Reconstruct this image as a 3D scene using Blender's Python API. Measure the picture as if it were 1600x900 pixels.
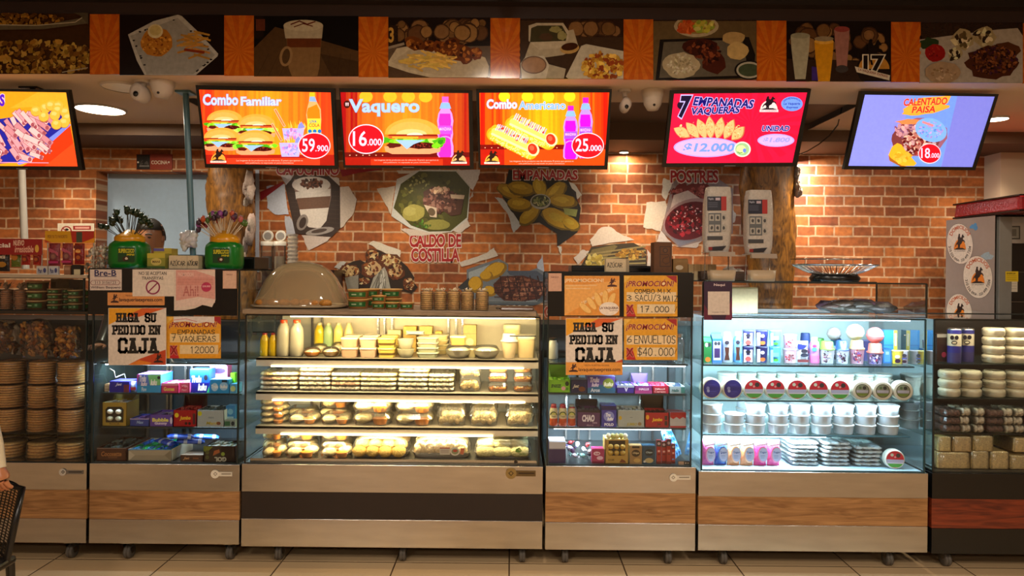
import bpy, math, random
from mathutils import Vector, Matrix
random.seed(7)
R = random.Random(11)
SC = bpy.context.scene
COL = SC.collection
for o in list(bpy.data.objects):
 bpy.data.objects.remove(o)
# ---------------------------------------------------------------- camera, world, exposure, room lamps
F = 1065.0                      # focal length in pixels of the 1600x900 frame
CAM = Vector((0, 0, 1.54))
ROLL = math.radians(0.55)
cam = bpy.data.cameras.new('camera')
cam.sensor_width = 36
cam.lens = 36 * F / 1600
cam.shift_y = -25 / 1600
cam.clip_start = .05
cobj = bpy.data.objects.new('camera', cam)
MC = Matrix.Rotation(math.pi / 2, 4, 'X') @ Matrix.Rotation(ROLL, 4, 'Z')
cobj.matrix_world = Matrix.Translation(CAM) @ MC
COL.objects.link(cobj)
SC.camera = cobj
w = bpy.data.worlds.new('World')
SC.world = w
w.use_nodes = True
w.node_tree.nodes['Background'].inputs[0].default_value = (1, .84, .68, 1)
w.node_tree.nodes['Background'].inputs[1].default_value = .15
vs = SC.view_settings
vs.view_transform = 'Standard'
vs.look = 'None'
vs.gamma = 1
vs.use_curve_mapping = False
vs.exposure = 0.0
cy = SC.cycles
cy.use_denoising = True
cy.transparent_max_bounces = 32
cy.max_bounces = 8
cy.diffuse_bounces = 3
cy.glossy_bounces = 4
cy.caustics_reflective = False
cy.caustics_refractive = False
cy.sample_clamp_indirect = 6
def light(name, kind, loc, energy, col=(1, 1, 1), rot=(0, 0, 0), **k):
 d = bpy.data.lights.new(name, kind)
 d.energy = energy
 d.color = col
 for a, b in k.items():
  setattr(d, a, b)
 o = bpy.data.objects.new(name, d)
 o.location = loc
 o.rotation_euler = rot
 COL.objects.link(o)
 return o
WARM = (1, .86, .70)
for lx, ly, e in ((-3.4, .3, 9), (-1.1, -.6, 15), (1.3, .2, 17), (3.4, -.4, 12), (-2.2, -2.4, 15), (2.2, -2.6, 15), (-.1, 1.7, 9)):
 light('dining_lamp', 'AREA', (lx, ly, 2.93), e * 3.4, WARM, (0, 0, 0), shape='DISK', size=.35)
for px_, e in ((60, 5), (440, 4), (640, 6), (1000, 10), (1300, 10), (1560, 3)):   # downlights washing the brick wall
 light('wall_downlight', 'SPOT', ((px_ - 800) * 4.62 / F, 4.62, 2.41), e * 5.6, (1, .83, .60), (math.radians(12), 0, 0), spot_size=math.radians(110), spot_blend=.9, shadow_soft_size=.04)
# ---------------------------------------------------------------- helpers
def px(x, y):
 return MC.to_3x3() @ Vector((x - 800, -(y - 425), -F))
def W(x, y, Y):
 d = px(x, y)
 return CAM + d * (Y / d.y)
def lin(c):
 if isinstance(c, str):
  c = c.lstrip('#')
  c = [int(c[i:i + 2], 16) / 255 for i in (0, 2, 4)]
 return [x / 12.92 if x <= .04045 else ((x + .055) / 1.055) ** 2.4 for x in c[:3]]
def jit(c, a=.08, r=R):
 c = lin(c) if isinstance(c, str) else c
 k = 1 + r.uniform(-a, a)
 return [max(0, min(1, x * k * (1 + r.uniform(-a, a) * .3))) for x in c]
MATS = {}
def mat(name, base=None, rough=.5, metal=0, attr=False, noise=0, nscale=20, bump=0, bscale=60, emit=None, spec=.5, coat=0, stretch=None):
 m = bpy.data.materials.new(name)
 m.use_nodes = True
 nt = m.node_tree
 b = nt.nodes['Principled BSDF']
 b.inputs['Roughness'].default_value = rough
 b.inputs['Metallic'].default_value = metal
 b.inputs['Specular IOR Level'].default_value = spec
 b.inputs['Coat Weight'].default_value = coat
 src = None
 if attr:
  a = nt.nodes.new('ShaderNodeVertexColor')
  a.layer_name = 'Col'
  src = a.outputs['Color']
 else:
  b.inputs['Base Color'].default_value = (*lin(base), 1)
 tc = nt.nodes.new('ShaderNodeTexCoord')
 vec = tc.outputs['Object']
 if stretch:
  mp = nt.nodes.new('ShaderNodeMapping')
  mp.inputs['Scale'].default_value = stretch
  nt.links.new(vec, mp.inputs[0])
  vec = mp.outputs[0]
 if noise:
  n = nt.nodes.new('ShaderNodeTexNoise')
  n.inputs['Scale'].default_value = nscale
  n.inputs['Detail'].default_value = 6
  nt.links.new(vec, n.inputs['Vector'])
  mr = nt.nodes.new('ShaderNodeMapRange')
  mr.inputs[1].default_value = .25
  mr.inputs[2].default_value = .75
  mr.inputs[3].default_value = 1 - noise
  mr.inputs[4].default_value = 1 + noise
  nt.links.new(n.outputs[0], mr.inputs[0])
  mx = nt.nodes.new('ShaderNodeVectorMath')
  mx.operation = 'SCALE'
  if src:
   nt.links.new(src, mx.inputs[0])
  else:
   mx.inputs[0].default_value = lin(base)
  nt.links.new(mr.outputs[0], mx.inputs['Scale'])
  src = mx.outputs[0]
 if src:
  nt.links.new(src, b.inputs['Base Color'])
 if emit is not None:
  if src:
   nt.links.new(src, b.inputs['Emission Color'])
  else:
   b.inputs['Emission Color'].default_value = (*lin(base), 1)
  b.inputs['Emission Strength'].default_value = emit
 if bump:
  n = nt.nodes.new('ShaderNodeTexNoise')
  n.inputs['Scale'].default_value = bscale
  n.inputs['Detail'].default_value = 4
  nt.links.new(vec, n.inputs['Vector'])
  bp = nt.nodes.new('ShaderNodeBump')
  bp.inputs['Strength'].default_value = bump
  bp.inputs['Distance'].default_value = .01
  nt.links.new(n.outputs[0], bp.inputs['Height'])
  nt.links.new(bp.outputs[0], b.inputs['Normal'])
 MATS[name] = m
 return m
def clearmat(name, tint=(1, 1, 1), rough=.03, gloss=1.0, milk=0, milkcol=(1, 1, 1)):
 """thin clear sheet: transparent + fresnel gloss (+ a little milky diffuse)"""
 m = bpy.data.materials.new(name)
 m.use_nodes = True
 nt = m.node_tree
 nt.nodes.remove(nt.nodes['Principled BSDF'])
 out = nt.nodes['Material Output']
 t = nt.nodes.new('ShaderNodeBsdfTransparent')
 t.inputs[0].default_value = (*tint, 1)
 g = nt.nodes.new('ShaderNodeBsdfGlossy')
 g.inputs['Roughness'].default_value = rough
 fr = nt.nodes.new('ShaderNodeFresnel')
 fr.inputs[0].default_value = 1.45
 sc = nt.nodes.new('ShaderNodeMath')
 sc.operation = 'MULTIPLY'
 sc.inputs[1].default_value = gloss
 nt.links.new(fr.outputs[0], sc.inputs[0])
 top = t.outputs[0]
 if milk:
  d = nt.nodes.new('ShaderNodeBsdfDiffuse')
  d.inputs[0].default_value = (*milkcol, 1)
  m1 = nt.nodes.new('ShaderNodeMixShader')
  m1.inputs[0].default_value = milk
  nt.links.new(top, m1.inputs[1])
  nt.links.new(d.outputs[0], m1.inputs[2])
  top = m1.outputs[0]
 mx = nt.nodes.new('ShaderNodeMixShader')
 nt.links.new(sc.outputs[0], mx.inputs[0])
 nt.links.new(top, mx.inputs[1])
 nt.links.new(g.outputs[0], mx.inputs[2])
 nt.links.new(mx.outputs[0], out.inputs[0])
 MATS[name] = m
 return m
mat('matte', attr=True, rough=.65, noise=.10, nscale=60)
mat('plain', attr=True, rough=.6)
mat('gloss', attr=True, rough=.28, noise=.04, nscale=30)
mat('wrap', attr=True, rough=.25, noise=.10, nscale=90, bump=.5, bscale=90)
mat('food', attr=True, rough=.55, noise=.28, nscale=110, bump=.6, bscale=140)
mat('banner', attr=True, rough=.12, noise=.16, nscale=45, spec=.45)
mat('print', attr=True, rough=.45, noise=.12, nscale=70)
mat('screen', attr=True, rough=.3, noise=.05, nscale=60, emit=1.0, spec=.2)
mat('steel', '#bcb8b4', rough=.25, metal=1, noise=.13, nscale=2.2, bump=.05, bscale=40, stretch=(1.6, 1.6, 9))
mat('satin', '#d2cabc', rough=.5, metal=1, noise=.06, nscale=5)
mat('chrome', '#c8c8c8', rough=.15, metal=1)
mat('foil', '#c9c4b8', rough=.3, metal=.9, bump=.8, bscale=80)
mat('black', '#0c0b0b', rough=.25)
mat('blackmat', '#0e0c0b', rough=.7)
mat('dark', '#1d130d', rough=.5)
mat('darkband', '#22140a', rough=.7, noise=.1)
mat('ledwarm', '#ffe7b0', emit=9)
mat('ledcool', '#dff2ff', emit=9)
mat('lamp', '#fff0d8', emit=14)
mat('whitecoat', '#b9aea4', rough=.55)
mat('beige', '#c8b29a', rough=.75)
mat('brownceil', '#5c4432', rough=.7)
mat('darkceil', '#2a1710', rough=.6)
mat('roomwall', '#a08c76', rough=.8)
mat('rubber', '#55504a', rough=.6)
mat('whiteplastic', '#d8d2c8', rough=.35)
mat('skin', '#8a5638', rough=.55, noise=.05)
mat('hair', '#120c09', rough=.6)
clearmat('glass', (.97, .985, .98), .01, .8)
clearmat('glassgreen', (.92, .975, .96), .02, .7, .015, (.5, .8, .75))
clearmat('clear', (.995, .995, .995), .06, .9, .03, (.95, .92, .85))
clearmat('film', (.995, .995, .995), .16, .9, .03, (.95, .92, .85))
clearmat('frost', (.98, .98, .98), .3, .6, .45, (.85, .82, .75))
clearmat('amber', (.97, .88, .68), .07, 1.3, .24, (.95, .70, .40))
def woodmat(name, c1, c2, scale=(1.2, 8, 14)):
 m = mat(name, c1, rough=.42)
 nt = m.node_tree
 b = nt.nodes['Principled BSDF']
 tc = nt.nodes.new('ShaderNodeTexCoord')
 mp = nt.nodes.new('ShaderNodeMapping')
 mp.inputs['Scale'].default_value = scale
 n = nt.nodes.new('ShaderNodeTexNoise')
 n.inputs['Scale'].default_value = 3
 n.inputs['Detail'].default_value = 9
 n.inputs['Distortion'].default_value = 1.6
 rp = nt.nodes.new('ShaderNodeValToRGB')
 rp.color_ramp.elements[0].position = .3
 rp.color_ramp.elements[1].position = .72
 rp.color_ramp.elements[0].color = (*lin(c1), 1)
 rp.color_ramp.elements[1].color = (*lin(c2), 1)
 nt.links.new(tc.outputs['Object'], mp.inputs[0])
 nt.links.new(mp.outputs[0], n.inputs['Vector'])
 nt.links.new(n.outputs[0], rp.inputs[0])
 nt.links.new(rp.outputs[0], b.inputs['Base Color'])
woodmat('oak', '#7c5430', '#b08252')
woodmat('redwood', '#4a160a', '#8e3a1c')
woodmat('slab', '#6f5c48', '#a08a70', (2, 6, 30))
woodmat('bark', '#3c220c', '#a06a28', (9, 9, 3))
def brickmat():
 m = mat('brick', '#a0552c', rough=.75)
 nt = m.node_tree
 b = nt.nodes['Principled BSDF']
 tc = nt.nodes.new('ShaderNodeTexCoord')
 sp = nt.nodes.new('ShaderNodeSeparateXYZ')
 cb = nt.nodes.new('ShaderNodeCombineXYZ')
 nt.links.new(tc.outputs['Object'], sp.inputs[0])
 nt.links.new(sp.outputs[0], cb.inputs[0])
 nt.links.new(sp.outputs[2], cb.inputs[1])
 wob = nt.nodes.new('ShaderNodeTexNoise')
 wob.inputs['Scale'].default_value = 9
 wob.inputs['Detail'].default_value = 3
 sub = nt.nodes.new('ShaderNodeVectorMath')
 sub.operation = 'MULTIPLY_ADD'
 nt.links.new(cb.outputs[0], wob.inputs['Vector'])
 nt.links.new(wob.outputs['Color'], sub.inputs[0])
 sub.inputs[1].default_value = (.012, .012, 0)
 nt.links.new(cb.outputs[0], sub.inputs[2])
 mp = nt.nodes.new('ShaderNodeMapping')
 z0 = W(1350, 289.5, 5.05).z
 mp.inputs['Location'].default_value = (.05, -(z0 % .0749), 0)
 nt.links.new(sub.outputs[0], mp.inputs[0])
 br = nt.nodes.new('ShaderNodeTexBrick')
 br.offset = .5
 br.squash = .62
 br.squash_frequency = 3
 for k, v in (('Scale', 1), ('Mortar Size', .0066), ('Mortar Smooth', .15), ('Brick Width', .225), ('Row Height', .0749), ('Bias', -.1)):
  br.inputs[k].default_value = v
 br.inputs['Color1'].default_value = (*lin('#b2662e'), 1)
 br.inputs['Color2'].default_value = (*lin('#77391c'), 1)
 br.inputs['Mortar'].default_value = (*lin('#bc9674'), 1)
 nt.links.new(mp.outputs[0], br.inputs['Vector'])
 n = nt.nodes.new('ShaderNodeTexNoise')
 n.inputs['Scale'].default_value = 26
 n.inputs['Detail'].default_value = 8
 nt.links.new(cb.outputs[0], n.inputs['Vector'])
 n2 = nt.nodes.new('ShaderNodeTexNoise')
 n2.inputs['Scale'].default_value = 3.5
 nt.links.new(cb.outputs[0], n2.inputs['Vector'])
 add = nt.nodes.new('ShaderNodeMath')
 nt.links.new(n.outputs[0], add.inputs[0])
 nt.links.new(n2.outputs[0], add.inputs[1])
 mr = nt.nodes.new('ShaderNodeMapRange')
 mr.inputs[1].default_value = .7
 mr.inputs[2].default_value = 1.3
 mr.inputs[3].default_value = .62
 mr.inputs[4].default_value = 1.4
 nt.links.new(add.outputs[0], mr.inputs[0])
 sc = nt.nodes.new('ShaderNodeVectorMath')
 sc.operation = 'SCALE'
 nt.links.new(br.outputs[0], sc.inputs[0])
 nt.links.new(mr.outputs[0], sc.inputs['Scale'])
 nt.links.new(sc.outputs[0], b.inputs['Base Color'])
brickmat()
def floormat():
 m = mat('tile', '#b99672', rough=.28)
 nt = m.node_tree
 b = nt.nodes['Principled BSDF']
 tc = nt.nodes.new('ShaderNodeTexCoord')
 br = nt.nodes.new('ShaderNodeTexBrick')
 br.offset = 0
 for k, v in (('Scale', 1), ('Mortar Size', .004), ('Brick Width', .6), ('Row Height', .6)):
  br.inputs[k].default_value = v
 br.inputs['Color1'].default_value = (*lin('#dcbc92'), 1)
 br.inputs['Color2'].default_value = (*lin('#d2b084'), 1)
 br.inputs['Mortar'].default_value = (*lin('#5a4430'), 1)
 nt.links.new(tc.outputs['Object'], br.inputs['Vector'])
 nt.links.new(br.outputs[0], b.inputs['Base Color'])
floormat()
class MB:
 def __init__(s):
  s.v, s.f, s.m, s.c, s.sm, s.names = [], [], [], [], [], []
 def mi(s, m):
  if m not in s.names:
   s.names.append(m)
  return s.names.index(m)
 def face(s, pts, m='matte', c='#ffffff', smooth=False):
  i = len(s.v)
  s.v += [tuple(p) for p in pts]
  s.f.append(tuple(range(i, i + len(pts))))
  s.m.append(s.mi(m))
  s.c.append(lin(c) if isinstance(c, str) else c)
  s.sm.append(smooth)
 def grid(s, rows, m, c, smooth=True, closed=True, flip=False):
  """rows: list of rings (equal length); c: one colour or one per band"""
  i0 = len(s.v)
  n = len(rows[0])
  for r in rows:
   s.v += [tuple(p) for p in r]
  for a in range(len(rows) - 1):
   cc = c[a] if isinstance(c, list) and not isinstance(c[0], (int, float)) else c
   mm = m[a] if isinstance(m, list) else m
   cc = lin(cc) if isinstance(cc, str) else cc
   k = s.mi(mm)
   for b in range(n if closed else n - 1):
    q = (i0 + a * n + b, i0 + a * n + (b + 1) % n, i0 + (a + 1) * n + (b + 1) % n, i0 + (a + 1) * n + b)
    s.f.append(q[::-1] if flip else q)
    s.m.append(k)
    s.c.append(cc)
    s.sm.append(smooth)
 def box(s, x0, x1, y0, y1, z0, z1, m='matte', c='#ffffff', top=None, skip=''):
  """top=(sx,sy) scales the top face; skip leaves faces out: t b f k l r"""
  sx, sy = top or (1, 1)
  cx, cyy = (x0 + x1) / 2, (y0 + y1) / 2
  p = [Vector((x, y, z0)) for x, y in ((x0, y0), (x1, y0), (x1, y1), (x0, y1))]
  q = [Vector((cx + (x - cx) * sx, cyy + (y - cyy) * sy, z1)) for x, y in ((x0, y0), (x1, y0), (x1, y1), (x0, y1))]
  i = len(s.v)
  s.v += [tuple(v) for v in p + q]
  cc = lin(c) if isinstance(c, str) else c
  for k, f in (('b', (3, 2, 1, 0)), ('t', (4, 5, 6, 7)), ('f', (0, 1, 5, 4)), ('r', (1, 2, 6, 5)), ('k', (2, 3, 7, 6)), ('l', (3, 0, 4, 7))):
   if k in skip:
    continue
   s.f.append(tuple(i + j for j in f))
   s.m.append(s.mi(m))
   s.c.append(cc)
   s.sm.append(False)
 def lathe(s, prof, cen=(0, 0, 0), n=20, m='matte', c='#ffffff', sx=1, sy=1, p=2, fl=0, fk=24, axis='z', cap=True, smooth=True):
  """prof: (r, h) pairs bottom to top; p>2 squares the section; fl flutes it"""
  rows = []
  for r, h in prof:
   ring = []
   for k in range(n):
    t = 2 * math.pi * k / n
    ct, st = math.cos(t), math.sin(t)
    q = 1 if p == 2 else (abs(ct) ** p + abs(st) ** p) ** (-1 / p)
    rr = r * q * (1 + (fl if k % 2 else -fl))
    x, y = rr * ct * sx, rr * st * sy
    if axis == 'z':
     v = (x, y, h)
    elif axis == 'y':
     v = (x, h, y)
    else:
     v = (h, x, y)
    ring.append((cen[0] + v[0], cen[1] + v[1], cen[2] + v[2]))
   rows.append(ring)
  s.grid(rows, m, c, smooth, flip=(axis == 'y'))
  if cap:
   c0 = c[0] if isinstance(c, list) and not isinstance(c[0], (int, float)) else c
   c1 = c[-1] if isinstance(c, list) and not isinstance(c[0], (int, float)) else c
   m0 = m[0] if isinstance(m, list) else m
   m1 = m[-1] if isinstance(m, list) else m
   fl_ = axis == 'y'
   s.face(rows[0] if fl_ else rows[0][::-1], m0, c0)
   s.face(rows[-1][::-1] if fl_ else rows[-1], m1, c1)
 def ball(s, cen, r, m='food', c='#ffffff', n=10, k=6, j=0, rnd=R):
  rx, ry, rz = r if isinstance(r, tuple) else (r, r, r)
  rows = []
  for a in range(k + 1):
   th = math.pi * a / k
   ring = []
   for b in range(n):
    ph = 2 * math.pi * b / n
    q = 1 + (rnd.uniform(-j, j) if 0 < a < k else 0)
    ring.append((cen[0] + rx * q * math.sin(th) * math.cos(ph), cen[1] + ry * q * math.sin(th) * math.sin(ph), cen[2] - rz * q * math.cos(th)))
   rows.append(ring)
  s.grid(rows, m, c)
 def tube(s, pts, r, m='matte', c='#ffffff', n=6):
  pts = [Vector(p) for p in pts]
  rows = []
  for i, p in enumerate(pts):
   t = (pts[min(i + 1, len(pts) - 1)] - pts[max(i - 1, 0)]).normalized()
   u = t.cross(Vector((0, 0, 1)))
   if u.length < .05:
    u = t.cross(Vector((1, 0, 0)))
   u.normalize()
   v = t.cross(u)
   rr = r[i] if isinstance(r, (list, tuple)) else r
   rows.append([p + (u * math.cos(2 * math.pi * k / n) + v * math.sin(2 * math.pi * k / n)) * rr for k in range(n)])
  s.grid(rows, m, c, flip=True)
  s.face(rows[0], m, c)
  s.face(rows[-1][::-1], m, c)
 def build(s, name, parent=None, loc=None, bevel=0, subsurf=0):
  loc = Vector(loc) if loc is not None else Vector((0, 0, 0))
  off = loc
  if parent is not None:
   off = parent['_o'] if '_o' in parent else (0, 0, 0)
   off = Vector(off)
  me = bpy.data.meshes.new(name)
  me.from_pydata([(v[0] - off.x, v[1] - off.y, v[2] - off.z) for v in s.v], [], s.f)
  for n in s.names:
   me.materials.append(MATS[n])
  me.polygons.foreach_set('material_index', s.m)
  me.polygons.foreach_set('use_smooth', s.sm)
  at = me.color_attributes.new('Col', 'FLOAT_COLOR', 'CORNER')
  buf = []
  for p, c in zip(s.f, s.c):
   buf += [c[0], c[1], c[2], 1.0] * len(p)
  at.data.foreach_set('color', buf)
  me.update()
  o = bpy.data.objects.new(name, me)
  COL.objects.link(o)
  if parent is not None:
   o.parent = parent
   if '_o' in parent:
    o['_o'] = parent['_o']
  else:
   o.location = loc
   o['_o'] = tuple(loc)
  if bevel:
   b = o.modifiers.new('bevel', 'BEVEL')
   b.width = bevel
   b.segments = 2
   b.limit_method = 'ANGLE'
  if subsurf:
   b = o.modifiers.new('sub', 'SUBSURF')
   b.levels = b.render_levels = subsurf
  return o
def tag(o, label, cat, group=None):
 o['label'] = label
 o['category'] = cat
 if group:
  o['group'] = group
 return o
def thing(name, label, cat, loc=(0, 0, 0), group=None):
 o = bpy.data.objects.new(name, None)
 o.empty_display_size = .05
 o.location = loc
 o['_o'] = tuple(loc)
 COL.objects.link(o)
 return tag(o, label, cat, group)
def local(name, label, cat):
 """a prototype thing whose parts are written in local coordinates"""
 return thing(name, label, cat)
def dup(root, loc, rz=0, label=None, group=None, sc=None):
 r = root.copy()
 COL.objects.link(r)
 r.location = loc
 r.rotation_euler = (0, 0, rz)
 if sc:
  r.scale = sc if isinstance(sc, tuple) else (sc, sc, sc)
 if label:
  r['label'] = label
 if group:
  r['group'] = group
 for ch in list(root.children):
  c = ch.copy()
  COL.objects.link(c)
  c.parent = r
  for g in list(ch.children):
   d = g.copy()
   COL.objects.link(d)
   d.parent = c
 return r
class Many:
 """places copies of a prototype: the first use moves the prototype itself"""
 def __init__(s, proto, group=None):
  s.p, s.used, s.group = proto, False, group
 def put(s, loc, label, rz=0, sc=None, group=None):
  if not s.used:
   s.used = True
   o = s.p
   o.location = loc
   o.rotation_euler = (0, 0, rz)
   if sc:
    o.scale = sc if isinstance(sc, tuple) else (sc, sc, sc)
   o['label'] = label
   if group or s.group:
    o['group'] = group or s.group
   return o
  return dup(s.p, loc, rz, label, group or s.group, sc or (1, 1, 1))
def struct(o):
 o['kind'] = 'structure'
 return o
ORD = ['first', 'second', 'third', 'fourth', 'fifth', 'sixth', 'seventh', 'eighth', 'ninth', 'tenth', 'eleventh', 'twelfth']
# ---------------------------------------------------------------- flat artwork printed on a real plane
_tc = {}
def textmesh(s, bold, shear):
 k = (s, bold, shear)
 if k not in _tc:
  c = bpy.data.curves.new('t', 'FONT')
  c.body = s
  c.offset = bold
  c.resolution_u = 3
  o = bpy.data.objects.new('t', c)
  m = bpy.data.meshes.new_from_object(o)
  vv = [v.co for v in m.vertices]
  if bold and vv:      # an emboldened outline can spike at a sharp joint: keep it near the plain letter
   base = textmesh(s, 0, 0)[0]
   lo = [min(p[i] for p in base) - 1.5 * abs(bold) for i in (0, 1)]
   hi = [max(p[i] for p in base) + 1.5 * abs(bold) for i in (0, 1)]
   vv = [(min(max(v[0], lo[0]), hi[0]), min(max(v[1], lo[1]), hi[1])) for v in vv]
  _tc[k] = ([(v[0] + shear * v[1], v[1]) for v in vv], [tuple(p.vertices) for p in m.polygons])
  bpy.data.objects.remove(o)
  bpy.data.curves.remove(c)
  bpy.data.meshes.remove(m)
 return _tc[k]
G = {  # hand lettering strokes on a 4 x 6 grid, y down
 'A': [[(0, 6), (2, 0), (4, 6)], [(.8, 4), (3.2, 4)]], 'B': [[(0, 0), (0, 6), (3, 6), (4, 4.6), (3, 3), (0, 3)], [(0, 0), (2.8, 0), (3.6, 1.5), (3, 3)]],
 'C': [[(4, .8), (2.5, 0), (.8, .8), (0, 3), (.8, 5.2), (2.5, 6), (4, 5.2)]], 'D': [[(0, 0), (0, 6), (2.4, 6), (4, 4.4), (4, 1.6), (2.4, 0), (0, 0)]],
 'E': [[(4, 0), (0, 0), (0, 6), (4, 6)], [(0, 3), (3, 3)]], 'G': [[(4, .9), (2.4, 0), (0, 2), (0, 4), (2, 6), (4, 5), (4, 3.2), (2.3, 3.2)]],
 'I': [[(2, 0), (2, 6)]], 'L': [[(0, 0), (0, 6), (3.8, 6)]], 'M': [[(0, 6), (.3, 0), (2, 4), (3.7, 0), (4, 6)]], 'N': [[(0, 6), (0, 0), (4, 6), (4, 0)]],
 'O': [[(2, 0), (.4, 1), (0, 3), (.4, 5), (2, 6), (3.6, 5), (4, 3), (3.6, 1), (2, 0)]], 'P': [[(0, 6), (0, 0), (2.8, 0), (4, 1.5), (2.8, 3.2), (0, 3.2)]],
 'Q': [[(2, 0), (0, 2), (0, 4), (2, 6), (4, 4), (4, 2), (2, 0)], [(2.4, 4), (4, 6.4)]], 'R': [[(0, 6), (0, 0), (2.8, 0), (4, 1.5), (2.8, 3), (0, 3), (4, 6)]],
 'S': [[(4, .9), (2.4, 0), (.4, .8), (.5, 2.4), (3.6, 3.6), (3.8, 5.2), (2, 6), (0, 5.2)]], 'T': [[(0, 0), (4, 0)], [(2, 0), (2, 6)]],
 'U': [[(0, 0), (0, 4.5), (1.4, 6), (2.8, 6), (4, 4.5), (4, 0)]], 'V': [[(0, 0), (2, 6), (4, 0)]], 'X': [[(0, 0), (4, 6)], [(4, 0), (0, 6)]],
 'Z': [[(0, 0), (4, 0), (0, 6), (4, 6)]], '0': [[(2, 0), (.3, 1.2), (0, 3.2), (.5, 5.3), (2, 6), (3.6, 5), (4, 3), (3.5, 1), (2, 0)]],
 '1': [[(1, 1.2), (2.2, 0), (2.2, 6)]], '2': [[(0, 1.4), (1.6, 0), (3.6, 1), (3.2, 3), (0, 6), (4, 6)]], '3': [[(0, .6), (2.2, 0), (3.8, 1.4), (1.6, 2.8), (4, 4.4), (2.4, 6), (0, 5.4)]],
 '4': [[(3, 6), (3, 0), (0, 4), (4, 4)]], '6': [[(3.4, 0), (.8, 2.4), (0, 4.5), (1.5, 6), (3.6, 5.2), (3.6, 3.6), (2, 2.9), (.3, 3.9)]],
 '7': [[(0, 0), (4, 0), (1.6, 6)], [(1, 3), (3.6, 3)]], '.': [[(1.7, 5.7), (2.2, 6)]], '/': [[(3.6, -.6), (.4, 6.6)]],
 '$': [[(4, 1), (2.4, .4), (.4, 1), (.5, 2.5), (3.6, 3.6), (3.8, 5), (2, 5.8), (0, 5)], [(2, -.6), (2, 6.6)]],
 'Ú': [[(0, 0), (0, 4.5), (1.4, 6), (2.8, 6), (4, 4.5), (4, 0)], [(1.8, -.7), (3, -1.9)]], ' ': []}
V = {  # block letters with slab serifs, strokes on the same grid
 'H': [[(.8, .5), (.8, 5.5)], [(3.2, .5), (3.2, 5.5)], [(.8, 3), (3.2, 3)], [(.2, .4), (1.4, .4)], [(2.6, .4), (3.8, .4)], [(.2, 5.6), (1.4, 5.6)], [(2.6, 5.6), (3.8, 5.6)]],
 'A': [[(.9, 5.5), (1.9, .6)], [(2.1, .6), (3.1, 5.5)], [(1.2, 3.9), (2.8, 3.9)], [(1.1, .4), (2.6, .4)], [(.2, 5.6), (1.5, 5.6)], [(2.5, 5.6), (3.8, 5.6)]],
 'G': [[(3.5, 1.7), (3.5, .9), (2.9, .4), (1.2, .4), (.6, 1), (.6, 5), (1.2, 5.6), (2.9, 5.6), (3.5, 5), (3.5, 3.4)], [(2.3, 3.3), (3.8, 3.3)]],
 'S': [[(3.4, 1.7), (3.4, 1), (2.8, .4), (1.2, .4), (.6, 1), (.6, 2.2), (1.2, 2.8), (2.8, 3.2), (3.4, 3.8), (3.4, 5), (2.8, 5.6), (1.2, 5.6), (.6, 5), (.6, 4.3)]],
 'U': [[(.8, .5), (.8, 5), (1.4, 5.6), (2.6, 5.6), (3.2, 5), (3.2, .5)], [(.2, .4), (1.4, .4)], [(2.6, .4), (3.8, .4)]],
 'P': [[(.9, .5), (.9, 5.5)], [(.9, .4), (2.8, .4), (3.4, 1), (3.4, 2.6), (2.8, 3.2), (.9, 3.2)], [(.2, .4), (1.2, .4)], [(.2, 5.6), (1.8, 5.6)]],
 'E': [[(.9, .5), (.9, 5.5)], [(.2, .4), (3.4, .4), (3.4, 1.5)], [(.9, 3), (2.5, 3)], [(.2, 5.6), (3.4, 5.6), (3.4, 4.5)]],
 'D': [[(.9, .5), (.9, 5.5)], [(.2, .4), (2.8, .4), (3.4, 1), (3.4, 5), (2.8, 5.6), (.2, 5.6)]],
 'I': [[(2, .5), (2, 5.5)], [(1.2, .4), (2.8, .4)], [(1.2, 5.6), (2.8, 5.6)]],
 'O': [[(1.2, .4), (2.8, .4), (3.4, 1), (3.4, 5), (2.8, 5.6), (1.2, 5.6), (.6, 5), (.6, 1), (1.2, .4), (2, .4)]],
 'N': [[(.8, .5), (.8, 5.5)], [(3.2, .5), (3.2, 5.5)], [(.8, .6), (3.2, 5.4)], [(.2, .4), (1, .4)], [(2.6, .4), (3.8, .4)], [(.2, 5.6), (1.4, 5.6)]],
 'C': [[(3.5, 1.8), (3.5, 1), (2.9, .4), (1.2, .4), (.6, 1), (.6, 5), (1.2, 5.6), (2.9, 5.6), (3.5, 5), (3.5, 4.2)]],
 'J': [[(2.8, .5), (2.8, 5), (2.2, 5.6), (1.2, 5.6), (.6, 5), (.6, 4)], [(1.8, .4), (3.8, .4)]], ' ': []}
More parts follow.
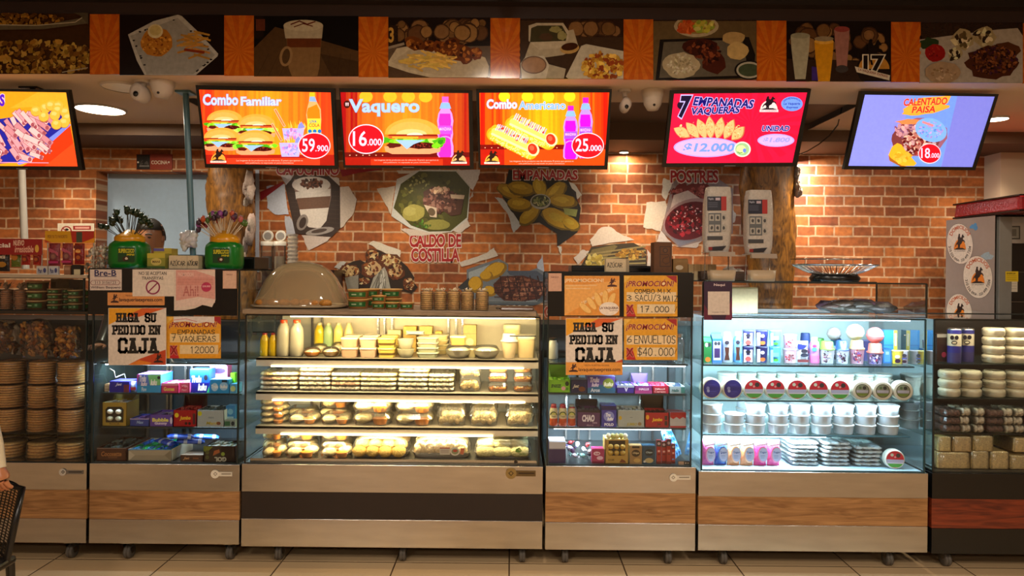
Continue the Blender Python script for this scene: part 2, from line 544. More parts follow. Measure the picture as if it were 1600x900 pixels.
class Art:
 def __init__(s, mb, p0, n=(0, -1, 0), m='print', step=2e-5, lift=4e-4):
  s.mb, s.p0, s.n, s.m, s.k, s.step, s.lift = mb, Vector(p0), Vector(n).normalized(), m, 0, step, lift
  s.o = (0, 0, 1)
  s.clip = None
 def at(s, ox, oy, k):
  """draw from here on in a frame magnified k times with its corner at picture point (ox, oy)"""
  s.o = (ox, oy, k)
  return s
 def map(s, x, y):
  d = px(s.o[0] + x / s.o[2], s.o[1] + y / s.o[2])
  t = (s.p0 - CAM).dot(s.n) / d.dot(s.n)
  return CAM + d * t + s.n * (s.lift + s.k * s.step)
 def cut(s, pts):
  """keep what lies inside the convex outline s.clip (picture points)"""
  P = [(s.o[0] + x / s.o[2], s.o[1] + y / s.o[2]) for x, y in pts]
  C = s.clip
  for (ax, ay), (bx, by) in zip(C, C[1:] + C[:1]):
   def side(p):
    return (bx - ax) * (p[1] - ay) - (by - ay) * (p[0] - ax)
   out = []
   for p, q in zip(P, P[1:] + P[:1]):
    u, v = side(p), side(q)
    if u >= 0:
     out.append(p)
    if (u >= 0) != (v >= 0):
     t = u / (u - v)
     out.append((p[0] + (q[0] - p[0]) * t, p[1] + (q[1] - p[1]) * t))
   P = out
   if len(P) < 3:
    return []
  return [((x - s.o[0]) * s.o[2], (y - s.o[1]) * s.o[2]) for x, y in P]
 def poly(s, pts, c, m=None):
  s.k += 1
  if s.clip:
   pts = s.cut(pts)
   if len(pts) < 3:
    return
  q = [s.map(*p) for p in pts]
  a = sum(pts[i][0] * pts[(i + 1) % len(pts)][1] - pts[(i + 1) % len(pts)][0] * pts[i][1] for i in range(len(pts)))
  if a > 0:
   q.reverse()
  s.mb.face(q, m or s.m, c)
 def rect(s, x0, y0, x1, y1, c, m=None):
  s.poly([(x0, y0), (x1, y0), (x1, y1), (x0, y1)], c, m)
 def ell(s, cx, cyy, rx, ry, c, rot=0, n=22, a0=0, a1=360, m=None):
  ca, sa = math.cos(math.radians(rot)), math.sin(math.radians(rot))
  pts = []
  nn = n if a1 - a0 >= 360 else n + 1
  for i in range(nn):
   t = math.radians(a0 + (a1 - a0) * i / n)
   x, y = rx * math.cos(t), ry * math.sin(t)
   pts.append((cx + x * ca - y * sa, cyy + x * sa + y * ca))
  s.poly(pts, c, m)
 def blob(s, cx, cyy, rx, ry, c, j=.18, n=14, rot=0):
  ca, sa = math.cos(math.radians(rot)), math.sin(math.radians(rot))
  pts = []
  for i in range(n):
   t = 2 * math.pi * i / n
   q = 1 + R.uniform(-j, j)
   x, y = rx * q * math.cos(t), ry * q * math.sin(t)
   pts.append((cx + x * ca - y * sa, cyy + x * sa + y * ca))
  s.poly(pts, c)
 def speck(s, cx, cyy, rx, ry, n, size, cols, el=1.6, j=.25):
  for i in range(n):
   t, q = R.uniform(0, 6.283), math.sqrt(R.random())
   sz = size * R.uniform(.5, 1.3)
   s.blob(cx + rx * q * math.cos(t), cyy + ry * q * math.sin(t), sz * el, sz, jit(R.choice(cols), .2), j, 7, R.uniform(0, 180))
 def line(s, pts, wd, c, cap=.5):
  s.k += 1
  mb = s.mb
  for (ax, ay), (bx, by) in zip(pts, pts[1:]):
   dx, dy = bx - ax, by - ay
   L = math.hypot(dx, dy) or 1e-6
   ux, uy = dx / L * wd * cap, dy / L * wd * cap
   nx, ny = -dy / L * wd / 2, dx / L * wd / 2
   Q = [(ax - ux - nx, ay - uy - ny), (ax - ux + nx, ay - uy + ny), (bx + ux + nx, by + uy + ny), (bx + ux - nx, by + uy - ny)]
   if s.clip:
    Q = s.cut(Q)
   if len(Q) > 2:
    mb.face([s.map(*p) for p in Q], s.m, c)
 def strokes(s, txt, x0, y0, x1, y1, wd, c, font=G, wob=0, gap=.9):
  L = len(txt)
  wid = L * 4 + (L - 1) * gap * 1.4
  sx, sy = (x1 - x0) / wid, (y1 - y0) / 6
  for i, ch in enumerate(txt):
   ox = i * (4 + gap * 1.4)
   dy = R.uniform(-wob, wob)
   for st in font.get(ch, []):
    s.line([(x0 + (ox + a) * sx, y0 + b * sy + dy) for a, b in st], wd, c)
 def text(s, txt, x0, y0, x1, y1, c, bold=0, shear=0, out=None, ow=.03, rot=0):
  v, _ = textmesh(txt, 0, shear)
  if not v:
   return
  ax, bx = min(p[0] for p in v), max(p[0] for p in v)
  ay, by = min(p[1] for p in v), max(p[1] for p in v)
  kx, ky = (x1 - x0) / (bx - ax), (y1 - y0) / (by - ay)
  ca, sa = math.cos(math.radians(rot)), math.sin(math.radians(rot))
  mx, my = (x0 + x1) / 2, (y0 + y1) / 2
  for b, col in (([(bold + ow, out)] if out else []) + [(bold, c)]):
   s.k += 1
   v, f = textmesh(txt, b, shear)
   P = []
   for p in v:
    X, Y = x0 + (p[0] - ax) * kx - mx, y1 - (p[1] - ay) * ky - my
    P.append(s.map(mx + X * ca - Y * sa, my + X * sa + Y * ca))
   i0 = len(s.mb.v)
   s.mb.v += [tuple(p) for p in P]
   cc = lin(col) if isinstance(col, str) else col
   k = s.mb.mi(s.m)
   for q in f:
    s.mb.f.append(tuple(i0 + j for j in q))
    s.mb.m.append(k)
    s.mb.c.append(cc)
    s.mb.sm.append(False)
 def arc(s, txt, cx, cyy, rx, ry, a0, a1, h, c, bold=.02, inner=False):
  """text bent round an ellipse from angle a0 to a1 (degrees, y down)"""
  s.k += 1
  v, f = textmesh(txt, bold, 0)
  ax, bx = min(p[0] for p in v), max(p[0] for p in v)
  ay, by = min(p[1] for p in v), max(p[1] for p in v)
  i0 = len(s.mb.v)
  for p in v:
   t = math.radians(a0 + (a1 - a0) * (p[0] - ax) / (bx - ax))
   q = h * (p[1] - ay) / (by - ay) * (-1 if inner else 1)
   s.mb.v.append(tuple(s.map(cx + (rx + q) * math.cos(t), cyy + (ry + q) * math.sin(t))))
  cc = lin(c) if isinstance(c, str) else c
  k = s.mb.mi(s.m)
  for q in f:
   s.mb.f.append(tuple(i0 + j for j in q))
   s.mb.m.append(k)
   s.mb.c.append(cc)
   s.mb.sm.append(False)
 HORSE = [(.30, .95), (.36, .72), (.30, .62), (.22, .70), (.16, .80), (.14, .74), (.22, .58), (.32, .48), (.36, .40), (.33, .28), (.38, .16), (.40, .06), (.47, .02), (.52, .08), (.50, .16), (.56, .26), (.62, .22), (.66, .10), (.72, .04), (.76, .12), (.84, .20), (.82, .26), (.74, .24), (.74, .36), (.84, .40), (.90, .50), (.86, .56), (.80, .46), (.70, .46), (.64, .58), (.52, .66), (.50, .78), (.54, .95), (.46, .95), (.42, .78), (.40, .95)]
 def logo(s, x0, y0, x1, y1, disc='#e8852a', dark='#2a1712', ribbon='#f0e6d8', txt=None):
  w_, h_ = x1 - x0, y1 - y0
  if disc:
   s.ell(x0 + w_ * .5, y0 + h_ * .86, w_ * .46, h_ * .56, disc, a0=180, a1=360)
  s.poly([(x0 + w_ * a, y0 + h_ * b * .92) for a, b in s.HORSE], dark)
  s.poly([(x0 + w_ * .06, y0 + h_ * .84), (x0 + w_ * .3, y0 + h_ * .76), (x0 + w_ * .7, y0 + h_ * .76), (x0 + w_ * .94, y0 + h_ * .84), (x0 + w_ * .9, y0 + h_ * .88), (x0 + w_ * .1, y0 + h_ * .88)], dark)
  if ribbon:
   s.rect(x0, y0 + h_ * .86, x1, y1, ribbon)
   if w_ > 16:
    s.text('LA VAQUERIA', x0 + w_ * .08, y0 + h_ * .895, x1 - w_ * .08, y1 - h_ * .04, dark, .02)
def quad_plane(pts, Y):
 """world rectangle on the plane y=Y from four picture points"""
 return [W(a, b, Y) for a, b in pts]
def sheet(name, label, cat, x0, y0, x1, y1, Y, fn, base='#ffffff', m='print', t=.0015, group=None, pts=None):
 """a thin printed sheet of real thickness facing the room, its print in the same mesh"""
 pts = pts or [(x0, y0), (x1, y0), (x1, y1), (x0, y1)]
 q = [W(a, b, Y) for a, b in pts]
 mb = MB()
 k = [v + Vector((0, t, 0)) for v in q]
 mb.face(q[::-1], m, base)
 mb.face(k, m, base)
 for i in range(len(q)):
  j = (i + 1) % len(q)
  mb.face([q[i], q[j], k[j], k[i]], m, base)
 a = Art(mb, q[0], m=m)
 if len(pts) == 4:
  a.clip = list(pts)
 fn(a)
 org = W((x0 + x1) / 2, y1, Y)
 o = mb.build(name, None, org)
 return tag(o, label, cat, group)
# ---------------------------------------------------------------- the room
D = 3.55                         # distance from the camera to the front of the display cases
def sbox(name, x0, x1, y0, y1, z0, z1, m):
 b = MB()
 b.box(x0, x1, y0, y1, z0, z1, m, '#ffffff')
 return struct(b.build(name))
XL, XR, YB = -4.6, 4.6, -3.6
FZ, WY = 2.507, 5.05
sbox('floor', XL, XR, YB, WY + .1, -.05, 0, 'tile')
sbox('ceiling', XL, XR, YB, 3.45, 2.96, 3.05, 'darkceil')
sbox('wall_rear', XL, XR, YB - .1, YB, 0, 3.05, 'roomwall')
sbox('wall_left', XL - .1, XL, YB, WY + .8, 0, 3.05, 'roomwall')
sbox('wall_right', XR, XR + .1, YB, WY + .8, 0, 3.05, 'roomwall')
# brick wall with the kitchen hatch let into it
hx0, hx1 = W(150, 330, WY).x, W(330, 330, WY).x
hz0, hz1 = W(240, 428, WY).z, W(240, 268, WY).z
b = MB()
b.box(XL, hx0, WY, WY + .14, 0, 2.6, 'brick')
b.box(hx1, XR, WY, WY + .14, 0, 2.6, 'brick')
b.box(hx0, hx1, WY, WY + .14, 0, hz0, 'brick')
b.box(hx0, hx1, WY, WY + .14, hz1, 2.6, 'brick')
struct(b.build('wall_back'))
b = MB()
b.box(hx0, hx1, WY + .145, WY + .165, W(240, 400, WY + .15).z, hz1 + .02, 'gloss', '#a9c2dc')
mw = MATS['gloss']
struct(b.build('window_1'))
b = MB()
for k in range(3):
 za = W(240, 428, WY).z
 zb = W(240, 400, WY + .15).z
 b.box(hx0, hx1, WY + .145, WY + .16 - .004 * k, za + (zb - za) * k / 3 + .004, za + (zb - za) * (k + 1) / 3, 'gloss', '#52606e')
b.box(hx0, hx1, WY + .12, WY + .16, zb - .004, zb + .012, 'gloss', '#38434c')
struct(b.build('trim_1'))
# soffit: beige ends, brown recess between them, brown bulkhead along the wall
sx0, sx1 = W(275, 155, 3.8).x, W(1290, 187, 4.3).x
sbox('ceiling_soffit_left', XL, sx0, 3.40, 4.55, FZ, FZ + .004, 'beige')
sbox('ceiling_soffit_right', sx1, XR, 3.40, 4.55, FZ, FZ + .004, 'beige')
sbox('ceiling_soffit_front', sx0, sx1, 3.40, 3.86, FZ, FZ + .004, 'beige')
sbox('ceiling_recess', sx0, sx1, 3.86, 4.55, FZ + .04, FZ + .3, 'brownceil')
sbox('ceiling_bulkhead', XL, XR, 4.55, WY, 2.43, FZ + .3, 'brownceil')
sbox('beam_fascia', XL, XR, 3.40, 3.45, FZ + .004, 2.96, 'darkceil')
b = MB()
b.box(XL, XR, 3.34, 3.40, 2.865, 2.90, 'dark', '#ffffff')
b.box(XL, XR, 3.30, 3.40, 2.90, 2.955, 'darkceil', '#ffffff')
struct(b.build('trim_2'))
sbox('wall_pier', W(1560, 300, 4.9).x, XR, 4.88, WY, 0, 2.43, 'beige')
# ---------------------------------------------------------------- display cases
def caster(mbp, par, x, y, k):
 b = MB()
 b.box(x - .022, x + .022, y - .028, y + .028, .088, .103, 'steel')
 for s in (-1, 1):
  b.face([(x + s * .017, y - .022, .09), (x + s * .017, y + .022, .09), (x + s * .017 + .006, y + .018, .028), (x + s * .017 + .006, y - .004, .028)], 'steel')
 c = b.build('caster', par)
 b = MB()
 b.lathe([(.012, -.016), (.034, -.016), (.037, -.011), (.037, -.003), (.031, 0), (.037, .003), (.037, .011), (.034, .016), (.012, .016)], (x + .004, y + .006, .0375), 18, 'rubber', axis='x')
 b.build('wheel', c)
def pane(par, name, pts, m='glass', c='#ffffff'):
 b = MB()
 b.face(pts, m, c)
 return b.build(name, par)
def slabpart(par, name, x0, x1, y0, y1, z0, z1, m, c='#ffffff', bevel=0, top=None):
 b = MB()
 b.box(x0, x1, y0, y1, z0, z1, m, c, top)
 return b.build(name, par, bevel=bevel)
def case(label, pxl, pxr, zs, mats, casters, ztop, depth=.62, skin='steel', edge='black'):
 """base cabinet of an upright glass display case; zs = top, band top, band bottom, skirt bottom"""
 x0, x1 = W(pxl, 790, D).x + .004, W(pxr, 790, D).x - .004
 t = thing('display_case', label, 'display case', ((x0 + x1) / 2, D + depth / 2, 0))
 z0, z1, z2, z3 = zs
 slabpart(t, 'upper_panel', x0, x1, D, D + depth, z1, z0, mats[0], bevel=.002)
 slabpart(t, 'band_panel', x0, x1, D + .002, D + depth, z2, z1 - .001, mats[1])
 slabpart(t, 'lower_panel', x0, x1, D, D + depth, z3, z2 - .001, mats[2], bevel=.002)
 slabpart(t, 'undercarriage', x0 + .05, x1 - .05, D + .05, D + depth - .02, .103, z3, 'blackmat')
 for cx in casters:
  caster(None, t, W(cx, 880, D).x, D + .07, 0)
  caster(None, t, W(cx, 880, D).x, D + depth - .08, 0)
 return t, x0, x1
def glassbox(t, x0, x1, y0, y1, z0, z1, edge='#16201f', top=True, front=True, m='glass', th=.004, sides='lr'):
 """front, side and top panes with dark glued edges"""
 if front:
  f = pane(t, 'front_glass', [(x0, y0, z0), (x1, y0, z0), (x1, y0, z1), (x0, y0, z1)], m)
 for k, x in (('l', x0), ('r', x1)):
  if k in sides:
   pane(t, 'side_glass', [(x, y0, z0), (x, y1, z0), (x, y1, z1), (x, y0, z1)], 'glassgreen' if m == 'glass' else m)
 if top:
  pane(t, 'top_glass', [(x0, y0, z1), (x1, y0, z1), (x1, y1, z1), (x0, y1, z1)], m)
 b = MB()
 for x in (x0, x1):
  b.box(x - th, x + th, y0 - th, y0 + th, z0, z1, 'gloss', edge)
 b.box(x0, x1, y0 - th, y0 + th, z1 - th, z1 + th, 'gloss', edge)
 b.box(x0, x1, y0 - th, y0 + th, z0, z0 + th, 'gloss', edge)
 b.build('front_edging', t)
 b = MB()
 for x in (x0, x1):
  b.box(x - th, x + th, y1 - th, y1 + th, z0, z1, 'gloss', edge)
 b.box(x0, x1, y1 - th, y1 + th, z1 - th, z1 + th, 'gloss', edge)
 b.build('rear_edging', t)
def gshelf(t, x0, x1, y0, y1, z, led=None, th=.008, col='#1c2a2c', lcol='ledcool', power=3, dy=.02):
 """glass shelf with a dark front edge and, if led=(xa, xb), a light bar under it"""
 b = MB()
 b.box(x0, x1, y0, y1, z - th, z, 'glassgreen', skip='f')
 b.box(x0, x1, y0 - .002, y0, z - th, z, 'gloss', col)
 s = b.build('glass_shelf', t)
 if led:
  ledbar(s, led[0], led[1], y0 + dy, z - th - .001, lcol, power)
 return s
def ledbar(par, xa, xb, y, z, lcol, power, fw=.012, tilt=55):
 b = MB()
 b.box(xa, xb, y - .003, y + fw, z - .007, z, lcol)
 b.build('light_bar', par)
 c = (1, .79, .42) if lcol == 'ledwarm' else (.66, .86, 1)
 power *= 1.65 if lcol == 'ledwarm' else 1.9
 light('led_strip', 'AREA', ((xa + xb) / 2, y + fw / 2, z - .013), power, c, (math.radians(tilt), 0, 0), shape='RECTANGLE', size=xb - xa, size_y=.02)
def zat(x, y, Y):
 return W(x, y, Y).z
YS = D + .075                    # front edge of the shelves
ZB = zat(255, 725, D)            # top of the base cabinets
ZS = (ZB, zat(255, 767, D), zat(255, 812, D), zat(255, 850, D))
# far left case (breads)
C1, c1x0, c1x1 = case('far left steel display case packed with stacks of flat breads', -150, 136, ZS, ('steel', 'oak', 'steel'), (97, -90), 1)
z1top = zat(70, 490, D)
glassbox(C1, c1x0 + .02, c1x1 - .015, D + .012, D + .6, ZB, z1top, sides='r')
slabpart(C1, 'top_shelf', c1x0, c1x1, D, D + .61, z1top, z1top + .012, 'gloss', '#2a221b')
zup = zat(70, 434, D)
glassbox(C1, c1x0 + .02, c1x1 - .04, D + .03, D + .5, z1top + .012, zup, sides='r')
slabpart(C1, 'upper_shelf', c1x0, c1x1 - .002, D - .01, D + .5, zup, zup + .016, 'gloss', '#a5947e')
slabpart(C1, 'base_deck', c1x0 + .02, c1x1 - .02, D + .02, D + .6, ZB, ZB + .004, 'steel')
# second case (sweets, at the till)
C2, c2x0, c2x1 = case('steel and oak display case of sweets below the green lollipop jar', 138, 375, ZS, ('steel', 'oak', 'steel'), (188, 350), 1)
z2top = zat(260, 421, D)
g2x0, g2x1 = W(143, 600, D).x, W(371, 600, D).x
glassbox(C2, g2x0, g2x1, D + .012, D + .55, ZB, z2top, sides='lr')
slabpart(C2, 'back_panel', g2x0 + .006, g2x1 - .006, D + .545, D + .56, ZB, zat(260, 560, D + .55), 'gloss', '#3e4448')
b = MB()
for a in (232, 262, 268, 290, 300):
 xx = W(a, 600, D + .53).x
 b.box(xx - .006, xx + .006, D + .525, D + .54, ZB + .01, zat(260, 565, D + .55), 'steel')
b.build('back_rail', C2)
slabpart(C2, 'black_panel', W(139, 450, D).x, W(371, 450, D).x, D - .006, D + .002, zat(255, 492, D), zat(255, 420, D), 'black')
zc2 = [zat(255, 566, YS), zat(255, 614, YS), zat(255, 667, YS)]
gshelf(C2, g2x0 + .01, g2x1 - .006, YS - .02, D + .50, zc2[0], (W(165, 570, YS).x, W(352, 570, YS).x), power=6)
gshelf(C2, g2x0 + .01, g2x1 - .006, YS, D + .50, zc2[1])
gshelf(C2, g2x0 + .01, g2x1 - .006, YS, D + .50, zc2[2], (W(300, 670, YS + .1).x, W(366, 670, YS + .1).x), power=1.3, dy=.12)
slabpart(C2, 'base_deck', g2x0, g2x1, D + .014, D + .54, ZB, ZB + .004, 'gloss', '#2b2a29')
# central bakery case
C3, c3x0, c3x1 = case('wide central bakery display case with brown band and warm lights', 376, 849, (zat(610, 727, D), zat(610, 770, D), zat(610, 812, D), zat(610, 856, D)), ('steel', 'darkband', 'steel'), (428, 625, 815), 1)
ZB3 = zat(610, 727, D)
g3x0, g3x1 = W(382.5, 600, D).x, W(843, 600, D).x
z3top = zat(610, 494, D)
glassbox(C3, g3x0, g3x1, D + .012, D + .58, ZB3, z3top, edge='#1a1612')
slabpart(C3, 'top_slab', W(379, 490, D).x, W(838, 490, D).x, D - .005, D + .62, z3top + .005, z3top + .03, 'slab', bevel=.003)
slabpart(C3, 'back_panel', g3x0, g3x1, D + .575, D + .59, ZB3, z3top - .01, 'gloss', '#cfc2a4')
b = MB()
for a in (487, 502, 590, 600, 612, 700, 712, 722):
 xx = W(a, 540, D + .55).x
 b.box(xx - .006, xx + .006, D + .555, D + .575, ZB3 + .01, z3top - .02, 'steel')
b.build('back_rail', C3)
ledbar(C3, W(455, 500, D + .05).x, W(836, 500, D + .05).x, D + .04, z3top - .004, 'ledwarm', 7.5)
zc3 = []
f0, f1 = W(400, 590, YS + .05).x, W(841, 590, YS + .05).x
for (ya, yb, la, lb, pw) in ((561, 574, 425, 818, 6.5), (614, 627, 427, 820, 5.5), (668, 680, 440, 770, 6)):
 za, zb = zat(620, ya, YS + .05), zat(620, yb, YS + .05)
 bb = MB()
 bb.box(f0, f1, YS + .05, D + .55, za - .012, za, 'satin')
 bb.box(f0, f1, YS + .05, YS + .056, zb, za, 'satin')
 s = bb.build('steel_shelf', C3)
 ledbar(s, W(la, yb, YS + .06).x, W(lb, yb, YS + .06).x, YS + .045, zb + .005, 'ledwarm', pw)
 zc3.append(za)
bb = MB()
bb.box(g3x0 + .02, g3x1 - .01, D + .03, D + .56, ZB3, ZB3 + .012, 'steel')
bb.box(g3x0 + .02, g3x1 - .01, D + .03, D + .034, ZB3 + .012, ZB3 + .022, 'steel')
bb.build('base_deck', C3)
b = MB()
b.tube([(W(796, 556, D + .3).x, D + .09, zat(796, 522, D + .2)), (W(835, 556, D + .3).x, D + .09, zat(796, 522, D + .2))], .004, 'black')
b.tube([(g3x0 + .006, D + .09, zat(400, 516, D + .2)), (W(440, 516, D + .2).x, D + .09, zat(400, 516, D + .2))], .004, 'black')
b.build('shelf_rod', C3)
# fourth case (sweets, signs)
ZS4 = (zat(970, 729, D), zat(970, 770, D), zat(970, 817, D), zat(970, 860, D))
C4, c4x0, c4x1 = case('steel and oak display case of sweets between the two lit cases', 851, 1088, ZS4, ('steel', 'oak', 'steel'), (883, 1047), 1)
ZB4 = ZS4[0]
g4x0, g4x1 = W(856, 600, D).x, W(1081, 600, D).x
z4top = zat(970, 426, D)
glassbox(C4, g4x0, g4x1, D + .012, D + .55, ZB4, z4top)
slabpart(C4, 'back_panel', g4x0 + .006, g4x1 - .006, D + .545, D + .56, ZB4, zat(970, 560, D + .55), 'gloss', '#5b6468')
b = MB()
for a in (885, 905, 922, 1000, 1020):
 xx = W(a, 600, D + .53).x
 b.box(xx - .006, xx + .006, D + .525, D + .54, ZB4 + .01, zat(970, 565, D + .55), 'steel')
b.build('back_rail', C4)
slabpart(C4, 'black_panel', W(856, 460, D).x, W(1083, 460, D).x, D - .006, D + .002, zat(970, 495, D), zat(970, 426, D), 'black')
zc4 = [zat(970, 567, YS), zat(970, 615, YS), zat(970, 668, YS)]
gshelf(C4, g4x0 + .01, g4x1 - .01, YS - .03, D + .50, zc4[0], (W(962, 570, YS).x, W(1070, 570, YS).x), power=4)
gshelf(C4, g4x0 + .01, g4x1 - .01, YS, D + .50, zc4[1])
gshelf(C4, g4x0 + .01, g4x1 - .01, YS, D + .50, zc4[2], (W(866, 672, YS).x, W(1050, 672, YS).x), power=4)
slabpart(C4, 'base_deck', g4x0, g4x1, D + .014, D + .54, ZB4, ZB4 + .004, 'gloss', '#222a2c')
# fifth case (dairy, cool lights)
ZS5 = (zat(1270, 738, D), zat(1270, 777, D), zat(1270, 821, D), zat(1270, 862, D))
C5, c5x0, c5x1 = case('steel and oak dairy display case with cool white lights', 1090, 1451, ZS5, ('steel', 'oak', 'steel'), (1135, 1398), 1)
ZB5 = ZS5[0]
g5x0, g5x1 = W(1098, 600, D).x, W(1447, 600, D).x
z5top = zat(1270, 498, D)
z5up = zat(1270, 442, D)
glassbox(C5, g5x0, g5x1, D + .012, D + .58, ZB5, z5top, edge='#1d3a3c')
glassbox(C5, g5x0, g5x1 + .005, D + .012, D + .50, z5top + .008, z5up, edge='#2a2c28')
slabpart(C5, 'back_panel', g5x0, g5x1, D + .575, D + .59, ZB5, z5top - .01, 'gloss', '#b0c8c8')
ledbar(C5, W(1102, 503, D + .05).x, W(1420, 503, D + .05).x, D + .04, z5top - .004, 'ledcool', 8)
zc5 = [zat(1270, 571, YS - .02), zat(1270, 626, YS - .02), zat(1270, 680, YS - .02)]
gshelf(C5, g5x0 + .01, g5x1 - .03, YS - .02, D + .50, zc5[0], None, col='#1f4048')
gshelf(C5, g5x0 + .01, g5x1 - .03, YS - .02, D + .50, zc5[1], None, col='#2a5560')
gshelf(C5, g5x0 + .01, g5x1 - .05, YS - .02, D + .50, zc5[2], (W(1100, 683, YS).x, W(1290, 683, YS).x), power=8, col='#3a6f80')
light('dairy_fill_strip', 'AREA', ((g5x0 + g5x1) / 2, D + .06, zc5[0] - .02), 7, (.6, .84, 1), (math.radians(50), 0, 0), shape='RECTANGLE', size=1.0, size_y=.02)  # added cool fill below the top shelf; no light bar hangs there
light('dairy_shelf_strip', 'AREA', ((g5x0 + g5x1) / 2, D + .045, zc5[1] - .02), 8, (.58, .82, 1), (math.radians(56), 0, 0), shape='RECTANGLE', size=1.0, size_y=.02)  # unseen lamp added to brighten the stacked tubs; this shelf has no bar
slabpart(C5, 'base_deck', g5x0 + .01, g5x1 - .01, D + .02, D + .56, ZB5, ZB5 + .006, 'gloss', '#a8c4d4')
# far right case (dim, black)
ZS6 = (zat(1530, 740, D), zat(1530, 780, D), zat(1530, 826, D), zat(1530, 866, D))
C6, c6x0, c6x1 = case('far right black display case with reddish wood band and dim glass', 1455, 1760, ZS6, ('black', 'redwood', 'black'), (1490, 1700), 1)
ZB6 = ZS6[0]
g6x0, g6x1 = W(1461, 600, D).x, W(1750, 600, D).x
z6top = zat(1530, 500, D)
glassbox(C6, g6x0, g6x1, D + .012, D + .58, ZB6, z6top, edge='#1a1d1a')
slabpart(C6, 'back_panel', g6x0, g6x1, D + .575, D + .59, ZB6, z6top - .03, 'gloss', '#2a2018')
zc6 = [zat(1530, 569, YS), zat(1530, 623, YS), zat(1530, 677, YS)]
for z in zc6:
 gshelf(C6, g6x0 + .01, g6x1 - .01, YS, D + .50, z, col='#121414')
slabpart(C6, 'base_deck', g6x0, g6x1, D + .02, D + .56, ZB6, ZB6 + .006, 'gloss', '#1a1a18')
light('dim_strip', 'AREA', ((g6x0 + g6x1) / 2, D + .05, z6top - .01), 2.6, (1, .85, .6), (math.radians(14), 0, 0), shape='RECTANGLE', size=.9, size_y=.02)
for L_ in (zc2, zc3, zc4, zc5, zc6):
 L_[:] = [z + .0009 for z in L_]
def badge(par, x0, y0, x1, y1, c1, c2, c3):
 mb = MB()
 q = W(x0, y0, D)
 r = (y1 - y0) / 2
 xa, za = W(x0 + r, (y0 + y1) / 2, D).x, W(x0 + r, (y0 + y1) / 2, D).z
 rr = r / 300
 mb.lathe([(rr, 0), (rr, .004), (rr * .85, .005)], (xa, D - .0055, za), 20, 'gloss', c1, axis='y')
 mb.box(xa, W(x1, y0, D).x, D - .004, D, za - rr * .5, za + rr * .5, 'gloss', c2)
 a = Art(mb, (0, D - .004, 0), m='gloss', lift=6e-4)
 a.line([(x0 + 2 * r + 4, (y0 + y1) / 2), (x1 - 3, (y0 + y1) / 2)], 2, c3)
 a = Art(mb, (0, D - .0055, 0), m='gloss', lift=6e-4)
 a.line([(x0 + r * .6, y0 + r), (x0 + r, y0 + r * .6), (x0 + r * 1.4, y0 + r), (x0 + r, y0 + r * 1.4), (x0 + r * .6, y0 + r)], 1, c3)
 mb.build('maker_badge', par)
badge(C1, 93, 732, 130, 743, '#b8b0a4', '#6a625a', '#302c28')
badge(C2, 330, 734, 363, 747, '#d8d0c0', '#cfc6b6', '#8a8070')
badge(C3, 790, 731, 837, 748, '#8a6f3c', '#5a4524', '#2a1c0c')
badge(C4, 1046, 740, 1079, 752, '#d8d0c0', '#cfc6b6', '#8a8070')
# ---------------------------------------------------------------- menu banner on the soffit
YF = 3.40
LOGS = ['#6b4a28', '#8a6438', '#5a3a20', '#7c5834']
def logs(a, x0, y0, x1, y1, n, rmin, rmax, bg='#1a0f0a'):
 a.rect(x0, y0, x1, y1, bg)
 for i in range(n):
  r = R.uniform(rmin, rmax)
  cx, cyy = R.uniform(x0 + r, x1 - r), R.uniform(y0 + r, max(y0 + r + .1, y1 - r))
  c = R.choice(LOGS)
  a.blob(cx, cyy, r, r, '#3a2414', .06)
  a.blob(cx, cyy, r * .86, r * .86, c, .06)
  a.blob(cx, cyy, r * .45, r * .45, jit(c, .12), .1)
def pic1(a):
 a.rect(-60, 18, 140, 116, '#3a220c')
 a.speck(50, 90, 110, 26, 420, 3.2, ['#8a6420', '#a87c30', '#6b4514', '#4a2a0c', '#b08a3c'])
 a.speck(30, 32, 70, 10, 160, 2.4, ['#7a5218', '#5a380e', '#9a6e24'])
 a.poly([(-10, 40), (60, 42), (138, 28), (140, 38), (70, 47), (-10, 48)], '#5c5240')
 a.line([(-10, 40), (60, 41), (120, 36), (138, 24)], 1.2, '#b5a98c')
 a.poly([(108, 18), (140, 18), (140, 40), (128, 26)], '#4e4434')
 a.line([(100, 114), (139, 107)], 1.2, '#a89c80')
def pic2(a):
 a.rect(187, 18, 350, 119, '#170b07')
 a.poly([(200, 54), (240, 33), (278, 23), (284, 25), (312, 52), (341, 84), (340, 88), (304, 119), (227, 119), (214, 95)], '#a9a49c')
 a.poly([(204, 56), (278, 28), (336, 86), (302, 116), (229, 116)], '#8f8b84')
 for i in range(26):
  t = R.random()
  q = R.choice([((207, 58), (230, 112)), ((212, 52), (276, 30)), ((284, 34), (332, 84)), ((334, 90), (304, 114))])
  a.blob(q[0][0] + (q[1][0] - q[0][0]) * t, q[0][1] + (q[1][1] - q[0][1]) * t, 2, 1.2, '#1d1614', .3, 8)
 a.blob(245, 66, 25, 23, '#a86a20', .04, 20)
 a.speck(245, 68, 22, 18, 60, 1.6, ['#7a3c10', '#c88a30', '#8a5018'])
 a.ell(243, 49, 12, 11, '#c9b98c')
 a.ell(243, 48, 9, 8, '#b9a468')
 for i in range(24):
  cx, cyy, t = R.uniform(288, 318), R.uniform(52, 92), R.uniform(-.4, .4)
  a.line([(cx - 11, cyy - 11 * t), (cx + 11, cyy + 11 * t)], 3, jit('#b07c34', .25))
 a.line([(290, 78), (318, 82)], 4, '#7a2a10')
